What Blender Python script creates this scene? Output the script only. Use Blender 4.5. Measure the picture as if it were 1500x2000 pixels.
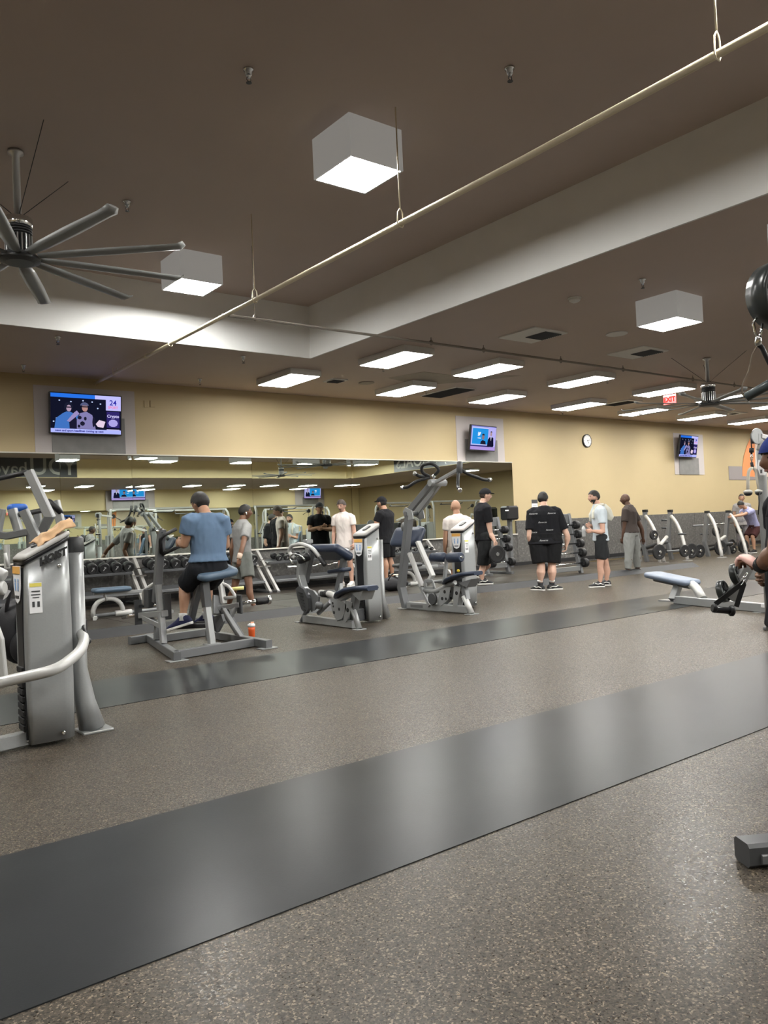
import bpy, bmesh, math, random
from mathutils import Vector, Matrix, noise
V3 = Vector
rnd = random.Random(7)
scene = bpy.context.scene
for o in list(bpy.data.objects):
    bpy.data.objects.remove(o)
COL = scene.collection

# ---------------------------------------------------------------- camera
FPX, CXP, CYP, EYE = 1560.0, 750.0, 1000.0, 1.27        # focal length and centre of the 1500 x 2000 frame, eye height in metres
RIGHT = V3((0.78978242, -0.6117212, -0.04517634))
DOWN = V3((-0.02400692, 0.0427674, -0.99879658))
FWD = V3((0.61291712, 0.78991653, 0.0190914))
CAM = V3((0, 0, EYE))
cam_data = bpy.data.cameras.new('camera')
cam_data.sensor_fit = 'VERTICAL'
cam_data.sensor_height = 24.0
cam_data.lens = 24.0 * FPX / 2000.0
cam_data.clip_start = 0.05
cam_data.clip_end = 200
cam = bpy.data.objects.new('camera', cam_data)
COL.objects.link(cam)
cam.matrix_world = Matrix(((RIGHT.x, -DOWN.x, -FWD.x, CAM.x), (RIGHT.y, -DOWN.y, -FWD.y, CAM.y), (RIGHT.z, -DOWN.z, -FWD.z, CAM.z), (0, 0, 0, 1)))
scene.camera = cam

# ---------------------------------------------------------------- world, lamps, exposure
world = bpy.data.worlds.new('world')
scene.world = world
world.use_nodes = True
world.node_tree.nodes['Background'].inputs[0].default_value = (0.9, 0.95, 1.0, 1)
world.node_tree.nodes['Background'].inputs[1].default_value = 0.05
LAMP = 37.0          # radiance of the ceiling light diffusers
BOX_LAMP = 140.0      # the four deep box lights
scene.view_settings.view_transform = 'Standard'
scene.view_settings.look = 'None'
scene.view_settings.gamma = 1.0
scene.view_settings.use_curve_mapping = False
scene.view_settings.exposure = 0.10
scene.cycles.max_bounces = 10
scene.cycles.glossy_bounces = 6
scene.cycles.caustics_reflective = False
scene.cycles.caustics_refractive = False
scene.cycles.sample_clamp_indirect = 6.0

# ---------------------------------------------------------------- measuring helpers
def ray(px, py):
    return RIGHT * (px - CXP) + DOWN * (py - CYP) + FWD * FPX
def fl(px, py, z=0.0):                 # point of the horizontal plane at height z
    r = ray(px, py)
    return CAM + r * ((z - EYE) / r.z)
def dep(p):                            # depth along the viewing axis
    return (V3(p) - CAM).dot(FWD)
def at(px, py, d):                     # point at depth d
    return CAM + ray(px, py) * (d / FPX)
def on_y(px, py, y):
    r = ray(px, py)
    return CAM + r * (y / r.y)
def up(p, py):                         # point straight above p whose row is py
    q = V3((p[0], p[1], EYE)) - CAM
    k = (py - CYP) / FPX
    z = (k * q.dot(FWD) - q.dot(DOWN)) / (DOWN.z - k * FWD.z)
    return V3((p[0], p[1], EYE + z))

# ---------------------------------------------------------------- materials
MATS = {}
def mat(name, col, rough=0.5, metal=0.0, spec=0.5, noise_amt=0.0, noise_scale=20.0, bump=0.0, bump_scale=60.0, coat=0.0, emit=None, emit_s=0.0, trans=0.0, ior=1.45, alpha=1.0, sheen=0.0):
    if name in MATS:
        return MATS[name]
    m = bpy.data.materials.new(name)
    m.use_nodes = True
    nt = m.node_tree
    b = nt.nodes['Principled BSDF']
    b.inputs['Base Color'].default_value = (*col, 1)
    b.inputs['Roughness'].default_value = rough
    b.inputs['Metallic'].default_value = metal
    b.inputs['Specular IOR Level'].default_value = spec
    b.inputs['Coat Weight'].default_value = coat
    b.inputs['Transmission Weight'].default_value = trans
    b.inputs['IOR'].default_value = ior
    b.inputs['Sheen Weight'].default_value = sheen
    if emit:
        b.inputs['Emission Color'].default_value = (*emit, 1)
        b.inputs['Emission Strength'].default_value = emit_s
    if noise_amt > 0 or bump > 0:
        tc = nt.nodes.new('ShaderNodeTexCoord')
    if noise_amt > 0:
        n = nt.nodes.new('ShaderNodeTexNoise')
        n.inputs['Scale'].default_value = noise_scale
        n.inputs['Detail'].default_value = 6
        nt.links.new(tc.outputs['Object'], n.inputs['Vector'])
        mx = nt.nodes.new('ShaderNodeMix')
        mx.data_type = 'RGBA'
        lo = tuple(c * (1 - noise_amt) for c in col)
        hi = tuple(min(1, c * (1 + noise_amt)) for c in col)
        mx.inputs[6].default_value = (*lo, 1)
        mx.inputs[7].default_value = (*hi, 1)
        nt.links.new(n.outputs['Fac'], mx.inputs[0])
        nt.links.new(mx.outputs[2], b.inputs['Base Color'])
    if bump > 0:
        n2 = nt.nodes.new('ShaderNodeTexNoise')
        n2.inputs['Scale'].default_value = bump_scale
        n2.inputs['Detail'].default_value = 4
        nt.links.new(tc.outputs['Object'], n2.inputs['Vector'])
        bp = nt.nodes.new('ShaderNodeBump')
        bp.inputs['Strength'].default_value = bump
        bp.inputs['Distance'].default_value = 0.01
        nt.links.new(n2.outputs['Fac'], bp.inputs['Height'])
        nt.links.new(bp.outputs['Normal'], b.inputs['Normal'])
    MATS[name] = m
    return m

def ramp(nt, pts):
    r = nt.nodes.new('ShaderNodeValToRGB')
    e = r.color_ramp.elements
    e[0].position, e[0].color = pts[0][0], (*pts[0][1], 1)
    e[1].position, e[1].color = pts[1][0], (*pts[1][1], 1)
    for p, c in pts[2:]:
        x = e.new(p)
        x.color = (*c, 1)
    return r

def speckle(name, dark, mid, light, scale, rough=0.32, bump=0.25, spec=0.5, blotch=0.25, p=(0.35, 0.55, 0.72), stretch=(1, 1, 1)):
    m = bpy.data.materials.new(name)
    m.use_nodes = True
    nt = m.node_tree
    b = nt.nodes['Principled BSDF']
    tc = nt.nodes.new('ShaderNodeTexCoord')
    mp = nt.nodes.new('ShaderNodeMapping')
    mp.inputs['Scale'].default_value = stretch
    nt.links.new(tc.outputs['Object'], mp.inputs['Vector'])
    n = nt.nodes.new('ShaderNodeTexNoise')
    n.inputs['Scale'].default_value = scale
    n.inputs['Detail'].default_value = 3
    n.inputs['Roughness'].default_value = 0.65
    nt.links.new(mp.outputs[0], n.inputs['Vector'])
    r = ramp(nt, [(p[0], dark), (p[2], light), (p[1], mid)])
    nt.links.new(n.outputs['Fac'], r.inputs[0])
    big = nt.nodes.new('ShaderNodeTexNoise')
    big.inputs['Scale'].default_value = 0.55
    big.inputs['Detail'].default_value = 4
    nt.links.new(mp.outputs[0], big.inputs['Vector'])
    br = ramp(nt, [(0.3, (1 - blotch,) * 3), (0.7, (1 + blotch * 0.5,) * 3)])
    nt.links.new(big.outputs['Fac'], br.inputs[0])
    mx = nt.nodes.new('ShaderNodeMix')
    mx.data_type = 'RGBA'
    mx.blend_type = 'MULTIPLY'
    mx.inputs[0].default_value = 1
    nt.links.new(r.outputs[0], mx.inputs[6])
    nt.links.new(br.outputs[0], mx.inputs[7])
    nt.links.new(mx.outputs[2], b.inputs['Base Color'])
    b.inputs['Specular IOR Level'].default_value = spec
    rr = ramp(nt, [(0.3, (rough - 0.06,) * 3), (0.75, (rough + 0.1,) * 3)])
    nt.links.new(big.outputs['Fac'], rr.inputs[0])
    nt.links.new(rr.outputs[0], b.inputs['Roughness'])
    bp = nt.nodes.new('ShaderNodeBump')
    bp.inputs['Strength'].default_value = bump
    bp.inputs['Distance'].default_value = 0.004
    nt.links.new(n.outputs['Fac'], bp.inputs['Height'])
    nt.links.new(bp.outputs['Normal'], b.inputs['Normal'])
    MATS[name] = m
    return m

def flecks(name, dark, mid, light, scale, rough, spec, bump):
    # granules of rubber: every cell of a fine Voronoi pattern has its own grey
    m = bpy.data.materials.new(name); m.use_nodes = True
    nt = m.node_tree; b = nt.nodes['Principled BSDF']
    tc = nt.nodes.new('ShaderNodeTexCoord')
    wn = nt.nodes.new('ShaderNodeTexNoise'); wn.inputs['Scale'].default_value = scale * 0.6
    nt.links.new(tc.outputs['Object'], wn.inputs['Vector'])
    va = nt.nodes.new('ShaderNodeMix'); va.data_type = 'VECTOR'; va.inputs[0].default_value = 0.012
    nt.links.new(tc.outputs['Object'], va.inputs[4]); nt.links.new(wn.outputs['Color'], va.inputs[5])
    vo = nt.nodes.new('ShaderNodeTexVoronoi'); vo.inputs['Scale'].default_value = scale
    nt.links.new(va.outputs[1], vo.inputs['Vector'])
    se = nt.nodes.new('ShaderNodeSeparateColor'); nt.links.new(vo.outputs['Color'], se.inputs[0])
    r = ramp(nt, [(0.0, dark), (1.0, light), (0.45, mid), (0.82, tuple(c * 1.35 for c in mid))])
    nt.links.new(se.outputs[0], r.inputs[0])
    big = nt.nodes.new('ShaderNodeTexNoise'); big.inputs['Scale'].default_value = 0.5; big.inputs['Detail'].default_value = 3
    nt.links.new(tc.outputs['Object'], big.inputs['Vector'])
    br = ramp(nt, [(0.3, (0.86,) * 3), (0.7, (1.08,) * 3)]); nt.links.new(big.outputs['Fac'], br.inputs[0])
    mx = nt.nodes.new('ShaderNodeMix'); mx.data_type = 'RGBA'; mx.blend_type = 'MULTIPLY'; mx.inputs[0].default_value = 1
    nt.links.new(r.outputs[0], mx.inputs[6]); nt.links.new(br.outputs[0], mx.inputs[7]); nt.links.new(mx.outputs[2], b.inputs['Base Color'])
    rr = ramp(nt, [(0.0, (rough - 0.1,) * 3), (1.0, (rough + 0.14,) * 3)]); nt.links.new(se.outputs[1], rr.inputs[0]); nt.links.new(rr.outputs[0], b.inputs['Roughness'])
    b.inputs['Specular IOR Level'].default_value = spec
    bp = nt.nodes.new('ShaderNodeBump'); bp.inputs['Strength'].default_value = bump; bp.inputs['Distance'].default_value = 0.002
    nt.links.new(se.outputs[2], bp.inputs['Height']); nt.links.new(bp.outputs['Normal'], b.inputs['Normal'])
    MATS[name] = m
    return m

def emitter(name, col, s):
    if name in MATS:
        return MATS[name]
    m = bpy.data.materials.new(name)
    m.use_nodes = True
    nt = m.node_tree
    nt.nodes.remove(nt.nodes['Principled BSDF'])
    e = nt.nodes.new('ShaderNodeEmission')
    e.inputs[0].default_value = (*col, 1)
    e.inputs[1].default_value = s
    nt.links.new(e.outputs[0], nt.nodes['Material Output'].inputs[0])
    MATS[name] = m
    return m

# ---------------------------------------------------------------- a side scene in which modifiers and lettering are turned into plain meshes
LAB = bpy.data.scenes.new('lab')
def bake(data, mods=()):
    o = bpy.data.objects.new('tmp', data)
    LAB.collection.objects.link(o)
    for kind, kw in mods:
        m = o.modifiers.new(kind, kind)
        for k, v in kw.items(): setattr(m, k, v)
    with bpy.context.temp_override(scene=LAB, view_layer=LAB.view_layers[0]):
        dg = bpy.context.evaluated_depsgraph_get()
        me = bpy.data.meshes.new_from_object(o.evaluated_get(dg))
    bpy.data.objects.remove(o)
    return me

# ---------------------------------------------------------------- mesh builder
class MB:
    def __init__(s):
        s.v, s.f, s.sm = [], [], []
    def add(s, vs, fs, smooth=False):
        b = len(s.v)
        s.v += [tuple(v) for v in vs]
        s.f += [tuple(i + b for i in f) for f in fs]
        s.sm += [smooth] * len(fs)
        return s
    def rings(s, rs, smooth=True, cap=True, closed=False):
        n = len(rs[0]); b = len(s.v)
        for r in rs:
            s.v += [tuple(v) for v in r]
        m = len(rs)
        for i in range(m if closed else m - 1):
            j = (i + 1) % m
            for k in range(n):
                l = (k + 1) % n
                s.f.append((b + i * n + k, b + i * n + l, b + j * n + l, b + j * n + k)); s.sm.append(smooth)
        if cap and not closed:
            s.f.append(tuple(b + k for k in range(n))[::-1]); s.sm.append(False)
            s.f.append(tuple(b + (m - 1) * n + k for k in range(n))); s.sm.append(False)
        return s
    def box(s, c, size, M=None, ch=0.0):
        # box with chamfered vertical section; M is a 3x3 rotation
        c = V3(c); hx, hy, hz = (q / 2 for q in size)
        ch = min(ch, hx * 0.9, hy * 0.9, hz * 0.9)
        M = M or Matrix.Identity(3)
        if ch <= 0:
            pts = [(-hx, -hy), (hx, -hy), (hx, hy), (-hx, hy)]
            return s.rings([[c + M @ V3((x, y, z)) for x, y in pts] for z in (-hz, hz)], smooth=False)
        def ol(i):
            x, y = hx - i, hy - i
            return [(-x + ch, -y), (x - ch, -y), (x, -y + ch), (x, y - ch), (x - ch, y), (-x + ch, y), (-x, y - ch), (-x, -y + ch)]
        lv = [(-hz, ch * 0.6), (-hz + ch, 0), (hz - ch, 0), (hz, ch * 0.6)]
        return s.rings([[c + M @ V3((x, y, z)) for x, y in ol(i)] for z, i in lv], smooth=False)
    def beam(s, a, b, w, h=None, upv=(0, 0, 1), ch=0.006, ext=0.0):
        # rectangular steel section from a to b, w across, h along upv
        a, b = V3(a), V3(b); h = h or w
        t = (b - a).normalized()
        a = a - t * ext; b = b + t * ext
        u = V3(upv)
        sd = t.cross(u)
        if sd.length < 1e-3:
            sd = t.cross(V3((0, 1, 0)))
        sd.normalize(); u = sd.cross(t).normalized()
        ch = min(ch, w * 0.3, h * 0.3)
        x, y = w / 2, h / 2
        o = [(-x + ch, -y), (x - ch, -y), (x, -y + ch), (x, y - ch), (x - ch, y), (-x + ch, y), (-x, y - ch), (-x, -y + ch)]
        return s.rings([[p + sd * i + u * j for i, j in o] for p in (a, b)], smooth=False)
    def path_beam(s, pts, w, h=None, upv=(0, 0, 1), ch=0.006):
        # mitred rectangular section through several points
        pts = [V3(p) for p in pts]; h = h or w
        ch = min(ch, w * 0.3, h * 0.3)
        x, y = w / 2, h / 2
        o = [(-x + ch, -y), (x - ch, -y), (x, -y + ch), (x, y - ch), (x - ch, y), (-x + ch, y), (-x, y - ch), (-x, -y + ch)]
        rs = []
        for i, p in enumerate(pts):
            t1 = (pts[i] - pts[i - 1]).normalized() if i else (pts[1] - pts[0]).normalized()
            t2 = (pts[i + 1] - pts[i]).normalized() if i < len(pts) - 1 else t1
            t = (t1 + t2).normalized()
            u = V3(upv); sd = t.cross(u).normalized(); uu = sd.cross(t).normalized()
            k = 1 / max(0.4, t.dot(t1))
            rs.append([p + sd * (i2 if abs(t1.cross(t2).normalized().dot(uu)) < 0.5 else i2 * k) + uu * (j * (k if abs(t1.cross(t2).normalized().dot(sd)) > 0.5 else 1)) for i2, j in o])
        return s.rings(rs, smooth=False)
    def tube(s, pts, r, n=10, bend=0.0, cap=True, closed=False):
        pts = [V3(p) for p in pts]
        if bend > 0 and len(pts) > 2:
            q = [pts[0]]
            for i in range(1, len(pts) - 1):
                p = pts[i]; a = (pts[i - 1] - p); b = (pts[i + 1] - p)
                d = min(bend, a.length * 0.48, b.length * 0.48)
                A = p + a.normalized() * d; B = p + b.normalized() * d
                for k in range(6):
                    t = k / 5
                    q.append(A * (1 - t) ** 2 + p * 2 * t * (1 - t) + B * t * t)
            q.append(pts[-1]); pts = q
        rad = r if isinstance(r, (list, tuple)) else [r] * len(pts)
        rs = []; nrm = None
        m = len(pts)
        for i, p in enumerate(pts):
            if closed:
                t = (pts[(i + 1) % m] - pts[i - 1]).normalized()
            else:
                t = (pts[min(i + 1, m - 1)] - pts[max(i - 1, 0)]).normalized()
            if nrm is None:
                nrm = t.cross(V3((0.3, 0.2, 1))).normalized()
                if nrm.length < 0.1: nrm = t.cross(V3((1, 0, 0))).normalized()
            else:
                nrm = (nrm - t * nrm.dot(t)).normalized()
            bi = t.cross(nrm)
            rs.append([p + (nrm * math.cos(2 * math.pi * k / n) + bi * math.sin(2 * math.pi * k / n)) * rad[i] for k in range(n)])
        return s.rings(rs, smooth=True, cap=cap, closed=closed)
    def lathe(s, a, b, prof, n=16):
        # profile [(t along a->b in metres, radius)]
        a, b = V3(a), V3(b); t = (b - a).normalized()
        x = t.cross(V3((0.31, 0.17, 1)) if abs(t.z) < 0.9 else V3((1, 0.1, 0))).normalized(); y = t.cross(x)
        rs = [[a + t * q + (x * math.cos(2 * math.pi * k / n) + y * math.sin(2 * math.pi * k / n)) * max(r, 1e-4) for k in range(n)] for q, r in prof]
        b0 = len(s.f)
        s.rings(rs, smooth=True)
        for i in range(len(prof) - 1):
            if abs(prof[i + 1][0] - prof[i][0]) < 1e-6 or abs(prof[i + 1][1] - prof[i][1]) > 2.5 * abs(prof[i + 1][0] - prof[i][0]):
                for k in range(n): s.sm[b0 + i * n + k] = False
        return s
    def cyl(s, a, b, r, n=16, ch=0.0):
        L = (V3(b) - V3(a)).length
        return s.lathe(a, b, [(0, r), (L, r)] if ch <= 0 else [(0, r - ch), (ch, r), (L - ch, r), (L, r - ch)], n)
    def prism(s, pts, d, smooth=False):
        # polygon of 3-D points swept along the vector d
        d = V3(d); pts = [V3(p) for p in pts]
        return s.rings([pts, [p + d for p in pts]], smooth=smooth)
    def ball(s, c, r, n=10, m=8, M=None):
        c = V3(c); r = (r, r, r) if not isinstance(r, (tuple, list)) else r
        M = M or Matrix.Identity(3)
        rs = []
        for i in range(m + 1):
            ph = -math.pi / 2 + math.pi * i / m
            ph = max(-1.5, min(1.5, ph))
            rs.append([c + M @ V3((r[0] * math.cos(ph) * math.cos(2 * math.pi * k / n), r[1] * math.cos(ph) * math.sin(2 * math.pi * k / n), r[2] * math.sin(ph))) for k in range(n)])
        return s.rings(rs)
    def pad(s, c, M, L, W, T, cr=0.05, er=None, taper=1.0):
        # upholstered pad: rounded outline L (x) by W (y), thickness T (z), soft edges; taper narrows the +x end
        c = V3(c); er = er or T * 0.4
        def ol(i):
            a, b, r = L / 2 - i, W / 2 - i, max(cr - i, 0.004)
            pts = []
            for sx, sy, a0 in ((1, 1, 0), (-1, 1, 90), (-1, -1, 180), (1, -1, 270)):
                for k in range(5):
                    an = math.radians(a0 + 22.5 * k)
                    x = sx * (a - r) + r * math.cos(an); y = sy * (b - r) + r * math.sin(an)
                    y *= 1 + (taper - 1) * (x / L + 0.5)
                    pts.append((x, y))
            return pts
        h = T / 2
        lv = [(-h, er), (-h + er * 0.3, er * 0.3), (-h + er, 0), (h - er, 0), (h - er * 0.3, er * 0.3), (h, er), (h + T * 0.04, er * 2.2)]
        return s.rings([[c + M @ V3((x, y, z)) for x, y in ol(i)] for z, i in lv], smooth=True)
    def quad(s, a, b, c, d):
        return s.add([a, b, c, d], [(0, 1, 2, 3)])
    def mesh(s, name):
        me = bpy.data.meshes.new(name)
        me.from_pydata(s.v, [], s.f)
        me.polygons.foreach_set('use_smooth', s.sm)
        me.update()
        return me
    def build(s, name, m, parent=None, local=False):
        me = s.mesh(name)
        me.materials.append(m)
        return link(name, me, parent, local)

def link(name, me, parent=None, local=False):
    o = bpy.data.objects.new(name, me)
    COL.objects.link(o)
    if parent is not None:
        o.parent = parent
        if not local:      # the mesh was made in world coordinates
            o.matrix_parent_inverse = world_m(parent).inverted()
    return o
def world_m(o):
    m = Matrix.LocRotScale(o.location, o.rotation_euler, o.scale)
    if o.parent:
        m = world_m(o.parent) @ o.matrix_parent_inverse @ m
    return m
def tag(o, label=None, cat=None, group=None, kind=None):
    if label: o['label'] = label
    if cat: o['category'] = cat
    if group: o['group'] = group
    if kind: o['kind'] = kind
    return o
def thing(name, label, cat, loc=(0, 0, 0), rz=0.0, group=None):
    o = bpy.data.objects.new(name, None)
    COL.objects.link(o)
    o.empty_display_size = 0.1
    o.location = loc
    o.rotation_euler = (0, 0, rz)
    return tag(o, label, cat, group)
def dup(root, loc, rz=0.0, label=None, group=None):
    r = root.copy(); COL.objects.link(r)
    r.location = loc; r.rotation_euler = (0, 0, rz)
    if label: r['label'] = label
    if group: r['group'] = group
    for ch in KIDS(root):
        c = ch.copy(); COL.objects.link(c); c.parent = r
        for g in KIDS(ch):
            d = g.copy(); COL.objects.link(d); d.parent = c
    return r
def KIDS(o):
    return [c for c in COL.objects if c.parent == o]
def struct(o):
    o['kind'] = 'structure'
    return o
def frame(xaxis, zaxis=(0, 0, 1)):
    x = V3(xaxis).normalized(); z = V3(zaxis)
    y = z.cross(x).normalized(); z = x.cross(y).normalized()
    return Matrix((x, y, z)).transposed()
def rotz(a):
    return Matrix.Rotation(a, 3, 'Z')
def text_mesh(txt, size, extrude=0.0, bold=0.0, align='CENTER', shear=0.0, space=1.0):
    cu = bpy.data.curves.new('lettering', 'FONT')
    cu.body = txt; cu.size = size; cu.extrude = extrude; cu.offset = bold
    cu.align_x = align; cu.align_y = 'CENTER'; cu.shear = shear; cu.space_character = space
    cu.resolution_u = 3
    me = bake(cu)
    bpy.data.curves.remove(cu)
    return me
def text(name, txt, size, m, o, x, y, parent, bold=0.0, extrude=0.001, align='CENTER', shear=0.0, space=1.0):
    # lettering in the plane at o with x to the right and y up
    me = text_mesh(txt, size, extrude, bold, align, shear, space)
    x = V3(x).normalized(); y = V3(y).normalized(); z = x.cross(y)
    M = Matrix((x, y, z)).transposed().to_4x4(); M.translation = V3(o)
    me.transform(M)
    me.materials.clear(); me.materials.append(m)
    return link(name, me, parent)

# common materials
STEEL = mat('silver_powder_coat', (0.32, 0.33, 0.33), 0.33, 0.35, noise_amt=0.06, noise_scale=90)
STEEL_D = mat('grey_powder_coat', (0.16, 0.165, 0.17), 0.36, 0.3, noise_amt=0.06, noise_scale=90)
WHITE_ST = mat('pale_powder_coat', (0.48, 0.48, 0.465), 0.35, 0.15)
CHROME = mat('chrome', (0.75, 0.76, 0.77), 0.14, 1.0)
BLACK = mat('black_rubber', (0.012, 0.012, 0.013), 0.5, noise_amt=0.2, noise_scale=60)
BLACK_PL = mat('black_plastic', (0.016, 0.016, 0.018), 0.3)
DARK_GREY = mat('dark_grey_plastic', (0.055, 0.057, 0.06), 0.4)
GREY_PL = mat('grey_moulded_plastic', (0.22, 0.22, 0.215), 0.42, noise_amt=0.05, noise_scale=40)
BLUE_VINYL = mat('slate_blue_vinyl', (0.075, 0.115, 0.165), 0.4, bump=0.08, bump_scale=220)
NAVY_VINYL = mat('navy_vinyl', (0.025, 0.035, 0.062), 0.38, bump=0.08, bump_scale=220)
PAPER = mat('white_paper', (0.75, 0.75, 0.76), 0.6)
# ================================================================ the room
YW, ZC, ZT, ZP = 14.6, 4.2, 5.08, 0.10
XL, XR, YB = -7.0, 34.0, -18.0
TX1, TY1, TX0, TY0 = 7.42, 11.4, -4.5, -8.7        # raised tray above the camera
BX0, BX1, BY0, BY1 = TX1, 27.0, -8.7, 2.9          # second tray, seen in the mirror

FLOORM = flecks('speckled_rubber', (0.0145, 0.0125, 0.0105), (0.050, 0.0415, 0.032), (0.235, 0.19, 0.138), 180, 0.36, 0.17, 0.4)
STRIPM = mat('charcoal_rubber', (0.024, 0.0255, 0.027), 0.29, spec=0.09, noise_amt=0.2, noise_scale=3.0, bump=0.02, bump_scale=160)
TILEM = speckle('brown_rubber_tile', (0.024, 0.020, 0.017), (0.046, 0.038, 0.031), (0.08, 0.066, 0.053), 40, 0.42, 0.15, 0.14, 0.3)
EDGEM = mat('black_ramp_rubber', (0.016, 0.0165, 0.018), 0.6, noise_amt=0.2, noise_scale=8)
CEILM = mat('taupe_ceiling_paint', (0.58, 0.485, 0.43), 0.62, noise_amt=0.05, noise_scale=1.2, bump=0.03, bump_scale=40)
SOFFM = mat('white_soffit_paint', (0.92, 0.92, 0.90), 0.6, noise_amt=0.04, noise_scale=3)
YELM = mat('yellow_wall_paint', (0.47, 0.375, 0.215), 0.6, noise_amt=0.03, noise_scale=2, bump=0.02, bump_scale=80)
YEL_LIT = mat('brightened_yellow_paint', (0.80, 0.68, 0.40), 0.6, noise_amt=0.03, noise_scale=2)  # wall yellow lightened to stand in for stronger light on fascia and far wall
WAINM = speckle('grey_flecked_panel', (0.075, 0.072, 0.068), (0.115, 0.11, 0.103), (0.30, 0.29, 0.275), 16, 0.5, 0.1, 0.4, 0.2, (0.3, 0.55, 0.9))
MIRM = mat('mirror_silver', (0.80, 0.87, 0.80), 0.008, 1.0)
CONCM = mat('grey_tv_panel', (0.20, 0.195, 0.19), 0.6, noise_amt=0.25, noise_scale=5)
LILAC = mat('pale_lilac_paint', (0.47, 0.43, 0.42), 0.6)
RIMM = mat('pale_trim', (0.6, 0.58, 0.52), 0.4)

fm = MB(); fm.box(((XL + XR) / 2, (YB + YW) / 2, -0.05), (XR - XL, YW - YB, 0.1))
floor = struct(fm.build('floor', FLOORM))
for y0, y1 in ((2.37, 3.58), (6.13, 7.36), (-1.4, -0.18), (-5.2, -4.0)):
    b = MB(); b.box(((XL + XR) / 2, (y0 + y1) / 2, 0.001), (XR - XL - 0.02, y1 - y0, 0.006))
    b.build('rubber_strip', STRIPM, floor)
# raised rubber platform in front of the back wall
pf = MB()
pf.prism([(XL, 10.44, 0.0), (XL, 10.62, ZP), (XL, 10.72, ZP - 0.002), (XL, 10.72, 0.0)], (17.5 - XL, 0, 0))
plat = pf.build('platform_edge', EDGEM, floor)
X = XL
k = 0
while X < 17.0:
    for j in range(3):
        y0 = 10.72 + j * 1.3
        y1 = min(y0 + 1.3, YW)
        x1 = min(X + 1.22, 17.5)
        b = MB(); b.box(((X + x1) / 2, (y0 + y1) / 2, ZP / 2), (x1 - X - 0.008, y1 - y0 - 0.008, ZP - 0.001 + 0.002 * ((k * 7) % 3)), ch=0.004)
        b.build('rubber_tile', TILEM, plat); k += 1
    X += 1.22

def wallbox(name, c, s, m):
    b = MB(); b.box(c, s); return struct(b.build(name, m))
wb = wallbox('wall_back', ((XL + XR) / 2, YW + 0.1, ZC / 2), (XR - XL, 0.2, ZC), YELM)
wf = wallbox('wall_front', ((XL + XR) / 2, YB - 0.1, ZC / 2), (XR - XL, 0.2, ZC), YEL_LIT)
wl = wallbox('wall_left', (XL - 0.1, (YB + YW) / 2, ZT / 2), (0.2, YW - YB, ZT), YELM)
wr = wallbox('wall_right', (XR + 0.1, (YB + YW) / 2, ZC / 2), (0.2, YW - YB, ZC), YELM)
# grey wainscot panels on the back wall
X = XL
while X < XR - 0.1:
    under = X < 15.7
    h = 0.93 if under else 1.285
    x1 = min(X + 1.22, XR)
    if under and x1 > 15.7: x1 = 15.7
    b = MB(); b.box(((X + x1) / 2, YW - 0.02, h / 2 + 0.02), (x1 - X - 0.006, 0.05, h - 0.04), ch=0.004)
    b.build('wainscot_panel', WAINM, wb)
    X = x1
b = MB(); b.box(((XL + 15.7) / 2, YW - 0.045, 0.93), (15.7 - XL, 0.10, 0.03), ch=0.005); b.build('mirror_ledge', RIMM, wb)
b = MB(); b.box(((XL + XR) / 2, YW - 0.052, 0.09 + 0.05), (XR - XL, 0.014, 0.1)); struct(b.build('baseboard_back', BLACK))
# mirrors
mirr = thing('wall_mirror', 'long wall mirror of tall panels above the grey ledge on the back wall', 'mirror', (7, YW - 0.02, 0.95))
seam = [-7.0, -4.5, -2.0, 0.4, 2.9, 4.13, 5.42, 7.92, 10.42, 13.0, 15.66]
yaw = [0, 0, 0, 0.1, -0.1, 0.25, -0.2, 0.22, -0.18, 0.05]
for i in range(len(seam) - 1):
    x0, x1 = seam[i] + 0.002, seam[i + 1] - 0.002
    d = math.tan(math.radians(yaw[i])) * (x1 - x0) / 2
    zt = 2.81 if i >= 5 else 2.83
    b = MB(); b.prism([(x0, YW - 0.03 - d, 0.946), (x1, YW - 0.03 + d, 0.946), (x1, YW - 0.03 + d, zt), (x0, YW - 0.03 - d, zt)], (0, 0.006, 0))
    b.build('mirror_panel', MIRM, mirr)
b = MB(); b.box(((XL + 15.66) / 2, YW - 0.025, 2.83), (15.66 - XL, 0.05, 0.022), ch=0.003); b.build('top_rail', RIMM, mirr)
# far wall behind the camera: wainscot and a mirror of its own
b = MB(); b.box(((XL + XR) / 2, YB + 0.02, 0.5), (XR - XL, 0.05, 1.0)); b.build('wainscot_panel', WAINM, wf)
mir2 = thing('wall_mirror', 'wide wall mirror on the far yellow wall, seen only as a reflection', 'mirror', (14, YB + 0.02, 1.0))
for i in range(6):
    b = MB(); b.box((0.0 + i * 5.2, YB + 0.03, 2.0), (5.19, 0.006, 2.0)); b.build('mirror_panel', MIRM, mir2)

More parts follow.
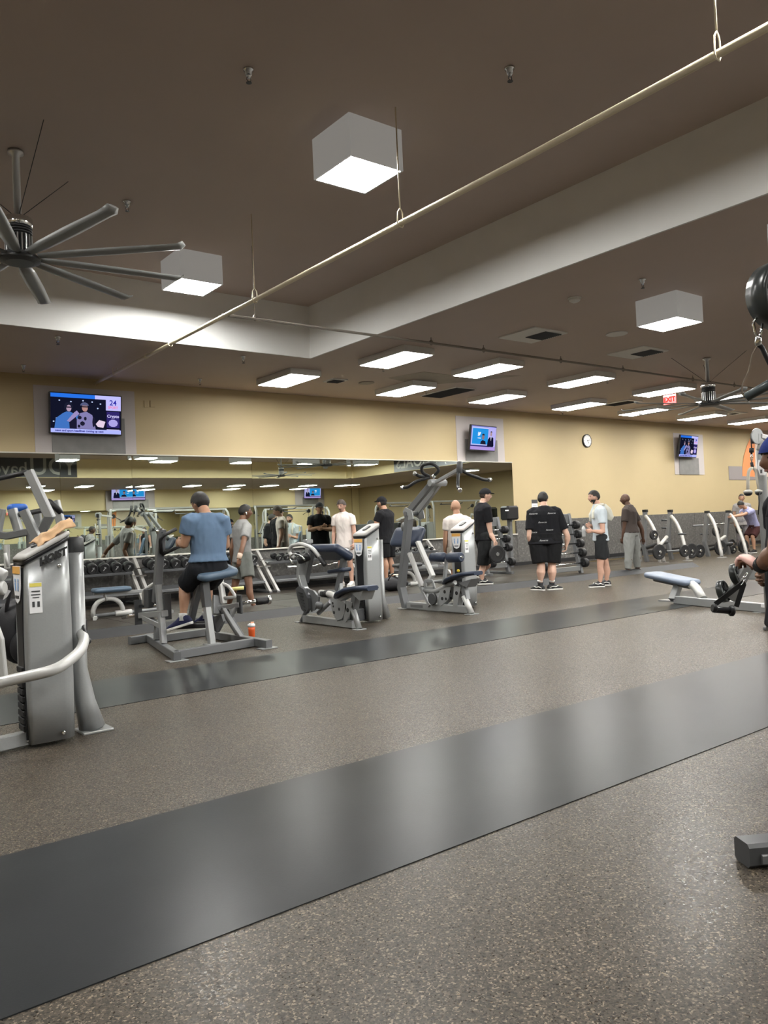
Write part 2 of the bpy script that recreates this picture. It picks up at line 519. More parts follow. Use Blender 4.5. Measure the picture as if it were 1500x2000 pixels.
# ceilings
def plate(b, x0, x1, y0, y1, z):
    b.box(((x0 + x1) / 2, (y0 + y1) / 2, z + 0.05), (x1 - x0, y1 - y0, 0.1))
c = MB()
plate(c, XL, XR, TY1, YW, ZC)            # strip by the back wall
plate(c, TX1, XR, BY1, TY1, ZC)          # right of the tray
plate(c, BX1, XR, BY0, BY1, ZC)
plate(c, XL, XR, YB, BY0, ZC)
plate(c, XL, TX0, TY0, TY1, ZC)
ceiling = struct(c.build('ceiling', CEILM))
c = MB(); plate(c, TX0 - 0.2, TX1 + 0.2, TY0 - 0.2, TY1 + 0.2, ZT); plate(c, TX1 + 0.2, BX1 + 0.2, BY0 - 0.2, BY1 + 0.2, ZT)
c.build('raised_ceiling', CEILM, ceiling)
def soffit(x0, x1, y0, y1, m, name='soffit_face'):
    b = MB(); b.box(((x0 + x1) / 2, (y0 + y1) / 2, (ZC + ZT) / 2 - 0.001), (max(x1 - x0, 0.03), max(y1 - y0, 0.03), ZT - ZC + 0.002)); return b.build(name, m, ceiling)
soffit(TX0, TX1, TY1, TY1, SOFFM); soffit(TX1, TX1, BY1, TY1, SOFFM); soffit(TX0, TX0, TY0, TY1, SOFFM); soffit(TX0, TX1, TY0, TY0, YEL_LIT)
soffit(BX0, BX1, BY1, BY1, SOFFM)
fas = soffit(BX0, BX1, BY0, BY0, YEL_LIT); fas2 = soffit(BX1, BX1, BY0, BY1, YEL_LIT)
BANN = mat('charcoal_banner', (0.05, 0.052, 0.058), 0.5)
BANT = mat('grey_lettering', (0.36, 0.36, 0.33), 0.5)
BANW = mat('white_lettering', (0.8, 0.8, 0.78), 0.5)
bn = thing('banner', 'charcoal wall banner reading YOU have, reflected in the left mirror', 'banner', (9.9, BY0 + 0.03, 4.22))
b = MB(); b.box((9.05, BY0 + 0.03, 4.65), (5.3, 0.012, 0.86)); b.build('panel', BANN, bn)
text('lettering', 'YOU', 1.12, BANT, (11.7, BY0 + 0.04, 4.68), (-1, 0, 0), (0, 0, 1), bn, 0.012, align='LEFT')
text('lettering', 'have', 0.8, BANT, (9.25, BY0 + 0.04, 4.58), (-1, 0, 0), (0, 0, 1), bn, 0.006, align='LEFT')
bn = thing('banner', 'charcoal banner reading conquer your GOALS, reflected near the lat machine handles', 'banner', (BX1 - 0.03, -1.5, 4.22))
b = MB(); b.box((BX1 - 0.03, -1.2, 4.65), (0.012, 7.2, 0.86)); b.build('panel', BANN, bn)
text('lettering', 'conquer', 0.6, BANT, (BX1 - 0.04, 2.3, 4.62), (0, -1, 0), (0, 0, 1), bn, 0.004, align='LEFT')
text('lettering', 'your', 0.6, BANW, (BX1 - 0.04, -0.3, 4.62), (0, -1, 0), (0, 0, 1), bn, 0.004, align='LEFT')
text('lettering', 'GOALS', 0.9, BANW, (BX1 - 0.04, -1.75, 4.66), (0, -1, 0), (0, 0, 1), bn, 0.012, align='LEFT')
# ================================================================ ceiling fittings
DIFF = emitter('light_diffuser', (1.0, 0.985, 0.94), LAMP)
DIFFB = emitter('box_light_diffuser', (1.0, 0.99, 0.95), BOX_LAMP)
BOXS = mat('white_light_housing', (0.72, 0.72, 0.70), 0.55)
BOXG = mat('glowing_light_side', (0.35, 0.35, 0.34), 0.55, emit=(1, 0.97, 0.92), emit_s=0.16)     # translucent sides of the deep box lights pass some of the lamp's light
TAUPE = mat('taupe_housing', (0.30, 0.265, 0.23), 0.55)
proto_f = None
def fluor(x, y, label, group=None):
    global proto_f
    if proto_f is None:
        t = thing('ceiling_light', label, 'light', (x, y, ZC), 0, group)
        b = MB(); b.box((0, 0, -0.055), (0.66, 1.26, 0.11), ch=0.004); b.build('housing', BOXS, t, True)
        b = MB(); b.box((0, 0, -0.112), (0.60, 1.20, 0.008)); b.build('diffuser', DIFF, t, True)
        proto_f = t
        return t
    return dup(proto_f, (x, y, ZC), 0, label, group)
near = ['nearest', 'second', 'third', 'fourth', 'fifth', 'sixth', 'seventh']
for i, x in enumerate((8.53, 10.72, 13.45, 16.45, 19.1, 21.9)):
    fluor(x, 10.48, f'flush ceiling light, {near[i]} from the soffit corner in the row away from the wall')
for i, x in enumerate((7.82, 10.66, 13.38, 16.32, 19.12, 22.0, 24.9)):
    fluor(x, 12.82, f'flush ceiling light, {near[i]} from the left in the row beside the yellow wall')
for x, y in [(24.6, 10.48), (27.6, 12.82), (30.4, 12.82), (0.5, 13.0), (30, -2), (30, 4), (19.4, 6.2), (24.5, 6.2), (29.5, 8)] + [(5.2 + 2.75 * i, -13.2) for i in range(10)] + [(6.5 + 5.5 * i, -16.4) for i in range(5)]:  # the two rows at the far end hold extra lights to brighten the reflection
    fluor(x, y, 'flush rectangular ceiling light outside the camera view or seen only in the mirror', 'ceiling lights beyond the frame')
def boxlight(x, y, zt, h, label, s=0.62, group=None):
    t = thing('box_light', label, 'light', (x, y, zt), 0, group)
    w = 0.016
    for sx, sy in ((1, 0), (-1, 0), (0, 1), (0, -1)):
        b = MB(); b.box((sx * (s - w) / 2, sy * (s - w) / 2, -h / 2), (w if sx else s, w if sy else s - 2 * w, h)); b.build('side_panel', BOXG, t, True)
    b = MB(); b.box((0, 0, -h + 0.012), (s - 2 * w - 0.004, s - 2 * w - 0.004, 0.01)); b.build('diffuser', DIFFB, t, True)
    return t
boxlight(4.62, 6.12, ZT, 0.40, 'deep white box light hanging nearest, in front of the sprinkler pipe')
boxlight(4.72, 10.15, ZT, 0.40, 'deep white box light beside the fan blades, near the white soffit')
boxlight(9.80, 6.1, ZC, 0.35, 'deep white box light on the lower ceiling at right')
for x, y in ((4.68, 2.05), (-0.6, 2.05), (-0.6, 6.12), (-0.6, 10.15), (4.68, -2.5), (-0.6, -2.5), (4.68, -6.3), (10.2, -0.5), (14.2, -0.5), (18.2, -0.5), (22.2, -0.5), (25.6, -0.5), (10.2, -5.5), (14.2, -5.5), (18.2, -5.5), (22.2, -5.5), (25.6, -5.5)):  # second-tray boxes: extra ones added, and enlarged below, to brighten the mirrored fascia
    boxlight(x, y, ZT, 0.40, 'deep white box light overhead outside the camera view or seen only in the mirror', 0.62 if y > -0.2 or x < 9 else 1.0, 'box lights beyond the frame')
boxlight(9.8, 3.9, ZC, 0.35, 'deep white box light on the lower ceiling just beyond the right edge')

# sprinkler main and its hangers
CREAM = mat('cream_pipe_paint', (0.80, 0.71, 0.52), 0.45)
t = thing('sprinkler_pipe', 'long cream sprinkler pipe running under the ceiling to the yellow wall', 'pipe', (4.6, 5, 4.05))
def pipe_x(y): return 4.55 + (y - 2) * 0.021
def pipe_z(y): return 4.0 + max(0, (y - 4)) * 0.0115
b = MB(); b.tube([(pipe_x(y), y, pipe_z(y)) for y in (-3, 1, 4, 8, 11, 14.6)], 0.026, 12); b.build('pipe', CREAM, t)
for y in (2.43, 5.52, 8.36, 11.0, 13.5):
    zt = ZT if y < TY1 - 0.4 - (y > 10.5) else ZC
    x, z = pipe_x(y), pipe_z(y)
    b = MB(); b.tube([(x, y, z + 0.13), (x, y, zt)], 0.007, 6)
    b.tube([(x, y, z + 0.14), (x - 0.028, y, z + 0.10), (x - 0.036, y, z), (x - 0.02, y, z - 0.034), (x + 0.02, y, z - 0.034), (x + 0.036, y, z), (x + 0.028, y, z + 0.10)], 0.006, 6, closed=True)
    b.build('hanger', CREAM, t)
for y in (1.0, 12.0):
    b = MB(); b.cyl((pipe_x(y), y - 0.05, pipe_z(y)), (pipe_x(y), y + 0.05, pipe_z(y)), 0.033, 12, 0.006); b.build('coupling', CREAM, t)
t = thing('branch_pipe', 'thin taupe branch pipe crossing under the lower ceiling at right', 'pipe', (16, 9.3, 4.1))
b = MB(); b.tube([(4.72, 9.29, 4.10), (12, 9.29, 4.12), (31, 9.35, 4.12)], 0.02, 8); b.build('pipe', TAUPE, t)
for x in (5.2, 8.3, 9.45, 11.4, 13.25, 15.7, 17.4, 19.5):
    b = MB(); b.tube([(x, 9.3, 4.14), (x, 9.3, ZT if x < TX1 else ZC)], 0.006, 6); b.ball((x, 9.3, 4.12), (0.03, 0.03, 0.045), 8, 6)
    b.build('hanger', TAUPE, t)
# sprinkler heads
sprk = None
def sprinkler(x, y, z, label):
    global sprk
    if sprk is None:
        sprk = thing('fire_sprinkler', label, 'sprinkler', (x, y, z))
        b = MB(); b.lathe((0, 0, 0), (0, 0, -1), [(0, 0.045), (0.012, 0.045), (0.02, 0.028), (0.05, 0.026), (0.052, 0.014), (0.075, 0.014)], 12); b.build('cup', CHROME, sprk, True)
        b = MB(); b.tube([(0.016, 0, -0.07), (0.02, 0, -0.09), (0, 0, -0.11), (-0.02, 0, -0.09), (-0.016, 0, -0.07)], 0.004, 6); b.cyl((0, 0, -0.112), (0, 0, -0.116), 0.024, 12); b.build('deflector', DARK_GREY, sprk, True)
        return sprk
    return dup(sprk, (x, y, z), 0, label)
sprinkler(3.23, 5.71, ZT, 'small sprinkler head on the brown ceiling, highest in the picture')
sprinkler(3.32, 8.75, ZT, 'small sprinkler head on the brown ceiling right of the big fan')
sprinkler(5.04, 4.5, ZT, 'small sprinkler head beside the pipe, right of the nearest box light')
sprinkler(3.37, 11.75, ZC, 'small sprinkler head just below the white soffit at left')
sprinkler(3.42, 13.89, ZC, 'dark sprinkler head above the yellow wall, leftmost in the picture')
sprinkler(6.32, 11.75, ZC, 'small sprinkler head below the soffit, right of the pipe')
sprinkler(6.5, 13.81, ZC, 'dark sprinkler head above the plain yellow wall between two televisions')
sprinkler(8.67, 5.74, ZC, 'small sprinkler head left of the box light on the lower ceiling')
sprinkler(8.9, 11.3, ZC, 'small sprinkler head at the back corner of the flush light nearest the soffit')
sprinkler(11.3, 12.9, ZC, 'small sprinkler head beside the dark return grille')
sprinkler(14.1, 10.3, ZC, 'small sprinkler head beside the third flush light from the soffit corner')
sprinkler(17.0, 13.9, ZC, 'small sprinkler head above the wall clock')
# vents
WHT = mat('white_vent_paint', (0.85, 0.85, 0.83), 0.5)
def vent(x, y, sx, sy, dark, label):
    t = thing('ceiling_vent', label, 'vent', (x, y, ZC))
    b = MB(); b.box((0, 0, -0.01), (sx, sy, 0.02), ch=0.004); b.build('plate', WHT, t, True)
    x0, x1, y0, y1 = dark
    n = max(4, int((y1 - y0) / 0.035))
    b = MB(); b.box(((x0 + x1) / 2, (y0 + y1) / 2, -0.021), (x1 - x0, y1 - y0, 0.004)); b.build('opening', BLACK_PL, t, True)
    for k in range(n):
        b = MB(); b.box(((x0 + x1) / 2, y0 + (k + 0.5) * (y1 - y0) / n, -0.027), (x1 - x0, 0.008, 0.014), Matrix.Rotation(0.5, 3, 'X')); b.build('slat', DARK_GREY, t, True)
vent(9.65, 8.4, 0.78, 0.76, (-0.05, 0.34, -0.3, 0.12), 'white supply vent with dark slots on the lower ceiling, nearer the soffit')
vent(12.43, 8.4, 0.78, 0.76, (-0.05, 0.34, -0.3, 0.12), 'white supply vent with dark slots beside the branch pipe at right')
vent(8.94, 12.88, 0.36, 0.36, (-0.13, 0.13, -0.13, 0.13), 'little square vent near the yellow wall, left of the stained ceiling patch')
vent(12.03, 13.0, 0.6, 1.18, (-0.28, 0.28, -0.57, 0.57), 'dark return grille between two flush lights near the wall')
vent(17.5, 12.4, 0.6, 0.9, (-0.2, 0.2, -0.35, 0.35), 'far return vent between the lights near the clock')
vent(22.9, 12.3, 0.7, 0.5, (-0.1, 0.1, -0.1, 0.1), 'far small vent beyond the distant fan')
def disc(name, x, y, r, label, cat, m, dome):
    t = thing(name, label, cat, (x, y, ZC))
    b = MB(); b.lathe((0, 0, 0), (0, 0, -1), [(0, r), (0.012, r), (0.016, r * 0.94)], 24); b.build('rim', m, t, True)
    b = MB(); b.lathe((0, 0, -0.014), (0, 0, -1), [(0, r * 0.9), (dome * 0.6, r * 0.8), (dome, r * 0.4), (dome * 1.02, 0.01)], 24); b.build('grille', m, t, True)
disc('ceiling_speaker', 10.85, 7.7, 0.17, 'flat round white speaker on the lower ceiling', 'speaker', WHT, 0.008)
disc('ceiling_speaker', 9.66, 12.83, 0.16, 'taupe round speaker painted over, near the stained ceiling', 'speaker', TAUPE, 0.008)
disc('smoke_detector', 8.57, 6.71, 0.09, 'small domed smoke detector left of the far box light', 'smoke detector', WHT, 0.05)
b = MB(); b.prism([(9.75, 12.25, 4.197), (10.0, 11.45, 4.197), (10.9, 11.5, 4.197), (12.1, 10.9, 4.197), (11.7, 11.75, 4.197), (10.9, 12.6, 4.197)], (0, 0, 0.01)); b.build('ceiling_patch', mat('patched_ceiling_paint', (0.36, 0.31, 0.25), 0.6, noise_amt=0.2, noise_scale=4), ceiling)
# exit sign
t = thing('exit_sign', 'small red exit sign hanging between distant ceiling lights', 'sign', (16.6, 10.43, ZC))
b = MB(); b.box((16.59, 10.43, 3.92), (0.03, 0.32, 0.22), ch=0.004); b.tube([(16.59, 10.43, 4.02), (16.59, 10.43, 4.2)], 0.01, 6); b.build('case', mat('red_sign_acrylic', (0.25, 0.04, 0.04), 0.4, emit=(1, 0.1, 0.08), emit_s=0.25), t)
text('lettering', 'EXIT', 0.15, emitter('exit_red', (1, 0.05, 0.04), 1.6), (16.57, 10.43, 3.92), (0, -1, 0), (0, 0, 1), t, 0.006)
# fans
ALU = mat('brushed_aluminium', (0.55, 0.55, 0.55), 0.3, 0.9)
BLADE = mat('grey_fan_blade', (0.27, 0.275, 0.27), 0.42, 0.1)
def fan(x, y, zt, zh, R, a0, label, s=1.0, n=10):
    t = thing('ceiling_fan', label, 'fan', (x, y, zt))
    L = zt - zh
    b = MB(); b.lathe((0, 0, 0), (0, 0, -1), [(0, 0.07 * s), (0.03, 0.075 * s), (0.05, 0.035 * s), (L - 0.42 * s, 0.035 * s)], 16); b.build('down_rod', ALU, t, True)
    z0 = -L + 0.42 * s
    b = MB(); b.cyl((0, 0, z0), (0, 0, z0 - 0.09 * s), 0.13 * s, 24, 0.01); b.build('collar', CHROME, t, True)
    b = MB()
    for k in range(3): b.cyl((0, 0, z0 - (0.095 + 0.025 * k) * s), (0, 0, z0 - (0.11 + 0.025 * k) * s), 0.125 * s, 24)
    b.cyl((0, 0, z0 - 0.09 * s), (0, 0, z0 - 0.35 * s), 0.10 * s, 20); b.build('motor', DARK_GREY, t, True)
    for k in range(20):
        a = 2 * math.pi * k / 20
        b = MB(); b.box((math.cos(a) * 0.112 * s, math.sin(a) * 0.112 * s, z0 - 0.26 * s), (0.03 * s, 0.012 * s, 0.17 * s), rotz(a)); b.build('fin', ALU, t, True)
    b = MB(); b.lathe((0, 0, z0 - 0.35 * s), (0, 0, -10), [(0, 0.15 * s), (0.04 * s, 0.19 * s), (0.07 * s, 0.19 * s), (0.09 * s, 0.13 * s)], 24); b.build('hub', DARK_GREY, t, True)
    zb = z0 - 0.40 * s
    for k in range(n):
        a = a0 + 2 * math.pi * k / n
        d = V3((math.cos(a), math.sin(a), 0)); q = V3((-math.sin(a), math.cos(a), 0))
        rs = []
        for u, w in ((0.12, 0.05), (0.3, 0.075), (0.6, 0.08), (0.92, 0.07), (0.97, 0.075), (1.0, 0.055)):
            c0 = d * (R * u) + V3((0, 0, zb + 0.02 - (0.0 if u < 0.95 else 0.0) + (0.03 if u > 0.98 else 0)))
            tw = -0.16 + 0.06 * u
            e = q * math.cos(tw) + V3((0, 0, math.sin(tw)))
            h = e.cross(d) * 0.006
            rs.append([c0 - e * w * s, c0 - e * w * 0.3 * s + h * 2, c0 + e * w * 0.5 * s + h * 2, c0 + e * w * s, c0 + e * w * 0.4 * s - h, c0 - e * w * 0.4 * s - h])
        b = MB(); b.rings(rs, smooth=True); b.build('blade', BLADE, t, True)
    for a in (0.6, 2.7, 4.8):
        b = MB(); b.tube([(math.cos(a) * 0.03, math.sin(a) * 0.03, z0 + 0.02), (math.cos(a) * 0.75, math.sin(a) * 0.75, 0)], 0.004, 5); b.build('guy_wire', DARK_GREY, t, True)
fan(2.01, 8.16, ZT, 4.0, 1.62, math.radians(31), 'large silver ceiling fan with grey blades at the left edge', 1.0)
fan(14.19, 8.1, ZC, 3.3, 1.6, 0.25, 'distant ceiling fan with a chrome motor at right', 1.0)
fan(19.5, -3.5, ZT, 3.9, 1.6, 0.1, 'ceiling fan seen only in the mirror, over the cable machines')

# ================================================================ televisions, clock, wall panels
SCR = {}
def flat(name, pts, o, x, y, z, m, parent, off):
    b = MB(); b.prism([o + x * px + y * py + z * off for px, py in pts], z * 0.0015); return b.build(name, m, parent)
def em(name, c, s=1.0): return emitter('screen_' + name, c, s)
def blob(cx, cy, rx, ry, n=14, a0=0, a1=360):
    return [(cx + rx * math.cos(math.radians(a0 + (a1 - a0) * k / n)), cy + ry * math.sin(math.radians(a0 + (a1 - a0) * k / n))) for k in range(n + (0 if a1 - a0 == 360 else 1))]
def tv(c, w, h, tilt, yawa, label, show):
    c = V3(c)
    x = rotz(yawa) @ V3((1, 0, 0))
    n0 = rotz(yawa) @ V3((0, -1, 0))
    y = (V3((0, 0, 1)) * math.cos(tilt) + n0 * math.sin(tilt) * 1.0).normalized()
    z = x.cross(y).normalized()
    t = thing('television', label, 'television', c)
    M = Matrix((x, y, z)).transposed()
    b = MB(); b.box(c - z * 0.03, (w, h, 0.06), M, 0.008); b.build('casing', BLACK_PL, t)
    b = MB(); b.box(c - z * 0.06, (w * 0.5, h * 0.5, 0.06), M, 0.01); b.beam(c - z * 0.08, c - z * 0.12 + n0 * -0.10, 0.1, 0.2); b.build('wall_bracket', DARK_GREY, t)
    s = flat('screen', [(-w / 2 + 0.02, -h / 2 + 0.025), (w / 2 - 0.02, -h / 2 + 0.025), (w / 2 - 0.02, h / 2 - 0.02), (-w / 2 + 0.02, h / 2 - 0.02)], c, x, y, z, em('black', (0.006, 0.006, 0.02), 1), t, 0.001)
    W, H = w - 0.04, h - 0.045
    def P(u, v): return ((u - 0.5) * W, (v - 0.5) * H + 0.002)
    def poly(nm, pts, col, k, str_=1.0): return flat(nm, [P(*p) for p in pts], c, x, y, z, em(nm + str(col), col, str_), s, 0.003 + 0.0006 * k)
    def rect(nm, u0, v0, u1, v1, col, k, st=1.0): return poly(nm, [(u0, v0), (u1, v0), (u1, v1), (u0, v1)], col, k, st)
    def word(txt, u, v, size, col, k):
        q = P(u, v); return text('screen_lettering', txt, size, em('word' + str(col), col, 1.0), c + x * q[0] + y * q[1] + z * (0.004 + 0.0006 * k), x, y, s, 0.002, 0.0003)
    if show == 'pair':
        rect('banner_strip', 0, 0.9, 0.62, 1, (0.02, 0.16, 0.75), 1); rect('side_panel', 0.62, 0.9, 1, 1, (0.5, 0.5, 0.95), 1); rect('side_panel', 0.78, 0.62, 1, 0.9, (0.52, 0.5, 0.92), 1)
        rect('side_card', 0.79, 0.17, 0.98, 0.59, (0.03, 0.02, 0.14), 2); rect('side_card', 0.79, 0.1, 0.98, 0.125, (0.55, 0.5, 0.8), 2)
        rect('ticker', 0, 0, 1, 0.105, (0.42, 0.46, 0.95), 2); rect('backdrop', 0.01, 0.12, 0.77, 0.9, (0.006, 0.007, 0.02), 1)
        for u, v in ((0.12, 0.82), (0.28, 0.8), (0.45, 0.84), (0.58, 0.82), (0.7, 0.78), (0.08, 0.36), (0.04, 0.28), (0.66, 0.66)):
            poly('stage_light', blob(u, v, 0.012, 0.018, 8), (0.5, 0.6, 0.9), 2)
        poly('figure', [(0.05, 0.11), (0.07, 0.36), (0.17, 0.5), (0.24, 0.56), (0.32, 0.5), (0.4, 0.44), (0.42, 0.3), (0.38, 0.11)], (0.05, 0.16, 0.5), 3)
        poly('figure', [(0.26, 0.11), (0.25, 0.36), (0.33, 0.46), (0.4, 0.2), (0.4, 0.11)], (0.01, 0.01, 0.03), 4)
        poly('hood', blob(0.245, 0.66, 0.06, 0.125), (0.01, 0.012, 0.03), 4); poly('face', blob(0.25, 0.63, 0.035, 0.085), (0.42, 0.3, 0.42), 5)
        rect('glasses', 0.215, 0.64, 0.287, 0.67, (0.01, 0.01, 0.02), 6)
        poly('arm', [(0.22, 0.3), (0.26, 0.28), (0.4, 0.5), (0.36, 0.58), (0.32, 0.52)], (0.3, 0.25, 0.5), 5)
        poly('figure', [(0.36, 0.11), (0.36, 0.34), (0.41, 0.52), (0.5, 0.56), (0.58, 0.48), (0.63, 0.11)], (0.22, 0.2, 0.42), 5)
        for u, v, a, bb in ((0.4, 0.4, 0.03, 0.05), (0.44, 0.25, 0.035, 0.06), (0.39, 0.18, 0.02, 0.04), (0.48, 0.38, 0.02, 0.05), (0.6, 0.3, 0.02, 0.14)):
            poly('jacket_patch', blob(u, v, a, bb, 8), (0.012, 0.012, 0.03), 6)
        poly('face', blob(0.475, 0.66, 0.042, 0.1), (0.45, 0.24, 0.22), 6); poly('hood', blob(0.47, 0.715, 0.06, 0.085, 12, 0, 180), (0.09, 0.1, 0.2), 7); rect('glasses', 0.435, 0.67, 0.515, 0.7, (0.02, 0.02, 0.03), 8)
        poly('sheet', [(0.63, 0.25), (0.68, 0.36), (0.77, 0.32), (0.74, 0.16), (0.66, 0.18)], (0.75, 0.6, 0.75), 6)
        word('24', 0.885, 0.82, 0.13, (0.02, 0.02, 0.35), 3); word('SPORT', 0.885, 0.7, 0.06, (0.8, 0.25, 0.5), 3); word('Crypto', 0.885, 0.47, 0.075, (0.6, 0.55, 0.9), 4)
        word('news and sport headlines coming up next', 0.4, 0.055, 0.05, (0.05, 0.05, 0.3), 4)
        poly('card_figure', blob(0.885, 0.29, 0.07, 0.1, 10), (0.4, 0.35, 0.75), 3)
    else:
        rect('studio', 0, 0, 1, 1, (0.22, 0.22, 0.62), 1); rect('studio_window', 0.68, 0.15, 1, 0.98, (0.45, 0.42, 0.85), 2); rect('frame', 0.02, 0.2, 0.7, 0.96, (0.5, 0.55, 0.9), 2)
        rect('picture', 0.05, 0.24, 0.68, 0.9, (0.02, 0.28, 0.72), 3); rect('desk', 0, 0.0, 1, 0.14, (0.42, 0.3, 0.7), 3); rect('desk', 0, 0.14, 0.75, 0.19, (0.03, 0.03, 0.16), 4)
        poly('bird', [(0.25, 0.6), (0.3, 0.58), (0.35, 0.62), (0.375, 0.7), (0.395, 0.725), (0.372, 0.728), (0.36, 0.75), (0.33, 0.75), (0.315, 0.72), (0.27, 0.76), (0.275, 0.7), (0.255, 0.7), (0.275, 0.66), (0.262, 0.64), (0.285, 0.62)], (0.75, 0.85, 1.0), 4)
        word('twitter', 0.33, 0.5, 0.05, (0.55, 0.75, 1.0), 4)
        poly('portrait', [(0.38, 0.24), (0.4, 0.36), (0.47, 0.42), (0.58, 0.38), (0.61, 0.24)], (0.01, 0.012, 0.03), 5); poly('face', blob(0.485, 0.55, 0.05, 0.12), (0.25, 0.17, 0.2), 5); poly('hair', blob(0.485, 0.62, 0.052, 0.07, 12, 0, 180), (0.02, 0.02, 0.03), 6)
        poly('presenter', [(0.66, 0.15), (0.68, 0.45), (0.74, 0.56), (0.82, 0.58), (0.9, 0.54), (0.93, 0.2), (0.9, 0.15)], (0.008, 0.008, 0.03), 5); poly('face', blob(0.8, 0.7, 0.035, 0.1), (0.4, 0.28, 0.3), 6); poly('hair', blob(0.8, 0.77, 0.038, 0.05, 12, 0, 180), (0.03, 0.025, 0.03), 7)
        poly('shirt', [(0.78, 0.58), (0.82, 0.58), (0.805, 0.4)], (0.7, 0.7, 0.85), 7)
    return t
def tvspot(x0, x1, z0, z1, gx0, gx1, gz1, yy=YW - 0.006, sgn=-1):
    # pale painted field and grey panel under a television, as in the photograph part of the wall
    b = MB(); b.box(((x0 + x1) / 2, yy, (z0 + z1) / 2), (x1 - x0, 0.012, z1 - z0)); p = b.build('painted_field', LILAC, wb if yy > 0 else wf)
    b = MB(); b.box(((gx0 + gx1) / 2, yy + sgn * 0.012, (z0 + gz1) / 2), (gx1 - gx0, 0.02, gz1 - z0)); b.build('grey_panel', CONCM, wb if yy > 0 else wf)
ptv = on_y(169, 809, YW - 0.16); ptv2 = on_y(944, 856, YW - 0.3); ptv3 = on_y(1345, 872, YW - 0.25)
tvspot(3.74, 5.53, 2.845, 4.02, 4.02, 5.32, 3.5)
tv(ptv, 1.27, 0.73, 0.10, 0.0, 'large television showing two people on stage, high above the left mirror', 'pair')
tvspot(13.72, 15.42, 2.83, 3.98, 14.0, 15.15, 3.4)
tv(ptv2, 1.06, 0.64, 0.16, 0.14, 'television with a blue news picture above the right end of the mirror', 'news')
tvspot(23.3, 25.05, 2.55, 3.9, 23.55, 24.7, 3.1)
tv(ptv3, 1.25, 0.72, 0.16, 0.1, 'small distant television on the yellow wall near the right edge', 'pair')
tvspot(16.2, 18.6, 2.98, 4.15, 16.6, 18.2, 3.6, YB + 0.06, 1)
tv((17.2, YB + 0.3, 3.98), 1.5, 0.85, 0.12, math.pi, 'television on the far wall, reflected in the left mirror', 'news')
tvspot(29.2, 31.6, 2.98, 4.15, 29.8, 31.1, 3.6, YB + 0.06, 1)
tv((30.5, YB + 0.3, 3.9), 1.4, 0.8, 0.12, math.pi, 'television on the far wall, reflected in the middle mirror', 'news')
# clock
pc = on_y(1146, 861, YW - 0.02)
t = thing('wall_clock', 'round white wall clock with a black rim on the yellow wall', 'clock', pc)
b = MB(); b.lathe(pc + V3((0, 0.02, 0)), pc + V3((0, -1, 0)), [(0, 0.19), (0.05, 0.19), (0.055, 0.175), (0.045, 0.165)], 28); b.build('rim', BLACK_PL, t)
b = MB(); b.cyl(pc + V3((0, -0.02, 0)), pc + V3((0, -0.027, 0)), 0.17, 28); b.build('dial', PAPER, t)
for a, L, w in ((math.radians(-58), 0.09, 0.014), (math.radians(12), 0.13, 0.01)):
    d = V3((math.cos(a), 0, math.sin(a))); b = MB(); b.beam(pc + V3((0, -0.031, 0)) - d * 0.02, pc + V3((0, -0.031, 0)) + d * L, w, 0.004, (0, 1, 0)); b.build('hand', BLACK_PL, t)
for k in range(12):
    a = k * math.pi / 6; d = V3((math.cos(a), 0, math.sin(a))); b = MB(); b.beam(pc + V3((0, -0.028, 0)) + d * 0.135, pc + V3((0, -0.028, 0)) + d * 0.155, 0.01, 0.003, (0, 1, 0)); b.build('hour_mark', BLACK_PL, t)
# rules poster and orange wall graphic
p0, p1 = on_y(1038, 976, YW - 0.01), on_y(1051, 1012, YW - 0.01)
t = thing('wall_poster', 'small notice with a dark header on the yellow wall behind the tall dumbbell rack', 'poster', (p0.x, YW - 0.01, p1.z))
b = MB(); b.box(((p0.x + p1.x) / 2, YW - 0.01, (p0.z + p1.z) / 2), (p1.x - p0.x, 0.01, p0.z - p1.z)); b.build('sheet', PAPER, t)
b = MB(); b.box(((p0.x + p1.x) / 2, YW - 0.018, p0.z - 0.05), (p1.x - p0.x, 0.006, 0.1)); b.build('header', DARK_GREY, t)
for k in range(7):
    b = MB(); b.box(((p0.x + p1.x) / 2, YW - 0.0165, p0.z - 0.15 - 0.05 * k), ((p1.x - p0.x) * (0.8 if k % 3 else 0.6), 0.003, 0.012)); b.build('text_line', GREY_PL, t)
t = thing('wall_graphic', 'orange and white arc with a grey bar on the yellow wall at the right edge', 'sign', (27.3, YW - 0.01, 2.2))
g0, g1 = on_y(1423, 913, YW - 0.01), on_y(1500, 937, YW - 0.01)
b = MB(); b.box(((g0.x + 30) / 2, YW - 0.01, (g0.z + g1.z) / 2 + 0.02), (30 - g0.x, 0.01, g0.z - g1.z + 0.05)); b.build('grey_bar', mat('grey_graphic', (0.28, 0.25, 0.25), 0.6), t)
arc = [on_y(*q, YW - 0.016) for q in ((1450, 930), (1450, 912), (1453, 890), (1459, 870), (1467, 852), (1474, 845), (1474, 931))]
b = MB(); b.prism(arc, (0, -0.006, 0)); b.build('orange_arc', mat('orange_graphic', (0.75, 0.27, 0.10), 0.6), t)
arc = [on_y(*q, YW - 0.016) for q in ((1474.5, 931), (1474.5, 845), (1485, 838), (1500, 836), (1530, 845), (1530, 931))]
b = MB(); b.prism(arc, (0, -0.006, 0)); b.build('pale_arc', mat('pale_graphic', (0.72, 0.6, 0.5), 0.6), t)
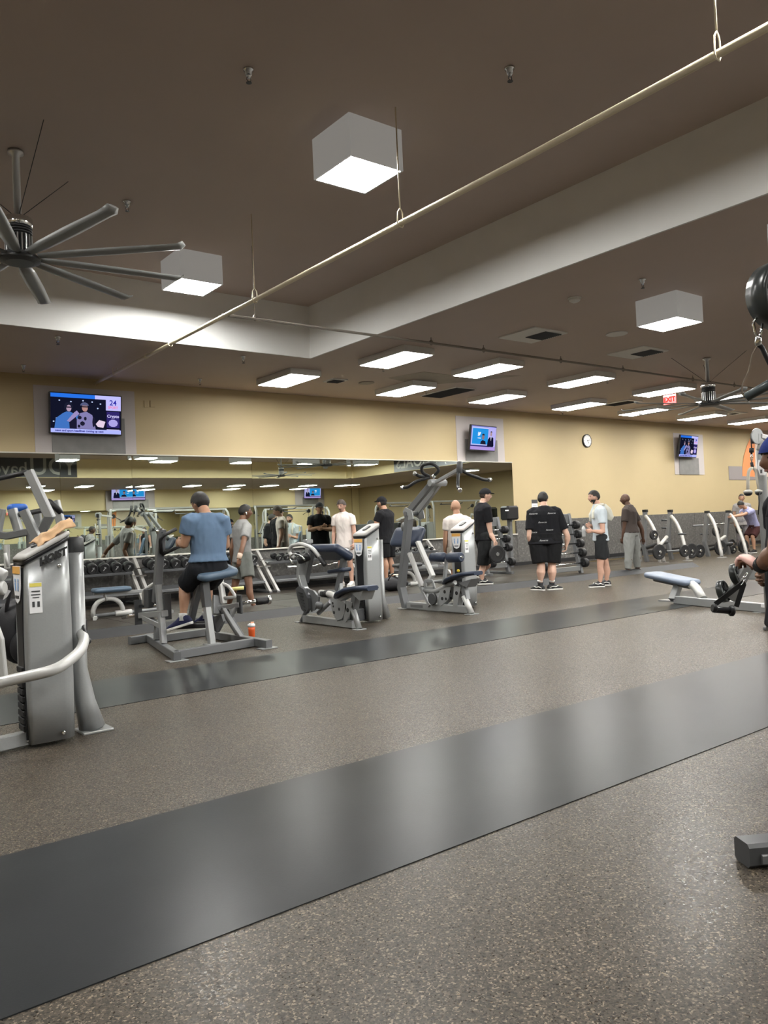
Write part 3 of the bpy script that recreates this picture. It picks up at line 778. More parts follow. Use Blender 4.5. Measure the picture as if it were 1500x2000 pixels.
# blank light switch plates on the wall right of the first television
for q, dx in (((286, 789), 0.05), ((298, 789), 0.05)):
    p = on_y(*q, YW - 0.01); b = MB(); b.box(p, (0.09, 0.012, 0.13), ch=0.003); tag(b.build('wall_plate', YELM), 'blank cover plate on the yellow wall, ' + ('left' if q[0] < 290 else 'right') + ' one of a pair beside the big television', 'wall plate')
# ================================================================ weight stack towers
LABEL_OR = mat('orange_placard', (0.78, 0.42, 0.10), 0.5)
LABEL_BL = mat('blue_print', (0.2, 0.36, 0.62), 0.5)
LABEL_YE = mat('yellow_print', (0.72, 0.62, 0.12), 0.5)
CAPM = mat('warm_grey_cap', (0.34, 0.33, 0.315), 0.45)
def tower(t, x0, x1, y0, y1, h0=1.20, h1=1.34, orange_side=False, capm=CAPM):
    # rounded shroud around the weight stack; open front faces -x
    def outline(k, r=0.075, fr=0.022, n=5):
        pts = []
        for cx, cy, a0, rr in ((x1 - r, y1 - r, 0, r), (x0 + fr, y1 - fr, 90, fr), (x0 + fr, y0 + fr, 180, fr), (x1 - r, y0 + r, 270, r)):
            for i in range(n):
                a = math.radians(a0 + 90 * i / (n - 1)); pts.append((cx + (rr - k) * math.cos(a), cy + (rr - k) * math.sin(a)))
        return pts
    def top(x): return h0 + (h1 - h0) * (x - x0) / (x1 - x0)
    o = outline(0)
    b = MB()
    xc = (x0 + x1) / 2; yc = (y0 + y1) / 2
    rs = []
    for u in (0.012, 0.25, 0.45, 0.7, 1.0):
        bulge = 1.0 + 0.05 * math.sin(math.pi * u)
        rs.append([V3((xc + (x - xc) * bulge, yc + (y - yc) * bulge, 0.012 + (top(x) - 0.055) * u)) for x, y in o])
    b.rings(rs); b.build('shroud', STEEL, t)
    # black channel in front with the plates showing
    w = y1 - y0
    b = MB()
    xf = x0 - 0.012
    ww = [(0.05, 0.30), (0.35, 0.27), (0.7, 0.26), (1.0, 0.33), (h0 - 0.08, 0.37)]
    L = [V3((xf, yc - w * q, z)) for z, q in ww]; R = [V3((xf, yc + w * q, z)) for z, q in ww[::-1]]
    b.prism(L + R, (0.02, 0, 0)); b.build('front_channel', BLACK_PL, t)
    for k in range(9):
        b = MB(); b.box((xf - 0.004, yc, 0.12 + k * 0.045), (0.02, w * 0.5, 0.036), ch=0.004); b.build('weight_plate', BLACK, t)
    # sloping cap
    c = MB(); o2 = outline(-0.012); o3 = outline(0.012)
    c.rings([[V3((x, y, top(x) - 0.058)) for x, y in o2], [V3((x, y, top(x) - 0.03)) for x, y in o2]]); c.build('cap_rim', BLACK_PL, t)
    c = MB(); c.rings([[V3((x, y, top(x) - 0.03)) for x, y in outline(-0.016)], [V3((x, y, top(x) - 0.012)) for x, y in o2], [V3((x, y, top(x))) for x, y in o3]]); cp = c.build('cap', capm, t)
    s = MB(); M = frame((x1 - x0, 0, h1 - h0)); s.pad((x0 + 0.13, yc, top(x0 + 0.13) + 0.004), M, 0.13, 0.08, 0.02, 0.03); s.build('pin_holder', DARK_GREY, cp)
    # placards
    p = MB(); q = w * 0.36
    p.prism([(xf - 0.004, yc - q, h0 - 0.07), (xf - 0.004, yc + q, h0 - 0.07), (xf - 0.004, yc + q * 0.92, h0 - 0.2), (xf - 0.004, yc + q * 0.55, h0 - 0.285), (xf - 0.004, yc, h0 - 0.305), (xf - 0.004, yc - q * 0.55, h0 - 0.285), (xf - 0.004, yc - q * 0.92, h0 - 0.2)], (-0.004, 0, 0)); pl = p.build('placard', PAPER, t)
    p = MB(); p.box((xf - 0.010, yc, h0 - 0.095), (0.003, q * 1.9, 0.045)); p.build('orange_header', LABEL_OR, pl)
    for dy in (-0.4, 0.4):
        p = MB(); p.ball((xf - 0.010, yc + dy * q, h0 - 0.16), (0.002, 0.012, 0.014), 8, 5); p.beam((xf - 0.010, yc + dy * q, h0 - 0.175), (xf - 0.010, yc + dy * q * 0.8, h0 - 0.225), 0.02, 0.003, (1, 0, 0)); p.build('printed_figure', LABEL_BL, pl)
    p = MB(); p.box((xf - 0.010, yc, h0 - 0.262), (0.003, q * 0.9, 0.014)); p.build('printed_line', DARK_GREY, pl)
    # notice and bolts on the broad side
    ys = y0 - 0.004
    p = MB(); p.box((x0 + 0.055, ys - 0.004, h0 - 0.27), (0.075, 0.004, 0.19)); st = p.build('notice', PAPER, t)
    p = MB(); p.box((x0 + 0.055, ys - 0.008, h0 - 0.19), (0.07, 0.002, 0.022)); p.build('yellow_band', LABEL_YE, st)
    for k, (dx, dz, a, c2) in enumerate(((0, -0.23, 0.05, 0.008), (0, -0.25, 0.055, 0.006), (0, -0.268, 0.04, 0.006), (-0.015, -0.31, 0.014, 0.034), (0.015, -0.31, 0.014, 0.034))):
        p = MB(); p.box((x0 + 0.055 + dx, ys - 0.008, h0 + dz), (a, 0.002, c2)); p.build('print', DARK_GREY, st)
    for xx, zz in ((xc + 0.06, h0 - 0.08), (xc + 0.05, 0.07)):
        p = MB(); p.lathe((xx, ys + 0.0, zz), (xx, ys - 1, zz), [(0, 0.014), (0.012, 0.014), (0.018, 0.008)], 10); p.build('bolt', CHROME, t)
    return ys
# ---------------- left tower
MA = thing('weight_machine', 'silver weight stack machine tower with a pale guard rail at the left edge', 'exercise machine', (1.4, 5.4, 0))
tower(MA, 1.265, 1.545, 5.275, 5.53, 1.20, 1.345)
text('logo', 'HOIST', 0.062, BLACK_PL, on_y(103, 1088, 5.248), (0.93, 0, 0.37), (-0.22, 0, 0.97), MA, 0.004, 0.004, shear=0.25)
b = MB(); b.tube([(1.625, 5.48, 1.22), (1.625, 5.48, 0.42), (1.66, 5.48, 0.2), (1.70, 5.48, 0.02)], [0.058, 0.058, 0.066, 0.085], 14); b.build('rear_post', STEEL, MA)
b = MB(); b.cyl((1.625, 5.48, 1.19), (1.625, 5.48, 1.3), 0.064, 14, 0.012); b.build('post_cap', DARK_GREY, MA)
b = MB(); b.box((1.71, 5.47, 0.008), (0.2, 0.2, 0.016), ch=0.004); b.build('foot_plate', STEEL, MA)
gp = [at(-60, 1352, 4.62), at(0, 1333, 4.66), at(112, 1308, 4.70), at(158, 1272, 4.95), at(166, 1246, 5.2), at(150, 1228, 5.38)]
b = MB(); b.tube(gp, 0.033, 14, bend=0.09); b.build('guard_rail', WHITE_ST, MA)
b = MB(); b.box(at(156, 1238, 5.36), (0.09, 0.05, 0.2), ch=0.01); b.tube([at(150, 1220, 5.34), at(162, 1222, 5.3), at(168, 1240, 5.22), at(160, 1252, 5.18)], 0.012, 8); b.ball(at(172, 1252, 5.25), 0.022, 10, 8); b.build('rail_bracket', BLACK_PL, MA)
b = MB(); b.beam((0.86, 5.30, 0.055), (1.27, 5.38, 0.055), 0.07, 0.085); b.build('base_rail', STEEL, MA)
b = MB(); b.box((1.06, 5.30, 0.06), (0.03, 0.13, 0.12), ch=0.006); b.build('rail_clamp', WHITE_ST, MA)
b = MB(); b.prism([at(42, 1440, 4.97), at(64, 1436, 4.96), at(64, 1447, 4.96), at(42, 1451, 4.97)], (0, 0.004, 0)); b.build('rating_label', PAPER, MA)
# crumpled brown paper towel on its cap
def crumple(name, pts, th, m, label, cat, seed=3):
    me = bpy.data.meshes.new(name)
    bm = bmesh.new()
    n, k = len(pts), len(pts[0])
    g = [[bm.verts.new(p) for p in row] for row in pts]
    for i in range(n - 1):
        for j in range(k - 1):
            bm.faces.new((g[i][j], g[i + 1][j], g[i + 1][j + 1], g[i][j + 1]))
    bmesh.ops.subdivide_edges(bm, edges=bm.edges[:], cuts=3, use_grid_fill=True)
    for v in bm.verts:
        q = noise.noise_vector(v.co * 16 + V3((seed, 0, 0))); v.co += q * th * 1.6; 
        q = noise.noise_vector(v.co * 45); v.co += q * th * 0.35
    bmesh.ops.solidify(bm, geom=bm.faces[:], thickness=0.006)
    bm.to_mesh(me); bm.free()
    for p in me.polygons: p.use_smooth = True
    me.materials.append(m)
    return tag(link(name, me), label, cat)
TAN = mat('tan_paper', (0.52, 0.33, 0.18), 0.75, noise_amt=0.2, noise_scale=25)
pts = []
for i in range(6):
    u = i / 5
    row = []
    for j in range(5):
        v = j / 4
        x = 1.35 + 0.23 * u; y = 5.30 + 0.21 * v
        hgt = 1.20 + 0.145 * (x - 1.265) / 0.28 + 0.024 + 0.035 * math.sin(math.pi * v) * (0.3 + u)
        if v < 0.1: hgt -= 0.012
        row.append((x, y, hgt))
    pts.append(row)
crumple('paper_towel', pts, 0.014, TAN, 'crumpled tan paper towel draped over the cap of the left tower', 'paper towel')

# ---------------- preacher curl machine with tower
MP_ = thing('weight_machine', 'silver arm curl machine with a navy arm pad and small seat, in the middle', 'exercise machine', (6.1, 8.8, 0))
tower(MP_, 6.335, 6.605, 8.60, 8.87, 1.20, 1.335)
b = MB(); b.tube([(6.72, 8.80, 1.1), (6.72, 8.80, 0.3), (6.78, 8.8, 0.02)], [0.05, 0.05, 0.07], 12); b.build('rear_post', STEEL, MP_)
def PX_(x, *yz): return [V3((x, y, z)) for y, z in yz]
X0 = 5.88
b = MB(); b.beam((X0, 8.3, 0.055), (X0, 9.48, 0.055), 0.07, 0.095); b.build('base_rail', STEEL, MP_)
b = MB(); b.beam((X0, 8.9, 0.05), (6.34, 8.85, 0.05), 0.08, 0.08); b.beam((X0, 8.5, 0.12), (6.34, 8.72, 0.12), 0.07, 0.16); b.build('cross_beam', DARK_GREY, MP_)
for nm, pp, w in (('front_leg', PX_(X0 - 0.02, (8.29, 0.27), (8.165, 0.01)), 0.075), ('rear_leg', PX_(X0, (9.36, 0.24), (9.57, 0.01)), 0.06)):
    b = MB(); b.tube(pp, w / 2, 12); lg = b.build(nm, STEEL if nm == 'front_leg' else STEEL_D, MP_)
    b = MB(); b.box((pp[1].x, pp[1].y, 0.006), (0.16, 0.1, 0.012), ch=0.003); b.build('foot_plate', STEEL, lg)
b = MB(); b.beam((X0, 8.29, 0.25), (X0, 8.22, 0.44), 0.09, 0.09); b.beam((X0, 8.25, 0.3), (X0, 8.6, 0.22), 0.09, 0.09); b.build('seat_frame', STEEL_D, MP_)
# linkage plates with round holes
def holed_plate(parent, x, pts, holes, m, th=0.012, name='link_plate'):
    b = MB(); b.prism([(x, y, z) for y, z in pts], (th, 0, 0)); o = b.build(name, m, parent)
    for y, z, r in holes:
        q = MB(); q.cyl((x - 0.003, y, z), (x + th + 0.003, y, z), r, 14); q.build('hole', BLACK, o)
    return o
for dx in (-0.05, 0.05):
    holed_plate(MP_, X0 + dx, [(8.75, 0.37), (8.62, 0.37), (8.38, 0.31), (8.40, 0.24), (8.5, 0.12), (8.62, 0.085), (8.72, 0.2)], [(8.69, 0.31, 0.017), (8.68, 0.27, 0.015), (8.67, 0.19, 0.022), (8.55, 0.24, 0.02)], STEEL)
    holed_plate(MP_, X0 + dx, [(8.40, 0.36), (8.25, 0.34), (8.33, 0.16), (8.42, 0.08), (8.47, 0.1), (8.42, 0.24)], [(8.36, 0.24, 0.028)], STEEL)
b = MB(); b.tube(PX_(X0, (9.05, 0.43), (8.78, 0.42), (8.52, 0.33)), 0.042, 12, bend=0.08); b.build('upper_tube', WHITE_ST, MP_)
b = MB(); b.tube(PX_(X0, (9.0, 0.42), (8.86, 0.42)), 0.047, 12); b.build('black_sleeve', BLACK, MP_)
b = MB(); b.tube(PX_(X0, (9.12, 0.15), (8.82, 0.32)), 0.03, 10); b.build('lower_link', STEEL_D, MP_)
b = MB(); b.ball((X0 - 0.05, 9.02, 0.27), 0.055, 12, 8); b.build('counterweight', STEEL_D, MP_)
# lever with guide cam
b = MB(); b.path_beam(PX_(X0 - 0.05, (9.42, 0.86), (9.46, 0.66), (9.38, 0.48), (9.22, 0.38)), 0.07, 0.10, (1, 0, 0)); b.build('lever', STEEL, MP_)
cam_pts = [(9.47, 0.48), (9.38, 0.52), (9.27, 0.48), (9.17, 0.36), (9.17, 0.22), (9.24, 0.15), (9.34, 0.2), (9.43, 0.34)]
b = MB(); b.prism([(X0 - 0.13, y, z) for y, z in cam_pts], (0.05, 0, 0)); cm = b.build('cam_cover', DARK_GREY, MP_)
for k in range(6):
    b = MB(); b.beam((X0 - 0.135, 9.40 - k * 0.025, 0.44 - k * 0.045), (X0 - 0.135, 9.29 - k * 0.012, 0.42 - k * 0.045), 0.012, 0.01, (1, 0, 0)); b.build('cam_rib', BLACK, cm)
b = MB(); b.prism([(X0 - 0.07, y, z) for y, z in [(9.3, 0.49), (9.12, 0.46), (9.0, 0.38), (9.02, 0.28), (9.12, 0.2), (9.2, 0.17)]], (0.03, 0, 0)); b.build('cam_plate', STEEL_D, MP_)
b = MB(); b.prism([(X0 + 0.1, y, z) for y, z in [(9.1, 0.40), (9.02, 0.46), (8.9, 0.46), (8.8, 0.40), (8.9, 0.36), (9.05, 0.34)]], (0.03, 0, 0)); b.build('cam_plate', STEEL, MP_)
b = MB(); b.cyl((X0 - 0.1, 9.44, 0.86), (X0 + 0.05, 9.36, 0.92), 0.06, 14, 0.01); b.build('pivot_housing', BLACK_PL, MP_)
# curved curl handle
hp = [V3((X0 - 0.12, 9.47, 0.9)), V3((X0 - 0.14, 9.60, 0.98)), V3((X0 - 0.14, 9.53, 1.07)), V3((X0 - 0.12, 9.30, 1.10)), V3((X0 - 0.08, 9.08, 1.04)), V3((X0 - 0.05, 8.94, 0.90))]
b = MB(); b.tube(hp, 0.027, 12, bend=0.08); b.build('curl_handle', WHITE_ST, MP_)
b = MB(); b.cyl(V3((X0 - 0.05, 8.96, 0.915)), V3((X0 - 0.03, 8.86, 0.80)), 0.033, 12, 0.008); b.build('hand_grip', BLACK, MP_)
b = MB(); b.tube([V3((X0 - 0.14, 9.5, 0.83)), V3((X0 - 0.16, 9.56, 0.9)), V3((X0 - 0.14, 9.47, 0.965)), V3((X0 - 0.1, 9.33, 0.93)), V3((X0 - 0.08, 9.28, 0.87))], 0.012, 8, bend=0.04); b.build('guard_loop', CHROME, MP_)
b = MB(); b.beam((6.0, 9.40, 1.0), (5.98, 9.58, 0.55), 0.075, 0.075, (1, 0, 0)); b.build('front_post', STEEL_D, MP_)
b = MB(); b.beam((6.08, 8.70, 1.0), (6.1, 9.02, 0.30), 0.07, 0.07, (1, 0, 0)); b.build('rear_pad_post', STEEL_D, MP_)
b = MB(); b.pad((6.02, 8.96, 0.965), frame((0, -1, -0.0), (0.5, 0, 0.85)), 0.66, 0.34, 0.12, 0.06, 0.05); b.build('arm_pad', NAVY_VINYL, MP_)
b = MB(); b.pad((6.12, 8.93, 0.715), frame((0, -1, 0.1)), 0.36, 0.2, 0.055, 0.05); b.build('chest_pad', NAVY_VINYL, MP_)
b = MB(); b.beam((6.12, 8.92, 0.69), (6.08, 8.86, 0.3), 0.055, 0.055, (1, 0, 0)); b.build('pad_post', STEEL, MP_)
b = MB(); b.path_beam([(X0, 8.56, 0.36), (X0, 8.3, 0.45), (X0, 7.99, 0.47)], 0.09, 0.05); b.prism([(X0 - 0.1, 8.18, 0.46), (X0 - 0.1, 7.95, 0.5), (X0 - 0.1, 8.03, 0.38)], (0.2, 0, 0)); b.build('seat_bracket', STEEL, MP_)
b = MB()
sp = [(8.60, 0.40, 0.10), (8.5, 0.45, 0.15), (8.3, 0.505, 0.165), (8.1, 0.53, 0.165), (7.93, 0.535, 0.14), (7.87, 0.53, 0.09)]
rs = []
for y, z, w in sp:
    rs.append([V3((X0 - w, y, z)), V3((X0 - w * 0.8, y, z + 0.026)), V3((X0 + w * 0.8, y, z + 0.026)), V3((X0 + w, y, z)), V3((X0 + w * 0.8, y, z - 0.028)), V3((X0 - w * 0.8, y, z - 0.028))])
b.rings(rs); b.build('seat', NAVY_VINYL, MP_)
b = MB(); b.box((6.0, 9.5, 1.12), (0.12, 0.1, 0.06), ch=0.012); b.beam((6.0, 9.5, 1.1), (6.0, 9.5, 0.9), 0.07, 0.07); b.build('frame_head', STEEL, MP_)

# ---------------- lat pulldown machine with tower
ML = thing('weight_machine', 'tall silver pulldown machine with two black forked handles beside a tower', 'exercise machine', (8.0, 8.8, 0))
tower(ML, 8.25, 8.52, 8.73, 9.0, 1.20, 1.335, capm=mat('pale_pink_cap', (0.55, 0.5, 0.48), 0.45))
X0 = 7.78
b = MB(); b.beam((X0, 8.18, 0.06), (X0, 9.52, 0.06), 0.075, 0.10); b.build('base_rail', STEEL, ML)
b = MB(); b.box((X0 - 0.04, 9.28, 0.06), (0.006, 0.28, 0.04)); b.build('slot_cover', STEEL_D, ML)
b = MB(); b.beam((X0, 8.8, 0.06), (8.26, 8.84, 0.06), 0.08, 0.08); b.build('cross_beam', DARK_GREY, ML)
b = MB(); b.path_beam(PX_(X0, (9.575, 0.01), (9.67, 0.33), (9.40, 1.44)), 0.085, 0.12, (1, 0, 0)); b.build('mast', STEEL_D, ML)
b = MB(); b.box((X0, 9.6, 0.008), (0.2, 0.16, 0.016), ch=0.004); b.build('foot_plate', STEEL, ML)
for dx in (-0.055, 0.17):
    holed_plate(ML, X0 + dx, [(9.49, 1.5), (9.42, 1.56), (9.27, 1.50), (9.25, 1.38), (9.36, 1.36), (9.46, 1.42)], [], STEEL, 0.012, 'pivot_plate')
b = MB(); b.cyl((X0 - 0.07, 9.42, 1.46), (X0 + 0.25, 9.42, 1.46), 0.035, 12); b.build('pivot', STEEL_D, ML)
for dx in (0, 0.2):
    b = MB(); b.beam((X0 + dx, 9.46, 1.46), (X0 + dx * 0.7, 8.82, 1.90), 0.055, 0.10); b.build('boom', STEEL_D if dx == 0 else STEEL, ML)
b = MB(); b.beam((X0 + 0.02, 8.83, 1.88), (X0 + 0.02, 8.25, 2.05), 0.05, 0.05); b.build('cross_boom', STEEL, ML)
b = MB(); b.cyl((X0 - 0.07, 8.82, 1.89), (X0 + 0.24, 8.82, 1.89), 0.05, 14); b.build('boom_joint', STEEL, ML)
def fork(name, root, ends):
    b = MB()
    for e in ends:
        b.tube([V3(root)] + [V3(q) for q in e], 0.024, 10, bend=0.06)
    o = b.build(name, BLACK, ML)
    for e in ends:
        b = MB(); d = (V3(e[-1]) - V3(e[-2])).normalized(); b.cyl(V3(e[-1]), V3(e[-1]) + d * 0.05, 0.03, 12, 0.006); b.build('end_cap', CHROME, o)
fork('handle', (X0, 8.25, 2.05), [[(X0 - 0.05, 8.23, 1.9), (X0 - 0.12, 8.17, 1.78), (X0 - 0.2, 8.05, 1.74)], [(X0 + 0.12, 8.2, 1.97), (X0 + 0.34, 8.1, 1.88), (X0 + 0.42, 8.1, 1.88)]])
b = MB(); b.cyl((X0, 8.25, 1.98), (X0 + 0.02, 8.25, 2.15), 0.045, 12, 0.01); b.build('handle_hub', DARK_GREY, ML)
fork('handle', (X0 - 0.02, 8.86, 1.98), [[(X0 - 0.18, 9.0, 1.92), (X0 - 0.26, 9.1, 1.845), (X0 - 0.28, 9.16, 1.845)], [(X0 - 0.1, 8.95, 2.05), (X0 - 0.12, 8.92, 2.16), (X0 - 0.02, 8.8, 2.18), (X0 + 0.06, 8.72, 2.08), (X0 + 0.02, 8.8, 2.0)], [(X0 - 0.1, 9.0, 2.0), (X0 - 0.14, 9.03, 2.03)]])
b = MB(); b.pad((8.02, 9.76, 1.1), frame((0, -1, 0), (-0.9, 0, 0.5)), 0.72, 0.34, 0.10, 0.08); b.build('chest_pad', NAVY_VINYL, ML)
b = MB(); b.beam((8.02, 9.74, 1.05), (X0 + 0.04, 9.62, 0.8), 0.06, 0.06); b.ball((8.0, 9.8, 1.26), (0.05, 0.07, 0.08), 10, 8); b.build('pad_arm', STEEL_D, ML)
b = MB(); b.path_beam(PX_(X0 + 0.02, (9.25, 1.03), (8.95, 0.53), (9.05, 0.42), (9.16, 0.36)), 0.05, 0.08, (1, 0, 0)); b.build('lever', WHITE_ST, ML)
b = MB(); b.beam((X0 - 0.03, 9.40, 0.86), (X0 - 0.03, 9.14, 0.36), 0.05, 0.07, (1, 0, 0)); b.build('lever_link', WHITE_ST, ML)
b = MB(); b.beam((X0 - 0.02, 9.2, 0.4), (X0 - 0.02, 8.98, 0.08), 0.055, 0.07, (1, 0, 0)); b.build('lower_lever', STEEL, ML)
b = MB()
for a, c in (((8.86, 0.34), (9.06, 0.34)), ((9.06, 0.34), (9.06, 0.45)), ((9.06, 0.45), (8.9, 0.45)), ((8.9, 0.45), (8.86, 0.34))): b.beam((X0 - 0.03, *a), (X0 - 0.03, *c), 0.05, 0.02, (1, 0, 0))
b.build('pivot_frame', STEEL, ML)
b = MB(); b.tube(PX_(X0 - 0.02, (9.1, 0.30), (8.86, 0.29), (8.55, 0.40), (8.42, 0.44)), 0.036, 12, bend=0.08); b.build('seat_tube', STEEL, ML)
for dx in (-0.05, 0.05):
    holed_plate(ML, X0 + dx, [(8.72, 0.37), (8.5, 0.37), (8.55, 0.2), (8.72, 0.09), (8.8, 0.12), (8.74, 0.26)], [(8.62, 0.3, 0.025), (8.68, 0.2, 0.025), (8.6, 0.2, 0.02)], STEEL)
    holed_plate(ML, X0 + dx, [(8.42, 0.4), (8.28, 0.38), (8.38, 0.1), (8.46, 0.1)], [(8.37, 0.29, 0.028)], STEEL)
b = MB(); b.cyl((X0 - 0.1, 8.86, 0.19), (X0 - 0.05, 8.86, 0.19), 0.09, 18, 0.01); b.build('cam', DARK_GREY, ML)
b = MB(); b.beam((X0, 8.27, 0.42), (X0, 8.22, 0.2), 0.08, 0.08); b.prism([(X0 - 0.09, 8.28, 0.44), (X0 - 0.09, 8.02, 0.5), (X0 - 0.09, 8.12, 0.38)], (0.18, 0, 0)); b.build('seat_frame', STEEL_D, ML)
b = MB(); b.tube(PX_(X0 - 0.02, (8.25, 0.25), (8.11, 0.01)), 0.042, 12); lg = b.build('front_leg', WHITE_ST, ML)
b = MB(); b.box((X0 - 0.02, 8.11, 0.006), (0.18, 0.12, 0.012), ch=0.003); b.build('foot_plate', STEEL, lg)
rs = []; b = MB()
for y, z, w in [(8.62, 0.43, 0.10), (8.52, 0.48, 0.15), (8.35, 0.535, 0.165), (8.15, 0.57, 0.165), (8.02, 0.58, 0.14), (7.96, 0.58, 0.09)]:
    rs.append([V3((X0 - w, y, z)), V3((X0 - w * 0.8, y, z + 0.026)), V3((X0 + w * 0.8, y, z + 0.026)), V3((X0 + w, y, z)), V3((X0 + w * 0.8, y, z - 0.028)), V3((X0 - w * 0.8, y, z - 0.028))])
b.rings(rs); b.build('seat', NAVY_VINYL, ML)
for y0, y1 in ((8.9, 8.62), (8.54, 8.26)):
    b = MB(); b.lathe((X0 - 0.02, y0, 0.79), (X0 - 0.02, y1, 0.80), [(0, 0.055), (0.02, 0.072), (0.26, 0.072), (0.28, 0.055)], 18); b.build('knee_roller', NAVY_VINYL, ML)
b = MB(); b.cyl((X0 - 0.02, 8.94, 0.79), (X0 - 0.02, 8.24, 0.80), 0.02, 10); b.build('roller_axle', CHROME, ML)
b = MB(); b.beam((X0 - 0.0, 8.6, 0.77), (X0, 8.68, 0.42), 0.045, 0.05, (1, 0, 0)); b.build('roller_post', STEEL, ML)
b = MB(); b.ball((X0 + 0.05, 8.42, 0.6), 0.022, 10, 8); b.build('yellow_knob', mat('yellow_knob', (0.7, 0.5, 0.03), 0.4), ML)

# ---------------- plate loaded frame machine with the seated man
MC = thing('weight_machine', 'grey plate loaded frame machine on which the man in blue sits', 'exercise machine', fl(385, 1262))
def fp(px, py, z=0.05): return fl(px, py, z)
SQ = 0.075
A1, A2 = fp(290, 1245), fp(346, 1282)
B1, B2 = fp(256, 1251), fp(296, 1245)
C1, C2 = fp(344, 1279), fp(496, 1254)
D1, D2 = fp(408, 1238), fp(524, 1258)
E1, E2 = fp(322, 1246), fp(412, 1233)
for nm, a, b_ in (('left_base_beam', A1, A2), ('left_foot_beam', B1, B2), ('front_base_beam', C1, C2), ('right_base_beam', D1, D2), ('rear_base_beam', E1, E2)):
    b = MB(); b.beam(a, b_, SQ, 0.09, ext=0.02); o = b.build(nm, STEEL_D, MC)
    if nm in ('left_base_beam', 'right_base_beam'):
        b = MB(); q = b_ - (b_ - a).normalized() * 0.03; b.box((q.x, q.y, 0.005), (0.2, 0.14, 0.01), ch=0.003); b.build('foot_plate', STEEL, o)
        for k in (0.12, 0.88):
            b = MB(); q = a.lerp(b_, k) + V3((0, 0, 0.002)); n_ = V3((-0.6, -0.8, 0)); b.ball(q + n_ * 0.042, 0.014, 8, 6); b.build('bolt', CHROME, o)
def vert(base, py, dz=0):           # point above a floor point at image row py
    return up(base, py)
S0 = fp(414, 1258, 0.09); dS = dep(S0)
S1 = at(404, 1184, dS + 0.05); S2 = at(399, 1138, dS + 0.08)
b = MB(); b.beam(S0, S1, 0.07, 0.07, (1, 0, 0)); b.build('seat_post', STEEL, MC)
b = MB(); b.beam(S1.lerp(S0, 0.02), S2, 0.085, 0.085, (1, 0, 0)); b.build('seat_sleeve', DARK_GREY, MC)
b = MB(); b.box(S0 + V3((0, 0, 0.004)), (0.17, 0.1, 0.012), ch=0.003); b.build('post_flange', STEEL, MC)
T0 = at(372, 1216, dS + 0.45); T1 = at(390, 1138, dS + 0.12)
b = MB(); b.beam(T0, T1, 0.07, 0.07, (1, 0, 0)); b.build('rear_strut', STEEL_D, MC)
seatc = at(419, 1118, dS + 0.14)
b = MB(); b.pad(seatc, frame((0.86, 0.0, 0.10), (0.05, -0.2, 1)), 0.46, 0.36, 0.085, 0.09, 0.035); b.build('seat', BLUE_VINYL, MC)
b = MB(); b.beam(at(392, 1140, dS + 0.1), at(432, 1124, dS + 0.15), 0.11, 0.04); b.build('seat_bracket', DARK_GREY, MC)
# left upright group
U0 = A2.lerp(A1, 0.42) + V3((0, 0, 0.04)); dU = dep(U0)
U1 = at(315, 1199, dU + 0.12)
b = MB(); b.beam(U0, U1, 0.065, 0.065, (1, 0, 0)); b.build('left_upright', STEEL, MC)
b = MB(); b.beam(at(276, 1202, dU + 0.5), at(322, 1198, dU + 0.08), 0.08, 0.07); b.build('left_top_beam', STEEL, MC)
b = MB(); b.beam(at(282, 1206, dU + 0.42), at(316, 1222, dU + 0.1), 0.06, 0.06); b.build('left_brace', STEEL, MC)
b = MB(); b.beam(at(306, 1250, dU + 0.3), at(307, 1222, dU + 0.35), 0.06, 0.06, (1, 0, 0)); b.build('left_rear_upright', STEEL_D, MC)
M0, M1 = at(313, 1192, dU + 0.15), at(309, 1142, dU + 0.18)
b = MB(); b.beam(M0, M1, 0.065, 0.06, (1, 0, 0)); b.build('mast_foot', STEEL, MC)
b = MB(); b.beam(at(305, 1176, dU + 0.3), at(316, 1034, dU + 0.25), 0.075, 0.085, (1, 0, 0)); b.build('mast', STEEL_D, MC)
b = MB(); b.cyl(at(311, 1034, dU + 0.25), at(314, 1042, dU + 0.25), 0.045, 12); b.build('mast_cap', CHROME, MC)
b = MB(); b.tube([at(315, 1080, dU + 0.22), at(313, 1054, dU + 0.2), at(319, 1046, dU + 0.2), at(344, 1033, dU + 0.3)], 0.021, 10, bend=0.05); b.build('handle', BLACK, MC)
b = MB(); b.tube([at(316, 1083, dU + 0.24), at(352, 1066, dU + 0.3)], 0.022, 10); b.build('handle', BLACK, MC)
b = MB(); b.tube([at(283, 1185, dU + 0.45), at(279, 1155, dU + 0.42), at(303, 1138, dU + 0.3)], 0.021, 8, bend=0.05); b.build('guide_bar', WHITE_ST, MC)
b = MB(); b.tube([at(274, 1184, dU + 0.5), at(320, 1181, dU + 0.2)], 0.02, 8); b.build('axle', CHROME, MC)
for px, py, dd in ((270, 1195, 0.5), (327, 1184, 0.16)):
    c_ = at(px, py, dU + dd); b = MB(); b.beam(c_ + V3((0, 0, 0.14)), c_ - V3((0, 0, 0.15)), 0.02, 0.09, (1, 0, 0)); b.build('side_plate', DARK_GREY, MC)
b = MB(); b.box(at(294, 1168, dU + 0.35), (0.12, 0.12, 0.22), ch=0.01); b.build('bearing_block', DARK_GREY, MC)
b = MB(); b.tube([at(268, 1201, dU + 0.5), at(240, 1206, dU + 0.65)], 0.024, 10); b.build('weight_horn', CHROME, MC)
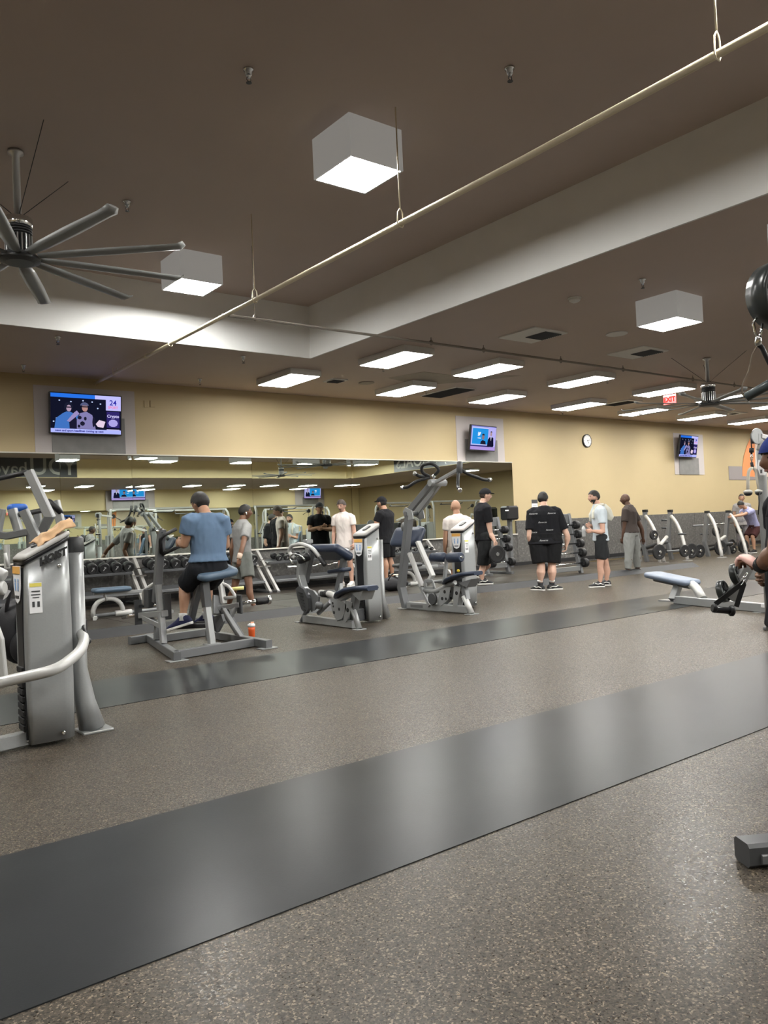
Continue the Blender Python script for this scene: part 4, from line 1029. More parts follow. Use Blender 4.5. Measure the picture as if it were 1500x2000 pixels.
# right upright group
R0 = D1.lerp(D2, 0.55) + V3((0, 0, 0.04)); dR = dep(R0)
b = MB(); b.beam(at(472, 1246, dR), at(436, 1188, dR + 0.2), 0.07, 0.07, (1, 0, 0)); b.build('right_upright', STEEL_D, MC)
b = MB(); b.beam(at(471, 1244, dR - 0.05), at(437, 1190, dR + 0.12), 0.04, 0.05, (1, 0, 0)); b.build('right_upright_face', STEEL, MC)
b = MB(); b.beam(at(430, 1188, dR + 0.25), at(470, 1181, dR + 0.1), 0.08, 0.06); b.build('right_top_beam', STEEL, MC)
b = MB(); b.beam(at(450, 1204, dR + 0.12), at(461, 1185, dR + 0.12), 0.05, 0.05, (1, 0, 0)); b.build('right_brace', STEEL, MC)
b = MB(); b.beam(at(437, 1178, dR + 0.25), at(430, 1130, dR + 0.3), 0.06, 0.06, (1, 0, 0)); b.build('right_mast_foot', WHITE_ST, MC)
b = MB(); b.tube([at(437, 1168, dR + 0.25), at(461, 1166, dR + 0.2), at(447, 1145, dR + 0.25), at(430, 1138, dR + 0.3)], 0.02, 8, bend=0.04); b.build('guide_bar', WHITE_ST, MC)
b = MB(); b.beam(at(424, 1200, dR + 0.2), at(424, 1164, dR + 0.3), 0.05, 0.1, (1, 0, 0)); o = b.build('perforated_plate', STEEL_D, MC)
b = MB(); b.box(at(468, 1180, dR + 0.1), (0.03, 0.1, 0.22), ch=0.006); b.build('side_plate', DARK_GREY, MC)
b = MB(); b.tube([at(470, 1178, dR + 0.1), at(520, 1172, dR + 0.3)], 0.025, 10); hn = b.build('weight_horn', CHROME, MC)
b = MB(); b.cyl(at(500, 1175, dR + 0.22), at(522, 1172, dR + 0.3), 0.045, 14, 0.008); b.build('horn_collar', BLACK, hn)
b = MB(); b.cyl(at(522, 1172, dR + 0.3), at(528, 1171, dR + 0.32), 0.055, 14, 0.008); b.build('horn_end', CHROME, hn)
b = MB(); b.cyl(at(452, 1151, dR + 0.3), at(476, 1148, dR + 0.35), 0.022, 10); b.build('yellow_tip_bar', mat('pale_yellow_grip', (0.72, 0.66, 0.25), 0.45), MC)
# foot boards
for px, py, dd, w in ((378, 1221, 0.35, 0.34), (404, 1215, 0.45, 0.2)):
    b = MB(); b.box(at(px, py, dS + dd), (w, 0.24, 0.05), frame((0.8, -0.6, 0)), 0.01); b.build('foot_board', BLACK, MC)
b = MB(); b.beam(at(368, 1218, dS + 0.5), at(412, 1212, dS + 0.42), 0.06, 0.06); b.build('foot_beam', STEEL_D, MC)
b = MB(); b.prism([at(416, 1205, dS + 0.3), at(432, 1200, dS + 0.25), at(436, 1214, dS + 0.2), at(424, 1236, dS + 0.2), at(418, 1232, dS + 0.25)], (0.05, 0.04, 0)); b.build('cam', DARK_GREY, MC)

# ---------------- plate loaded press behind the left tower
MB_ = thing('weight_machine', 'grey square-tube press machine with slanted arms behind the left tower', 'exercise machine', fl(40, 1330))
dB = 6.4
def G(px, py, d=0.0): return at(px, py, dB + d)
for nm, pts, w, h in (('press_arm', [G(56, 920), G(97, 1008), G(75, 1052, 0.1)], 0.055, 0.07), ('press_arm', [G(46, 996, -0.1), G(75, 1058, -0.05)], 0.05, 0.07),
                      ('side_arm', [G(24, 994, 0.5), G(38, 1042, 0.5)], 0.055, 0.07), ('side_arm', [G(108, 978, 0.6), G(121, 1030, 0.6)], 0.05, 0.07),
                      ('side_arm', [G(72, 996, 0.7), G(78, 1044, 0.7)], 0.05, 0.06), ('side_arm', [G(3, 994, 0.4), G(-6, 1046, 0.4)], 0.055, 0.06)):
    b = MB(); b.path_beam(pts, w, h, (1, -0.8, 0)); b.build(nm, STEEL, MB_)
b = MB(); b.path_beam([G(-30, 1040, 0.4), G(14, 1047, 0.4), G(80, 1034, 0.4)], 0.06, 0.06); b.build('cross_beam', STEEL_D, MB_)
b = MB(); b.beam(G(64, 1034, 0.4), G(70, 1290, 0.4), 0.09, 0.09, (1, 0, 0)); b.build('main_post', STEEL_D, MB_)
b = MB(); b.tube([G(-30, 940, -0.1), G(20, 930), G(54, 922)], 0.02, 10, bend=0.05); b.build('handle', BLACK, MB_)
b = MB(); b.cyl(G(102, 995, 0.6), G(110, 988, 0.62), 0.095, 18, 0.01); b.build('roller', BLACK, MB_)
b = MB(); b.tube([G(26, 1008, 0.5), G(96, 994, 0.6)], 0.022, 10); b.build('weight_horn', DARK_GREY, MB_)
b = MB(); b.pad(G(34, 992, 0.6), frame((1, 0.1, 0)), 0.16, 0.1, 0.07, 0.03); b.build('blue_pad', mat('bright_blue_vinyl', (0.03, 0.12, 0.45), 0.4), MB_)
b = MB(); b.beam((0.3, 6.5, 0.05), (1.1, 6.9, 0.05), 0.07, 0.08); b.beam((0.25, 7.1, 0.05), (1.35, 6.6, 0.05), 0.07, 0.08); b.build('base_beam', STEEL, MB_)
b = MB(); b.tube([G(10, 1080, -0.2), G(16, 1108, -0.2)], 0.012, 8); b.beam(G(13, 1064, -0.1), G(14, 1110, -0.1), 0.04, 0.04, (1, 0, 0)); b.build('pin_post', WHITE_ST, MB_)
b = MB(); b.cyl(G(-20, 1112, -0.8), G(10, 1126, -0.8), 0.045, 14, 0.01); b.cyl(G(-20, 1150, -0.8), G(10, 1148, -0.8), 0.05, 14, 0.01); b.build('arm_sleeve', WHITE_ST, MB_)
b = MB(); b.path_beam([G(-20, 1200, -0.8), G(-2, 1250, -0.8), G(6, 1330, -0.8)], 0.05, 0.06, (1, -0.8, 0)); b.build('front_leg', WHITE_ST, MB_)
# black backpack hanging behind the tower
t = thing('backpack', 'black backpack hanging on the machine behind the left tower', 'bag', at(36, 1220, 5.9))
def blobmesh(c, r, M=None, seed=0, amp=0.02, fr=6, n=20, m=14):
    b = MB(); b.ball((0, 0, 0), r, n, m)
    b.v = [tuple(V3(c) + (M or Matrix.Identity(3)) @ (V3(v) + noise.noise_vector(V3(v) * fr + V3((seed, 0, 0))) * amp)) for v in b.v]
    return b
CLOTHB = mat('black_nylon', (0.014, 0.014, 0.017), 0.6, bump=0.2, bump_scale=300)
blobmesh(at(34, 1232, 5.9), (0.16, 0.13, 0.24), None, 1, 0.03).build('body', CLOTHB, t)
blobmesh(at(48, 1262, 5.78), (0.1, 0.08, 0.12), None, 2, 0.02).build('front_pocket', CLOTHB, t)
b = MB(); b.tube([at(8, 1245, 5.85), at(14, 1180, 5.8), at(28, 1125, 5.8), at(36, 1100, 5.95)], 0.014, 8); b.tube([at(30, 1250, 5.8), at(36, 1180, 5.75), at(40, 1120, 5.85)], 0.012, 8); b.build('strap', CLOTHB, t)
b = MB(); b.prism([at(6, 1172, 5.7), at(14, 1166, 5.7), at(21, 1154, 5.7), at(16, 1152, 5.7), at(10, 1160, 5.7)], (0, 0.006, 0)); b.build('white_tag', PAPER, t)
# ================================================================ dumbbell racks and dumbbells along the mirror wall
RACKST = mat('pale_rack_steel', (0.38, 0.37, 0.35), 0.35, 0.2)
def rack(x0, x1, label, second=True):
    t = thing('dumbbell_rack', label, 'rack', (x0, 14.0, ZP))
    for x in (x0, x1):
        b = MB(); b.beam((x, 13.62, ZP), (x, 14.42, 0.90), 0.075, 0.06, (1, 0, 0)); b.build('leg', RACKST, t)
        b = MB(); b.beam((x, 13.6, ZP + 0.02), (x, 14.45, ZP + 0.02), 0.07, 0.04); b.build('foot', STEEL_D, t)
        for z, y in ((0.60, 14.0), (0.72, 14.2)):
            b = MB(); b.beam((x - 0.06, y, z), (x + 0.06, y, z), 0.03, 0.03); b.build('tray_clip', CHROME, t)
    for nm, y, z in (('upper_tray', 14.2, 0.69), ('lower_tray', 13.92, 0.34)):
        b = MB(); M = Matrix.Rotation(0.22, 3, 'X'); b.box(((x0 + x1) / 2, y, z), (x1 - x0 - 0.08, 0.36, 0.012), M); tr = b.build(nm, DARK_GREY, t)
        b = MB(); b.beam((x0 + 0.04, y - 0.175, z - 0.03), (x1 - 0.04, y - 0.175, z - 0.03), 0.025, 0.05); b.build('front_lip', DARK_GREY if nm == 'upper_tray' else STEEL_D, tr)
    return t
def wx(px, y): return on_y(px, 1120, y).x
ra0, ra1 = 2.2, wx(264, 14.0)
rb0, rb1 = wx(279, 14.0), wx(508, 14.0)
rc0, rc1 = wx(523, 14.0), wx(690, 14.0)
rd0, rd1 = wx(706, 14.0), wx(860, 14.0)
rack(ra0, ra1, 'dumbbell rack at the left end of the mirror wall, partly behind the tower')
rack(rb0, rb1, 'dumbbell rack under the mirror behind the man in blue')
rack(rc0, rc1, 'dumbbell rack with a wavy curl bar behind the arm curl machine')
rack(rd0, rd1, 'low rack under the mirror behind the tall pulldown machine')
ORD = ['leftmost', 'second', 'third', 'fourth', 'fifth', 'sixth', 'seventh', 'eighth', 'ninth', 'last']
dbs = {}
def dumbbell(x, y, z, r, label, group, tilt=0.22):
    key = round(r, 3)
    if key not in dbs:
        t = thing('dumbbell', label, 'dumbbell', (x, y, z), 0, group)
        L = r * 1.15
        for s in (-1, 1):
            b = MB(); c0 = 0.07 * s
            b.lathe((0, c0, 0), (0, c0 + s, 0), [(0, r * 0.86), (0.008, r), (L - 0.012, r), (L, r * 0.88), (L, r * 0.62), (L - 0.008, r * 0.58), (L - 0.008, 0.02)], 12)
            hd = b.build('head', BLACK, t, True)
            if s < 0:
                b = MB(); b.beam((-r * 0.25, c0 - L - 0.001, -r * 0.3), (r * 0.2, c0 - L - 0.001, r * 0.35), 0.014, 0.004, (0, 1, 0)); b.beam((-r * 0.1, c0 - L - 0.001, r * 0.35), (r * 0.2, c0 - L - 0.001, r * 0.05), 0.012, 0.004, (0, 1, 0)); b.build('embossed_mark', mat('grey_mark', (0.3, 0.3, 0.3), 0.5), hd, True)
        b = MB(); b.cyl((0, -0.075, 0), (0, 0.075, 0), 0.016, 10); b.build('handle', CHROME, t, True)
        dbs[key] = t
        t.rotation_euler = (tilt, 0, 0)
        return t
    d = dup(dbs[key], (x, y, z), 0, label, group); d.rotation_euler = (tilt, 0, 0)
    return d
for i, px in enumerate((124, 148, 171, 194, 218, 242)):
    r = 0.100; dumbbell(wx(px, 14.2) + 0.04, 14.2, 0.69 + r + 0.012, r, f'heavy black dumbbell, {ORD[i]} from the tower on the leftmost rack under the mirror', 'dumbbells on the leftmost rack')
for i, px in enumerate((292, 313, 336, 356, 378, 402, 424, 448, 468, 488)):
    r = 0.098 if i < 9 else 0.09
    dumbbell(wx(px, 14.2) + 0.02, 14.2, 0.69 + r + 0.012, r, f'black round dumbbell, {ORD[i]} from the left on the rack behind the man in blue', 'dumbbells on the second rack')
for i, px in enumerate((541, 556, 571, 586, 602, 618, 634, 650)):
    r = 0.066; dumbbell(wx(px, 14.2), 14.2, 0.69 + r + 0.012, r, f'small black dumbbell, {ORD[i]} from the left behind the arm curl machine', 'dumbbells on the third rack')
for i, px in enumerate((745, 758, 772, 790, 808, 822, 840)):
    r = 0.045; dumbbell(wx(px, 14.2), 14.2, 0.69 + r + 0.012, r, f'little black dumbbell, {ORD[i]} from the left on the low rack behind the pulldown machine', 'dumbbells on the fourth rack')
t = thing('curl_bar', 'wavy chrome curl bar lying on the third rack under the mirror', 'barbell', (9.5, 13.8, 0.55))
p = [on_y(px, py, 13.75) for px, py in ((560, 1108), (600, 1106), (613, 1106), (620, 1103), (630, 1101), (642, 1103), (652, 1100), (662, 1098), (672, 1099), (692, 1097))]
b = MB(); b.tube(p, 0.016, 8); b.build('bar', CHROME, t)
for a, c in ((p[0], p[1]), (p[-2], p[-1])):
    b = MB(); b.cyl(a, a.lerp(c, 0.75) if a is p[0] else c, 0.028, 10); b.build('sleeve', CHROME, t)
# utility benches with an arched leg
def ubench(c, ang, label, padm, incl=0.0):
    t = thing('utility_bench', label, 'bench', c, ang)
    b = MB(); b.pad((0.06, 0, 0.42), frame((1, 0, incl)), 0.55, 0.30, 0.07, 0.05, 0.03); b.build('seat', padm, t, True)
    b = MB(); b.beam((-0.2, 0, 0.375), (0.75, 0, 0.36), 0.06, 0.05); b.build('pad_frame', STEEL, t, True)
    ar = [(-0.22 + 0.22 * (1 - math.cos(a)), 0, 0.03 + 0.26 * math.sin(a) ** 0.7 if math.sin(a) > 0 else 0.03) for a in [math.pi * k / 12 for k in range(13)]]
    b = MB(); b.tube(ar, 0.035, 10); b.build('arch_leg', WHITE_ST, t, True)
    b = MB(); b.tube([(-0.2, 0, 0.05), (0.9, 0, 0.06)], 0.03, 10); b.build('base_tube', STEEL_D, t, True)
    b = MB(); b.cyl((0.1, 0, 0.055), (0.35, 0, 0.057), 0.045, 12, 0.008); b.build('sleeve', WHITE_ST, t, True)
    b = MB(); b.beam((-0.24, -0.2, 0.025), (-0.12, 0.2, 0.025), 0.05, 0.05); b.build('front_foot', WHITE_ST, t, True)
    b = MB(); b.beam((0.9, -0.22, 0.025), (0.9, 0.22, 0.025), 0.05, 0.05); b.build('rear_foot', STEEL, t, True)
    b = MB(); b.tube([(-0.05, -0.03, 0.38), (-0.02, -0.03, 0.26)], 0.015, 8); b.tube([(-0.05, 0.03, 0.38), (-0.02, 0.03, 0.26)], 0.015, 8); b.build('seat_strut', WHITE_ST, t, True)
    return t
q = fl(187, 1210, ZP); ubench(q + V3((0.2, 0.04, 0)), -0.1, 'small utility bench with a blue pad and arched silver leg at left', BLUE_VINYL)
q = fl(795, 1150, ZP) + V3((0.25, 0.35, 0)); ubench(q, -0.15, 'grey utility bench with arched legs behind the pulldown machine', DARK_GREY)
# duffel bag and shaker bottle
q = fl(768, 1152, ZP) + V3((-0.12, -0.2, 0))
t = thing('duffel_bag', 'black duffel bag with a white mark on the floor between two towers', 'bag', q)
blobmesh(q + V3((0, 0.05, 0.12)), (0.30, 0.17, 0.13), rotz(-0.35), 5, 0.03).build('body', CLOTHB, t)
b = MB(); b.tube([q + V3((-0.16, -0.02, 0.2)), q + V3((-0.1, -0.05, 0.32)), q + V3((0.08, -0.1, 0.32)), q + V3((0.14, -0.1, 0.2))], 0.012, 8, bend=0.06); b.build('handle', CLOTHB, t)
pp = q + V3((0.02, -0.16, 0.10)); text('printed_mark', 'B A', 0.09, PAPER, pp + V3((0.02, -0.015, 0)), (0.9, -0.42, 0), (0, 0, 1), t, 0.01)
crumple('hand_towel', [[q + V3((-0.02 + 0.07 * i, -0.02 - 0.03 * i + 0.05 * j, 0.315 - 0.02 * abs(j - 1.5))) for j in range(4)] for i in range(4)], 0.015, mat('cream_towel', (0.6, 0.54, 0.42), 0.9), 'small cream cloth lying on the black duffel bag', 'towel', 9)
q = fl(492, 1245)
t = thing('shaker_bottle', 'orange shaker bottle with a white lid standing on the floor', 'bottle', q)
b = MB(); b.lathe(q, q + V3((0, 0, 1)), [(0, 0.034), (0.006, 0.037), (0.09, 0.041), (0.135, 0.044)], 18); b.build('cup', mat('orange_plastic', (0.72, 0.115, 0.025), 0.35), t)
b = MB(); b.lathe(q + V3((0, 0, 0.13)), q + V3((0, 0, 1)), [(0, 0.046), (0.03, 0.046), (0.034, 0.04), (0.042, 0.03)], 18); b.build('lid', PAPER, t)
b = MB(); b.box(q + V3((0.012, 0, 0.180)), (0.045, 0.022, 0.018), ch=0.005); b.build('spout_cap', mat('peach_plastic', (0.75, 0.4, 0.25), 0.4), t)

# ================================================================ fixed barbell racks
def platecyl(b, c, ax, r, th):
    c = V3(c); ax = V3(ax).normalized()
    b.lathe(c - ax * th / 2, c + ax, [(0, r * 0.9), (0.006, r), (th - 0.006, r), (th, r * 0.92), (th, r * 0.72), (th - 0.008, r * 0.66), (th - 0.008, r * 0.3), (th, r * 0.26), (th, 0.03)], 18)
    return b
def fixed_barbell(x0, x1, y, z, r, label, group):
    t = thing('barbell', label, 'barbell', ((x0 + x1) / 2, y, z), 0, group)
    b = MB(); b.cyl((x0, y, z), (x1, y, z), 0.017, 10); b.build('bar', CHROME, t)
    for x, s in ((x0, -1), (x1, 1)):
        b = MB(); b.lathe((x - s * 0.09, y, z), (x + s, y, z), [(0, r * 0.9), (0.01, r), (0.10, r), (0.112, r * 0.9), (0.112, r * 0.6), (0.104, r * 0.55), (0.104, 0.03)], 16); b.build('head', BLACK, t)
def barbell_rack(px0, py0, px1, py1, label, zs, group, lab2, z0, left=-0.16, right=0.16, depth=0.55):
    a, c = fl(px0, py0, z0), fl(px1, py1, z0)
    y = (a.y + c.y) / 2
    t = thing('barbell_rack', label, 'rack', (a.x, y, z0))
    for x in (a.x, c.x):
        b = MB(); b.beam((x, y, z0), (x, y + depth * 0.55, 1.38), 0.09, 0.075, (1, 0, 0)); up_ = b.build('upright', STEEL_D, t)
        b = MB(); b.beam((x, y - 0.12, z0 + 0.03), (x, y + depth, z0 + 0.03), 0.08, 0.06); b.build('foot', STEEL_D, t)
        for z in zs:
            k = (z - z0) / (1.38 - z0); yy = y + depth * 0.55 * k
            b = MB(); b.beam((x, yy, z - 0.03), (x, yy - 0.13, z - 0.015), 0.05, 0.03); b.beam((x, yy - 0.125, z - 0.02), (x, yy - 0.135, z + 0.03), 0.05, 0.02, (0, 1, 0)); b.build('hook', BLACK, up_)
    b = MB(); b.beam((a.x, y + 0.04, z0 + 0.2), (c.x, y + 0.04, z0 + 0.2), 0.06, 0.10); b.build('lower_beam', STEEL, t)
    b = MB(); b.beam((a.x, y + depth * 0.5, 1.28), (c.x, y + depth * 0.5, 1.28), 0.03, 0.2); b.build('header_plate', STEEL_D, t)
    b = MB(); b.cyl(((a.x + c.x) / 2, y + depth * 0.5 - 0.012, 1.36), ((a.x + c.x) / 2, y + depth * 0.5 + 0.012, 1.36), 0.13, 18); b.build('header_arch', STEEL_D, t)
    for i, z in enumerate(zs):
        k = (z - z0) / (1.38 - z0); yy = y + depth * 0.55 * k - 0.08
        fixed_barbell(a.x + left, c.x + right, yy, z + 0.012, 0.088 + 0.01 * (len(zs) - i) / len(zs), lab2 + ', ' + ['lowest', 'second from the floor', 'third from the floor', 'fourth from the floor', 'topmost'][i if i < len(zs) - 1 else 4], group)
barbell_rack(948, 1125, 999, 1121, 'grey barbell rack standing right of the mirror end', (0.36, 0.68, 0.88, 1.08), 'barbells on the rack right of the mirror', 'fixed black barbell on the grey rack beside the mirror end', ZP, 0.1, 0.12)
barbell_rack(1062, 1135, 1147, 1128, 'grey barbell rack behind the big man in black', (0.3, 0.52, 0.72, 0.92, 1.12), 'barbells on the rack behind the man in black', 'fixed black barbell on the rack behind the big man in black', 0.0, -0.15, 0.12)
# black box on a stand beside the mirror end
q = on_y(1000, 1005, 14.3)
t = thing('black_box', 'black plastic box above the barbell rack beside the mirror', 'dispenser', q)
b = MB(); b.box(on_y(995, 1002, 14.2), (0.42, 0.3, 0.36), ch=0.04); b.build('body', BLACK_PL, t)
b = MB(); b.beam(on_y(995, 1012, 14.3), V3((on_y(996, 1045, 14.3).x, 14.3, ZP)), 0.10, 0.1, (1, 0, 0)); b.build('stand', STEEL_D, t)
b = MB(); b.box(on_y(990, 997, 14.04), (0.12, 0.01, 0.03)); b.build('white_print', PAPER, t)

# ================================================================ bench stations with plates on the right
def station(posts, name, label, bench=True):
    t = thing(name, label, 'bench', fl(*posts[0][0]))
    for foot, kneep, topp, strut, d2 in posts:
        f = fl(*foot); D = dep(f)
        b = MB(); b.path_beam([f, at(*kneep, D + 0.05), at(*topp, D + 0.1)], 0.10, 0.10, (1, 0, 0)); o = b.build('post', STEEL_D, t)
        T = at(*topp, D + 0.1)
        b = MB(); b.beam(T - V3((0, 0, 0.02)), T + V3((0, 0, 0.05)), 0.115, 0.115, (1, 0, 0)); b.build('post_cap', BLACK, o)
        sp = []
        n = len(strut)
        for i, (x, y) in enumerate(strut): sp.append(at(x, y, D - d2 * i / (n - 1)))
        b = MB(); b.tube(sp, 0.048, 10, bend=0.2); b.build('front_strut', RACKST, t)
        e = fl(strut[-1][0], strut[-1][1] + 2)
        b = MB(); b.box((sp[-1].x, sp[-1].y, 0.01), (0.22, 0.16, 0.02)); b.build('foot_plate', RACKST, t)
    return t
s1 = station([((1264, 1097), (1257, 1062), (1260, 999), [(1261, 1008), (1269, 1018), (1279, 1037), (1288, 1066), (1297, 1097)], 0.9),
              ((1312, 1093), (1304, 1060), (1309, 999), [(1311, 1008), (1320, 1019), (1331, 1042), (1337, 1066), (1343, 1094)], 0.9)], 'bench_station', 'weight bench station with two capped posts, right of the bald man')
s2 = station([((1384, 1087), (1376, 1058), (1381, 1001), [(1384, 1005), (1391, 1014), (1399, 1034), (1405, 1062), (1410, 1087)], 0.9),
              ((1424, 1083), (1417, 1054), (1422, 1000), [(1426, 1005), (1435, 1014), (1445, 1038), (1453, 1060), (1459, 1084)], 0.9)], 'bench_station', 'weight bench station with two capped posts beside the two distant men')
b = MB(); b.tube([at(1288, 1066, 21), at(1302, 1049, 21.6)], 0.05, 10); b.build('brace', RACKST, s1)
b = MB(); b.tube([at(1405, 1056, 23), at(1416, 1048, 23.3)], 0.05, 10); b.build('brace', RACKST, s2)
for st, px, py, D in ((s1, 1268, 1068, 22), (s2, 1396, 1070, 24)):
    c = at(px, py, D); b = MB(); b.pad(c, frame((0, -1, 0.25)), 1.1, 0.3, 0.09, 0.06); b.build('bench_pad', DARK_GREY, st)
    b = MB(); b.beam((c.x, c.y + 0.3, 0), (c.x, c.y + 0.3, c.z), 0.07, 0.07, (1, 0, 0)); b.beam((c.x, c.y - 0.3, 0), (c.x, c.y - 0.3, c.z), 0.07, 0.07, (1, 0, 0)); b.build('bench_leg', RACKST, st)
pcount = 0
def plate(px, py, D, rpx, label):
    c = at(px, py, D); r = rpx * D / FPX
    c.z = max(c.z, r + 0.004)
    t = thing('weight_plate', label, 'weight plate', c)
    ax = V3((-0.25, -1, 0)).normalized()
    b = MB(); platecyl(b, c, ax, r, 0.06); p_ = b.build('disc', BLACK, t)
    b = MB(); b.cyl(c + ax * 0.02, c + ax * 0.07, 0.035, 12); b.build('hub', CHROME, t)
    b = MB(); u = V3((0, 0, 1)); b.beam(c + ax * 0.024 - u * r * 0.45 + V3((r * 0.2, 0, 0)), c + ax * 0.024 - u * r * 0.45 - V3((r * 0.2, 0, 0)), 0.03, 0.01, (0, 1, 0)); b.build('grip_slot', mat('grey_mark', (0.3, 0.3, 0.3), 0.5), t)
for a in ((1277, 1045, 21.3, 9.5, 'small weight plate, upper one on the leftmost bench post strut'), (1287, 1078, 20.7, 15, 'large weight plate, lower one on the leftmost bench post strut'),
          (1337, 1076, 21.0, 12, 'weight plate on the second bench post strut'), (1350, 1076, 22.0, 15, 'weight plate standing right behind the second bench post strut'), (1366, 1076, 22.6, 13, 'weight plate leaning left of the third bench post'),
          (1399, 1038, 23.0, 9.5, 'small weight plate, upper one on the third bench post strut'), (1407, 1070, 22.6, 14.5, 'large weight plate, lower one on the third bench post strut'),
          (1452, 1067, 23.2, 13, 'weight plate on the fourth bench post strut, below the leaning man'), (1444, 1035, 23.6, 8, 'small weight plate beside the leaning man'),
          (1429, 1062, 24.2, 9, 'dark weight plate low between the third and fourth bench posts'), (1432, 1076, 24.0, 8, 'small dark plate on the floor between the third and fourth bench posts')):
    plate(*a)
t = thing('barbell', 'long chrome barbell racked across the far bench station', 'barbell', at(1395, 1025, 25))
b = MB(); b.tube([at(1353, 1027, 24.6), at(1436, 1021, 24.8)], 0.018, 8); b.build('bar', CHROME, t)
b = MB(); b.tube([at(1353, 1027, 24.6), at(1372, 1026, 24.65)], 0.03, 8); b.build('sleeve', STEEL_D, t)
t = thing('barbell', 'barbell lying low behind the second bench post strut', 'barbell', at(1320, 1077, 22))
b = MB(); b.tube([at(1302, 1077, 22), at(1330, 1075, 22.2)], 0.03, 8); b.build('sleeve', STEEL_D, t)
b = MB(); b.tube([at(1330, 1075, 22.2), at(1350, 1074, 22.4)], 0.018, 8); b.build('bar', CHROME, t)
for px, py, D in ((1300, 1016, 22.8), (1300, 1031, 22.8), (1332, 1043, 21.4), (1376, 1043, 23.6)):
    b = MB(); b.tube([at(px - 8, py, D), at(px + 8, py, D)], 0.03, 8); b.build('storage_peg', DARK_GREY, s1 if px < 1350 else s2)

# ================================================================ decline bench at right
q0 = fl(1312, 1174)
t = thing('weight_bench', 'long pale bench with a slate blue pad on the dark floor stripe', 'bench', q0)
PAD = mat('pale_slate_vinyl', (0.14, 0.17, 0.225), 0.42, bump=0.06, bump_scale=200)
r0, r1 = fl(1320, 1171, 0.06), fl(1500, 1188, 0.06)
b = MB(); b.beam(r0, r1 + (r1 - r0) * 0.15, 0.09, 0.11); b.build('base_rail', STEEL, t)
D0 = dep(r0)
pa, pb = at(1270, 1121, D0 + 0.62), at(1356, 1139, D0 - 0.22)
ax = (pb - pa)
b = MB(); b.pad((pa + pb) / 2 + V3((0, 0, 0.0)), frame(ax), ax.length, 0.34, 0.075, 0.10, 0.03, 1.0); b.build('pad', PAD, t)
b = MB(); b.beam(pa.lerp(pb, 0.12) - V3((0, 0, 0.06)), pa.lerp(pb, 0.93) - V3((0, 0, 0.06)), 0.08, 0.06); b.build('pad_frame', STEEL_D, t)
b = MB(); b.beam(at(1314, 1172, D0), at(1326, 1139, D0 + 0.1), 0.10, 0.09, (1, 0, 0)); b.build('rear_leg', STEEL, t)
b = MB(); b.tube([at(1350, 1141, D0 - 0.2), at(1360, 1148, D0 - 0.28), at(1373, 1170, D0 - 0.45)], 0.06, 12, bend=0.08); b.build('front_leg', WHITE_ST, t)
b = MB(); b.box((q0.x, q0.y, 0.008), (0.16, 0.34, 0.016), ch=0.003); b.build('foot_plate', STEEL, t)
b = MB(); b.prism([at(1486, 1180, dep(r1) - 0.02), at(1496, 1181, dep(r1) - 0.06), at(1496, 1187, dep(r1) - 0.06), at(1486, 1186, dep(r1) - 0.02)], (-0.006, -0.006, 0)); b.build('rating_label', PAPER, t)
b = MB(); b.box(fl(1490, 1195), (0.3, 0.12, 0.012)); b.build('front_foot_plate', STEEL, t)
b = MB(); b.beam(at(1461, 1124, D0 - 0.8), at(1530, 1126, D0 - 1.4), 0.09, 0.10); b.beam(at(1500, 1124, D0 - 1.1), at(1502, 1186, D0 - 1.15), 0.08, 0.08, (1, 0, 0)); b.build('leg_support', STEEL, t)

# ================================================================ cable tower with rope attachment at right
D = 8.4
t = thing('cable_tower', 'pale cable tower with a pulley head behind the man at the right edge', 'exercise machine', fl(1494, 1000 - 4 + 1.27 * FPX / D))
pb_ = fl(1506, 996 + 1.27 * FPX / D); pt_ = at(1486, 880, D)
b = MB(); b.tube([pb_, at(1488, 930, D), pt_], 0.048, 14); b.build('post', STEEL, t)
b = MB(); b.box((pb_.x + 0.06, pb_.y, 0.02), (0.16, 0.16, 0.04), ch=0.01); b.build('base', STEEL_D, t)
b = MB(); b.beam(at(1484, 852, D), at(1540, 865, D + 0.2), 0.06, 0.05); b.tube([pt_, at(1490, 862, D)], 0.045, 12); b.build('head_arm', WHITE_ST, t)
for k in (-1, 1):
    c = at(1479, 852, D + 0.03 * k); b = MB(); ax = V3((0.25, 0.95, 0)); b.cyl(c - ax * 0.008, c + ax * 0.008, 0.085, 20, 0.004); b.build('pulley_cheek', STEEL, t)
b = MB(); c = at(1474, 856, D); b.box(c, (0.07, 0.07, 0.11), frame((0.8, -0.6, 0)), 0.01); b.build('pulley_guard', BLACK_PL, t)
b = MB(); b.tube([at(1467, 856, D), at(1468, 880, D)], 0.006, 6); b.tube([at(1484, 960, D - 0.1), at(1481, 1005, D - 0.1)], 0.006, 6); b.build('cable', BLACK, t)
b = MB(); b.prism([at(1481, 898, D - 0.1), at(1494, 899, D - 0.12), at(1497, 912, D - 0.12), at(1494, 928, D - 0.12), at(1484, 928, D - 0.1), at(1480, 914, D - 0.1)], (-0.006, -0.008, 0)); pl = b.build('placard', PAPER, t)
b = MB(); b.beam(at(1484, 903, D - 0.14), at(1491, 913, D - 0.14), 0.02, 0.004, (0.6, 0.8, 0)); b.beam(at(1487, 917, D - 0.14), at(1487, 924, D - 0.14), 0.02, 0.004, (0.6, 0.8, 0)); b.build('printed_line', DARK_GREY, pl)
t = thing('rope_attachment', 'pale forked rope handle with dark end knobs hanging from the cable tower', 'cable attachment', at(1470, 910, D))
b = MB(); b.cyl(at(1468, 875, D), at(1468, 884, D), 0.024, 12, 0.005); b.build('stop_ball', BLACK, t)
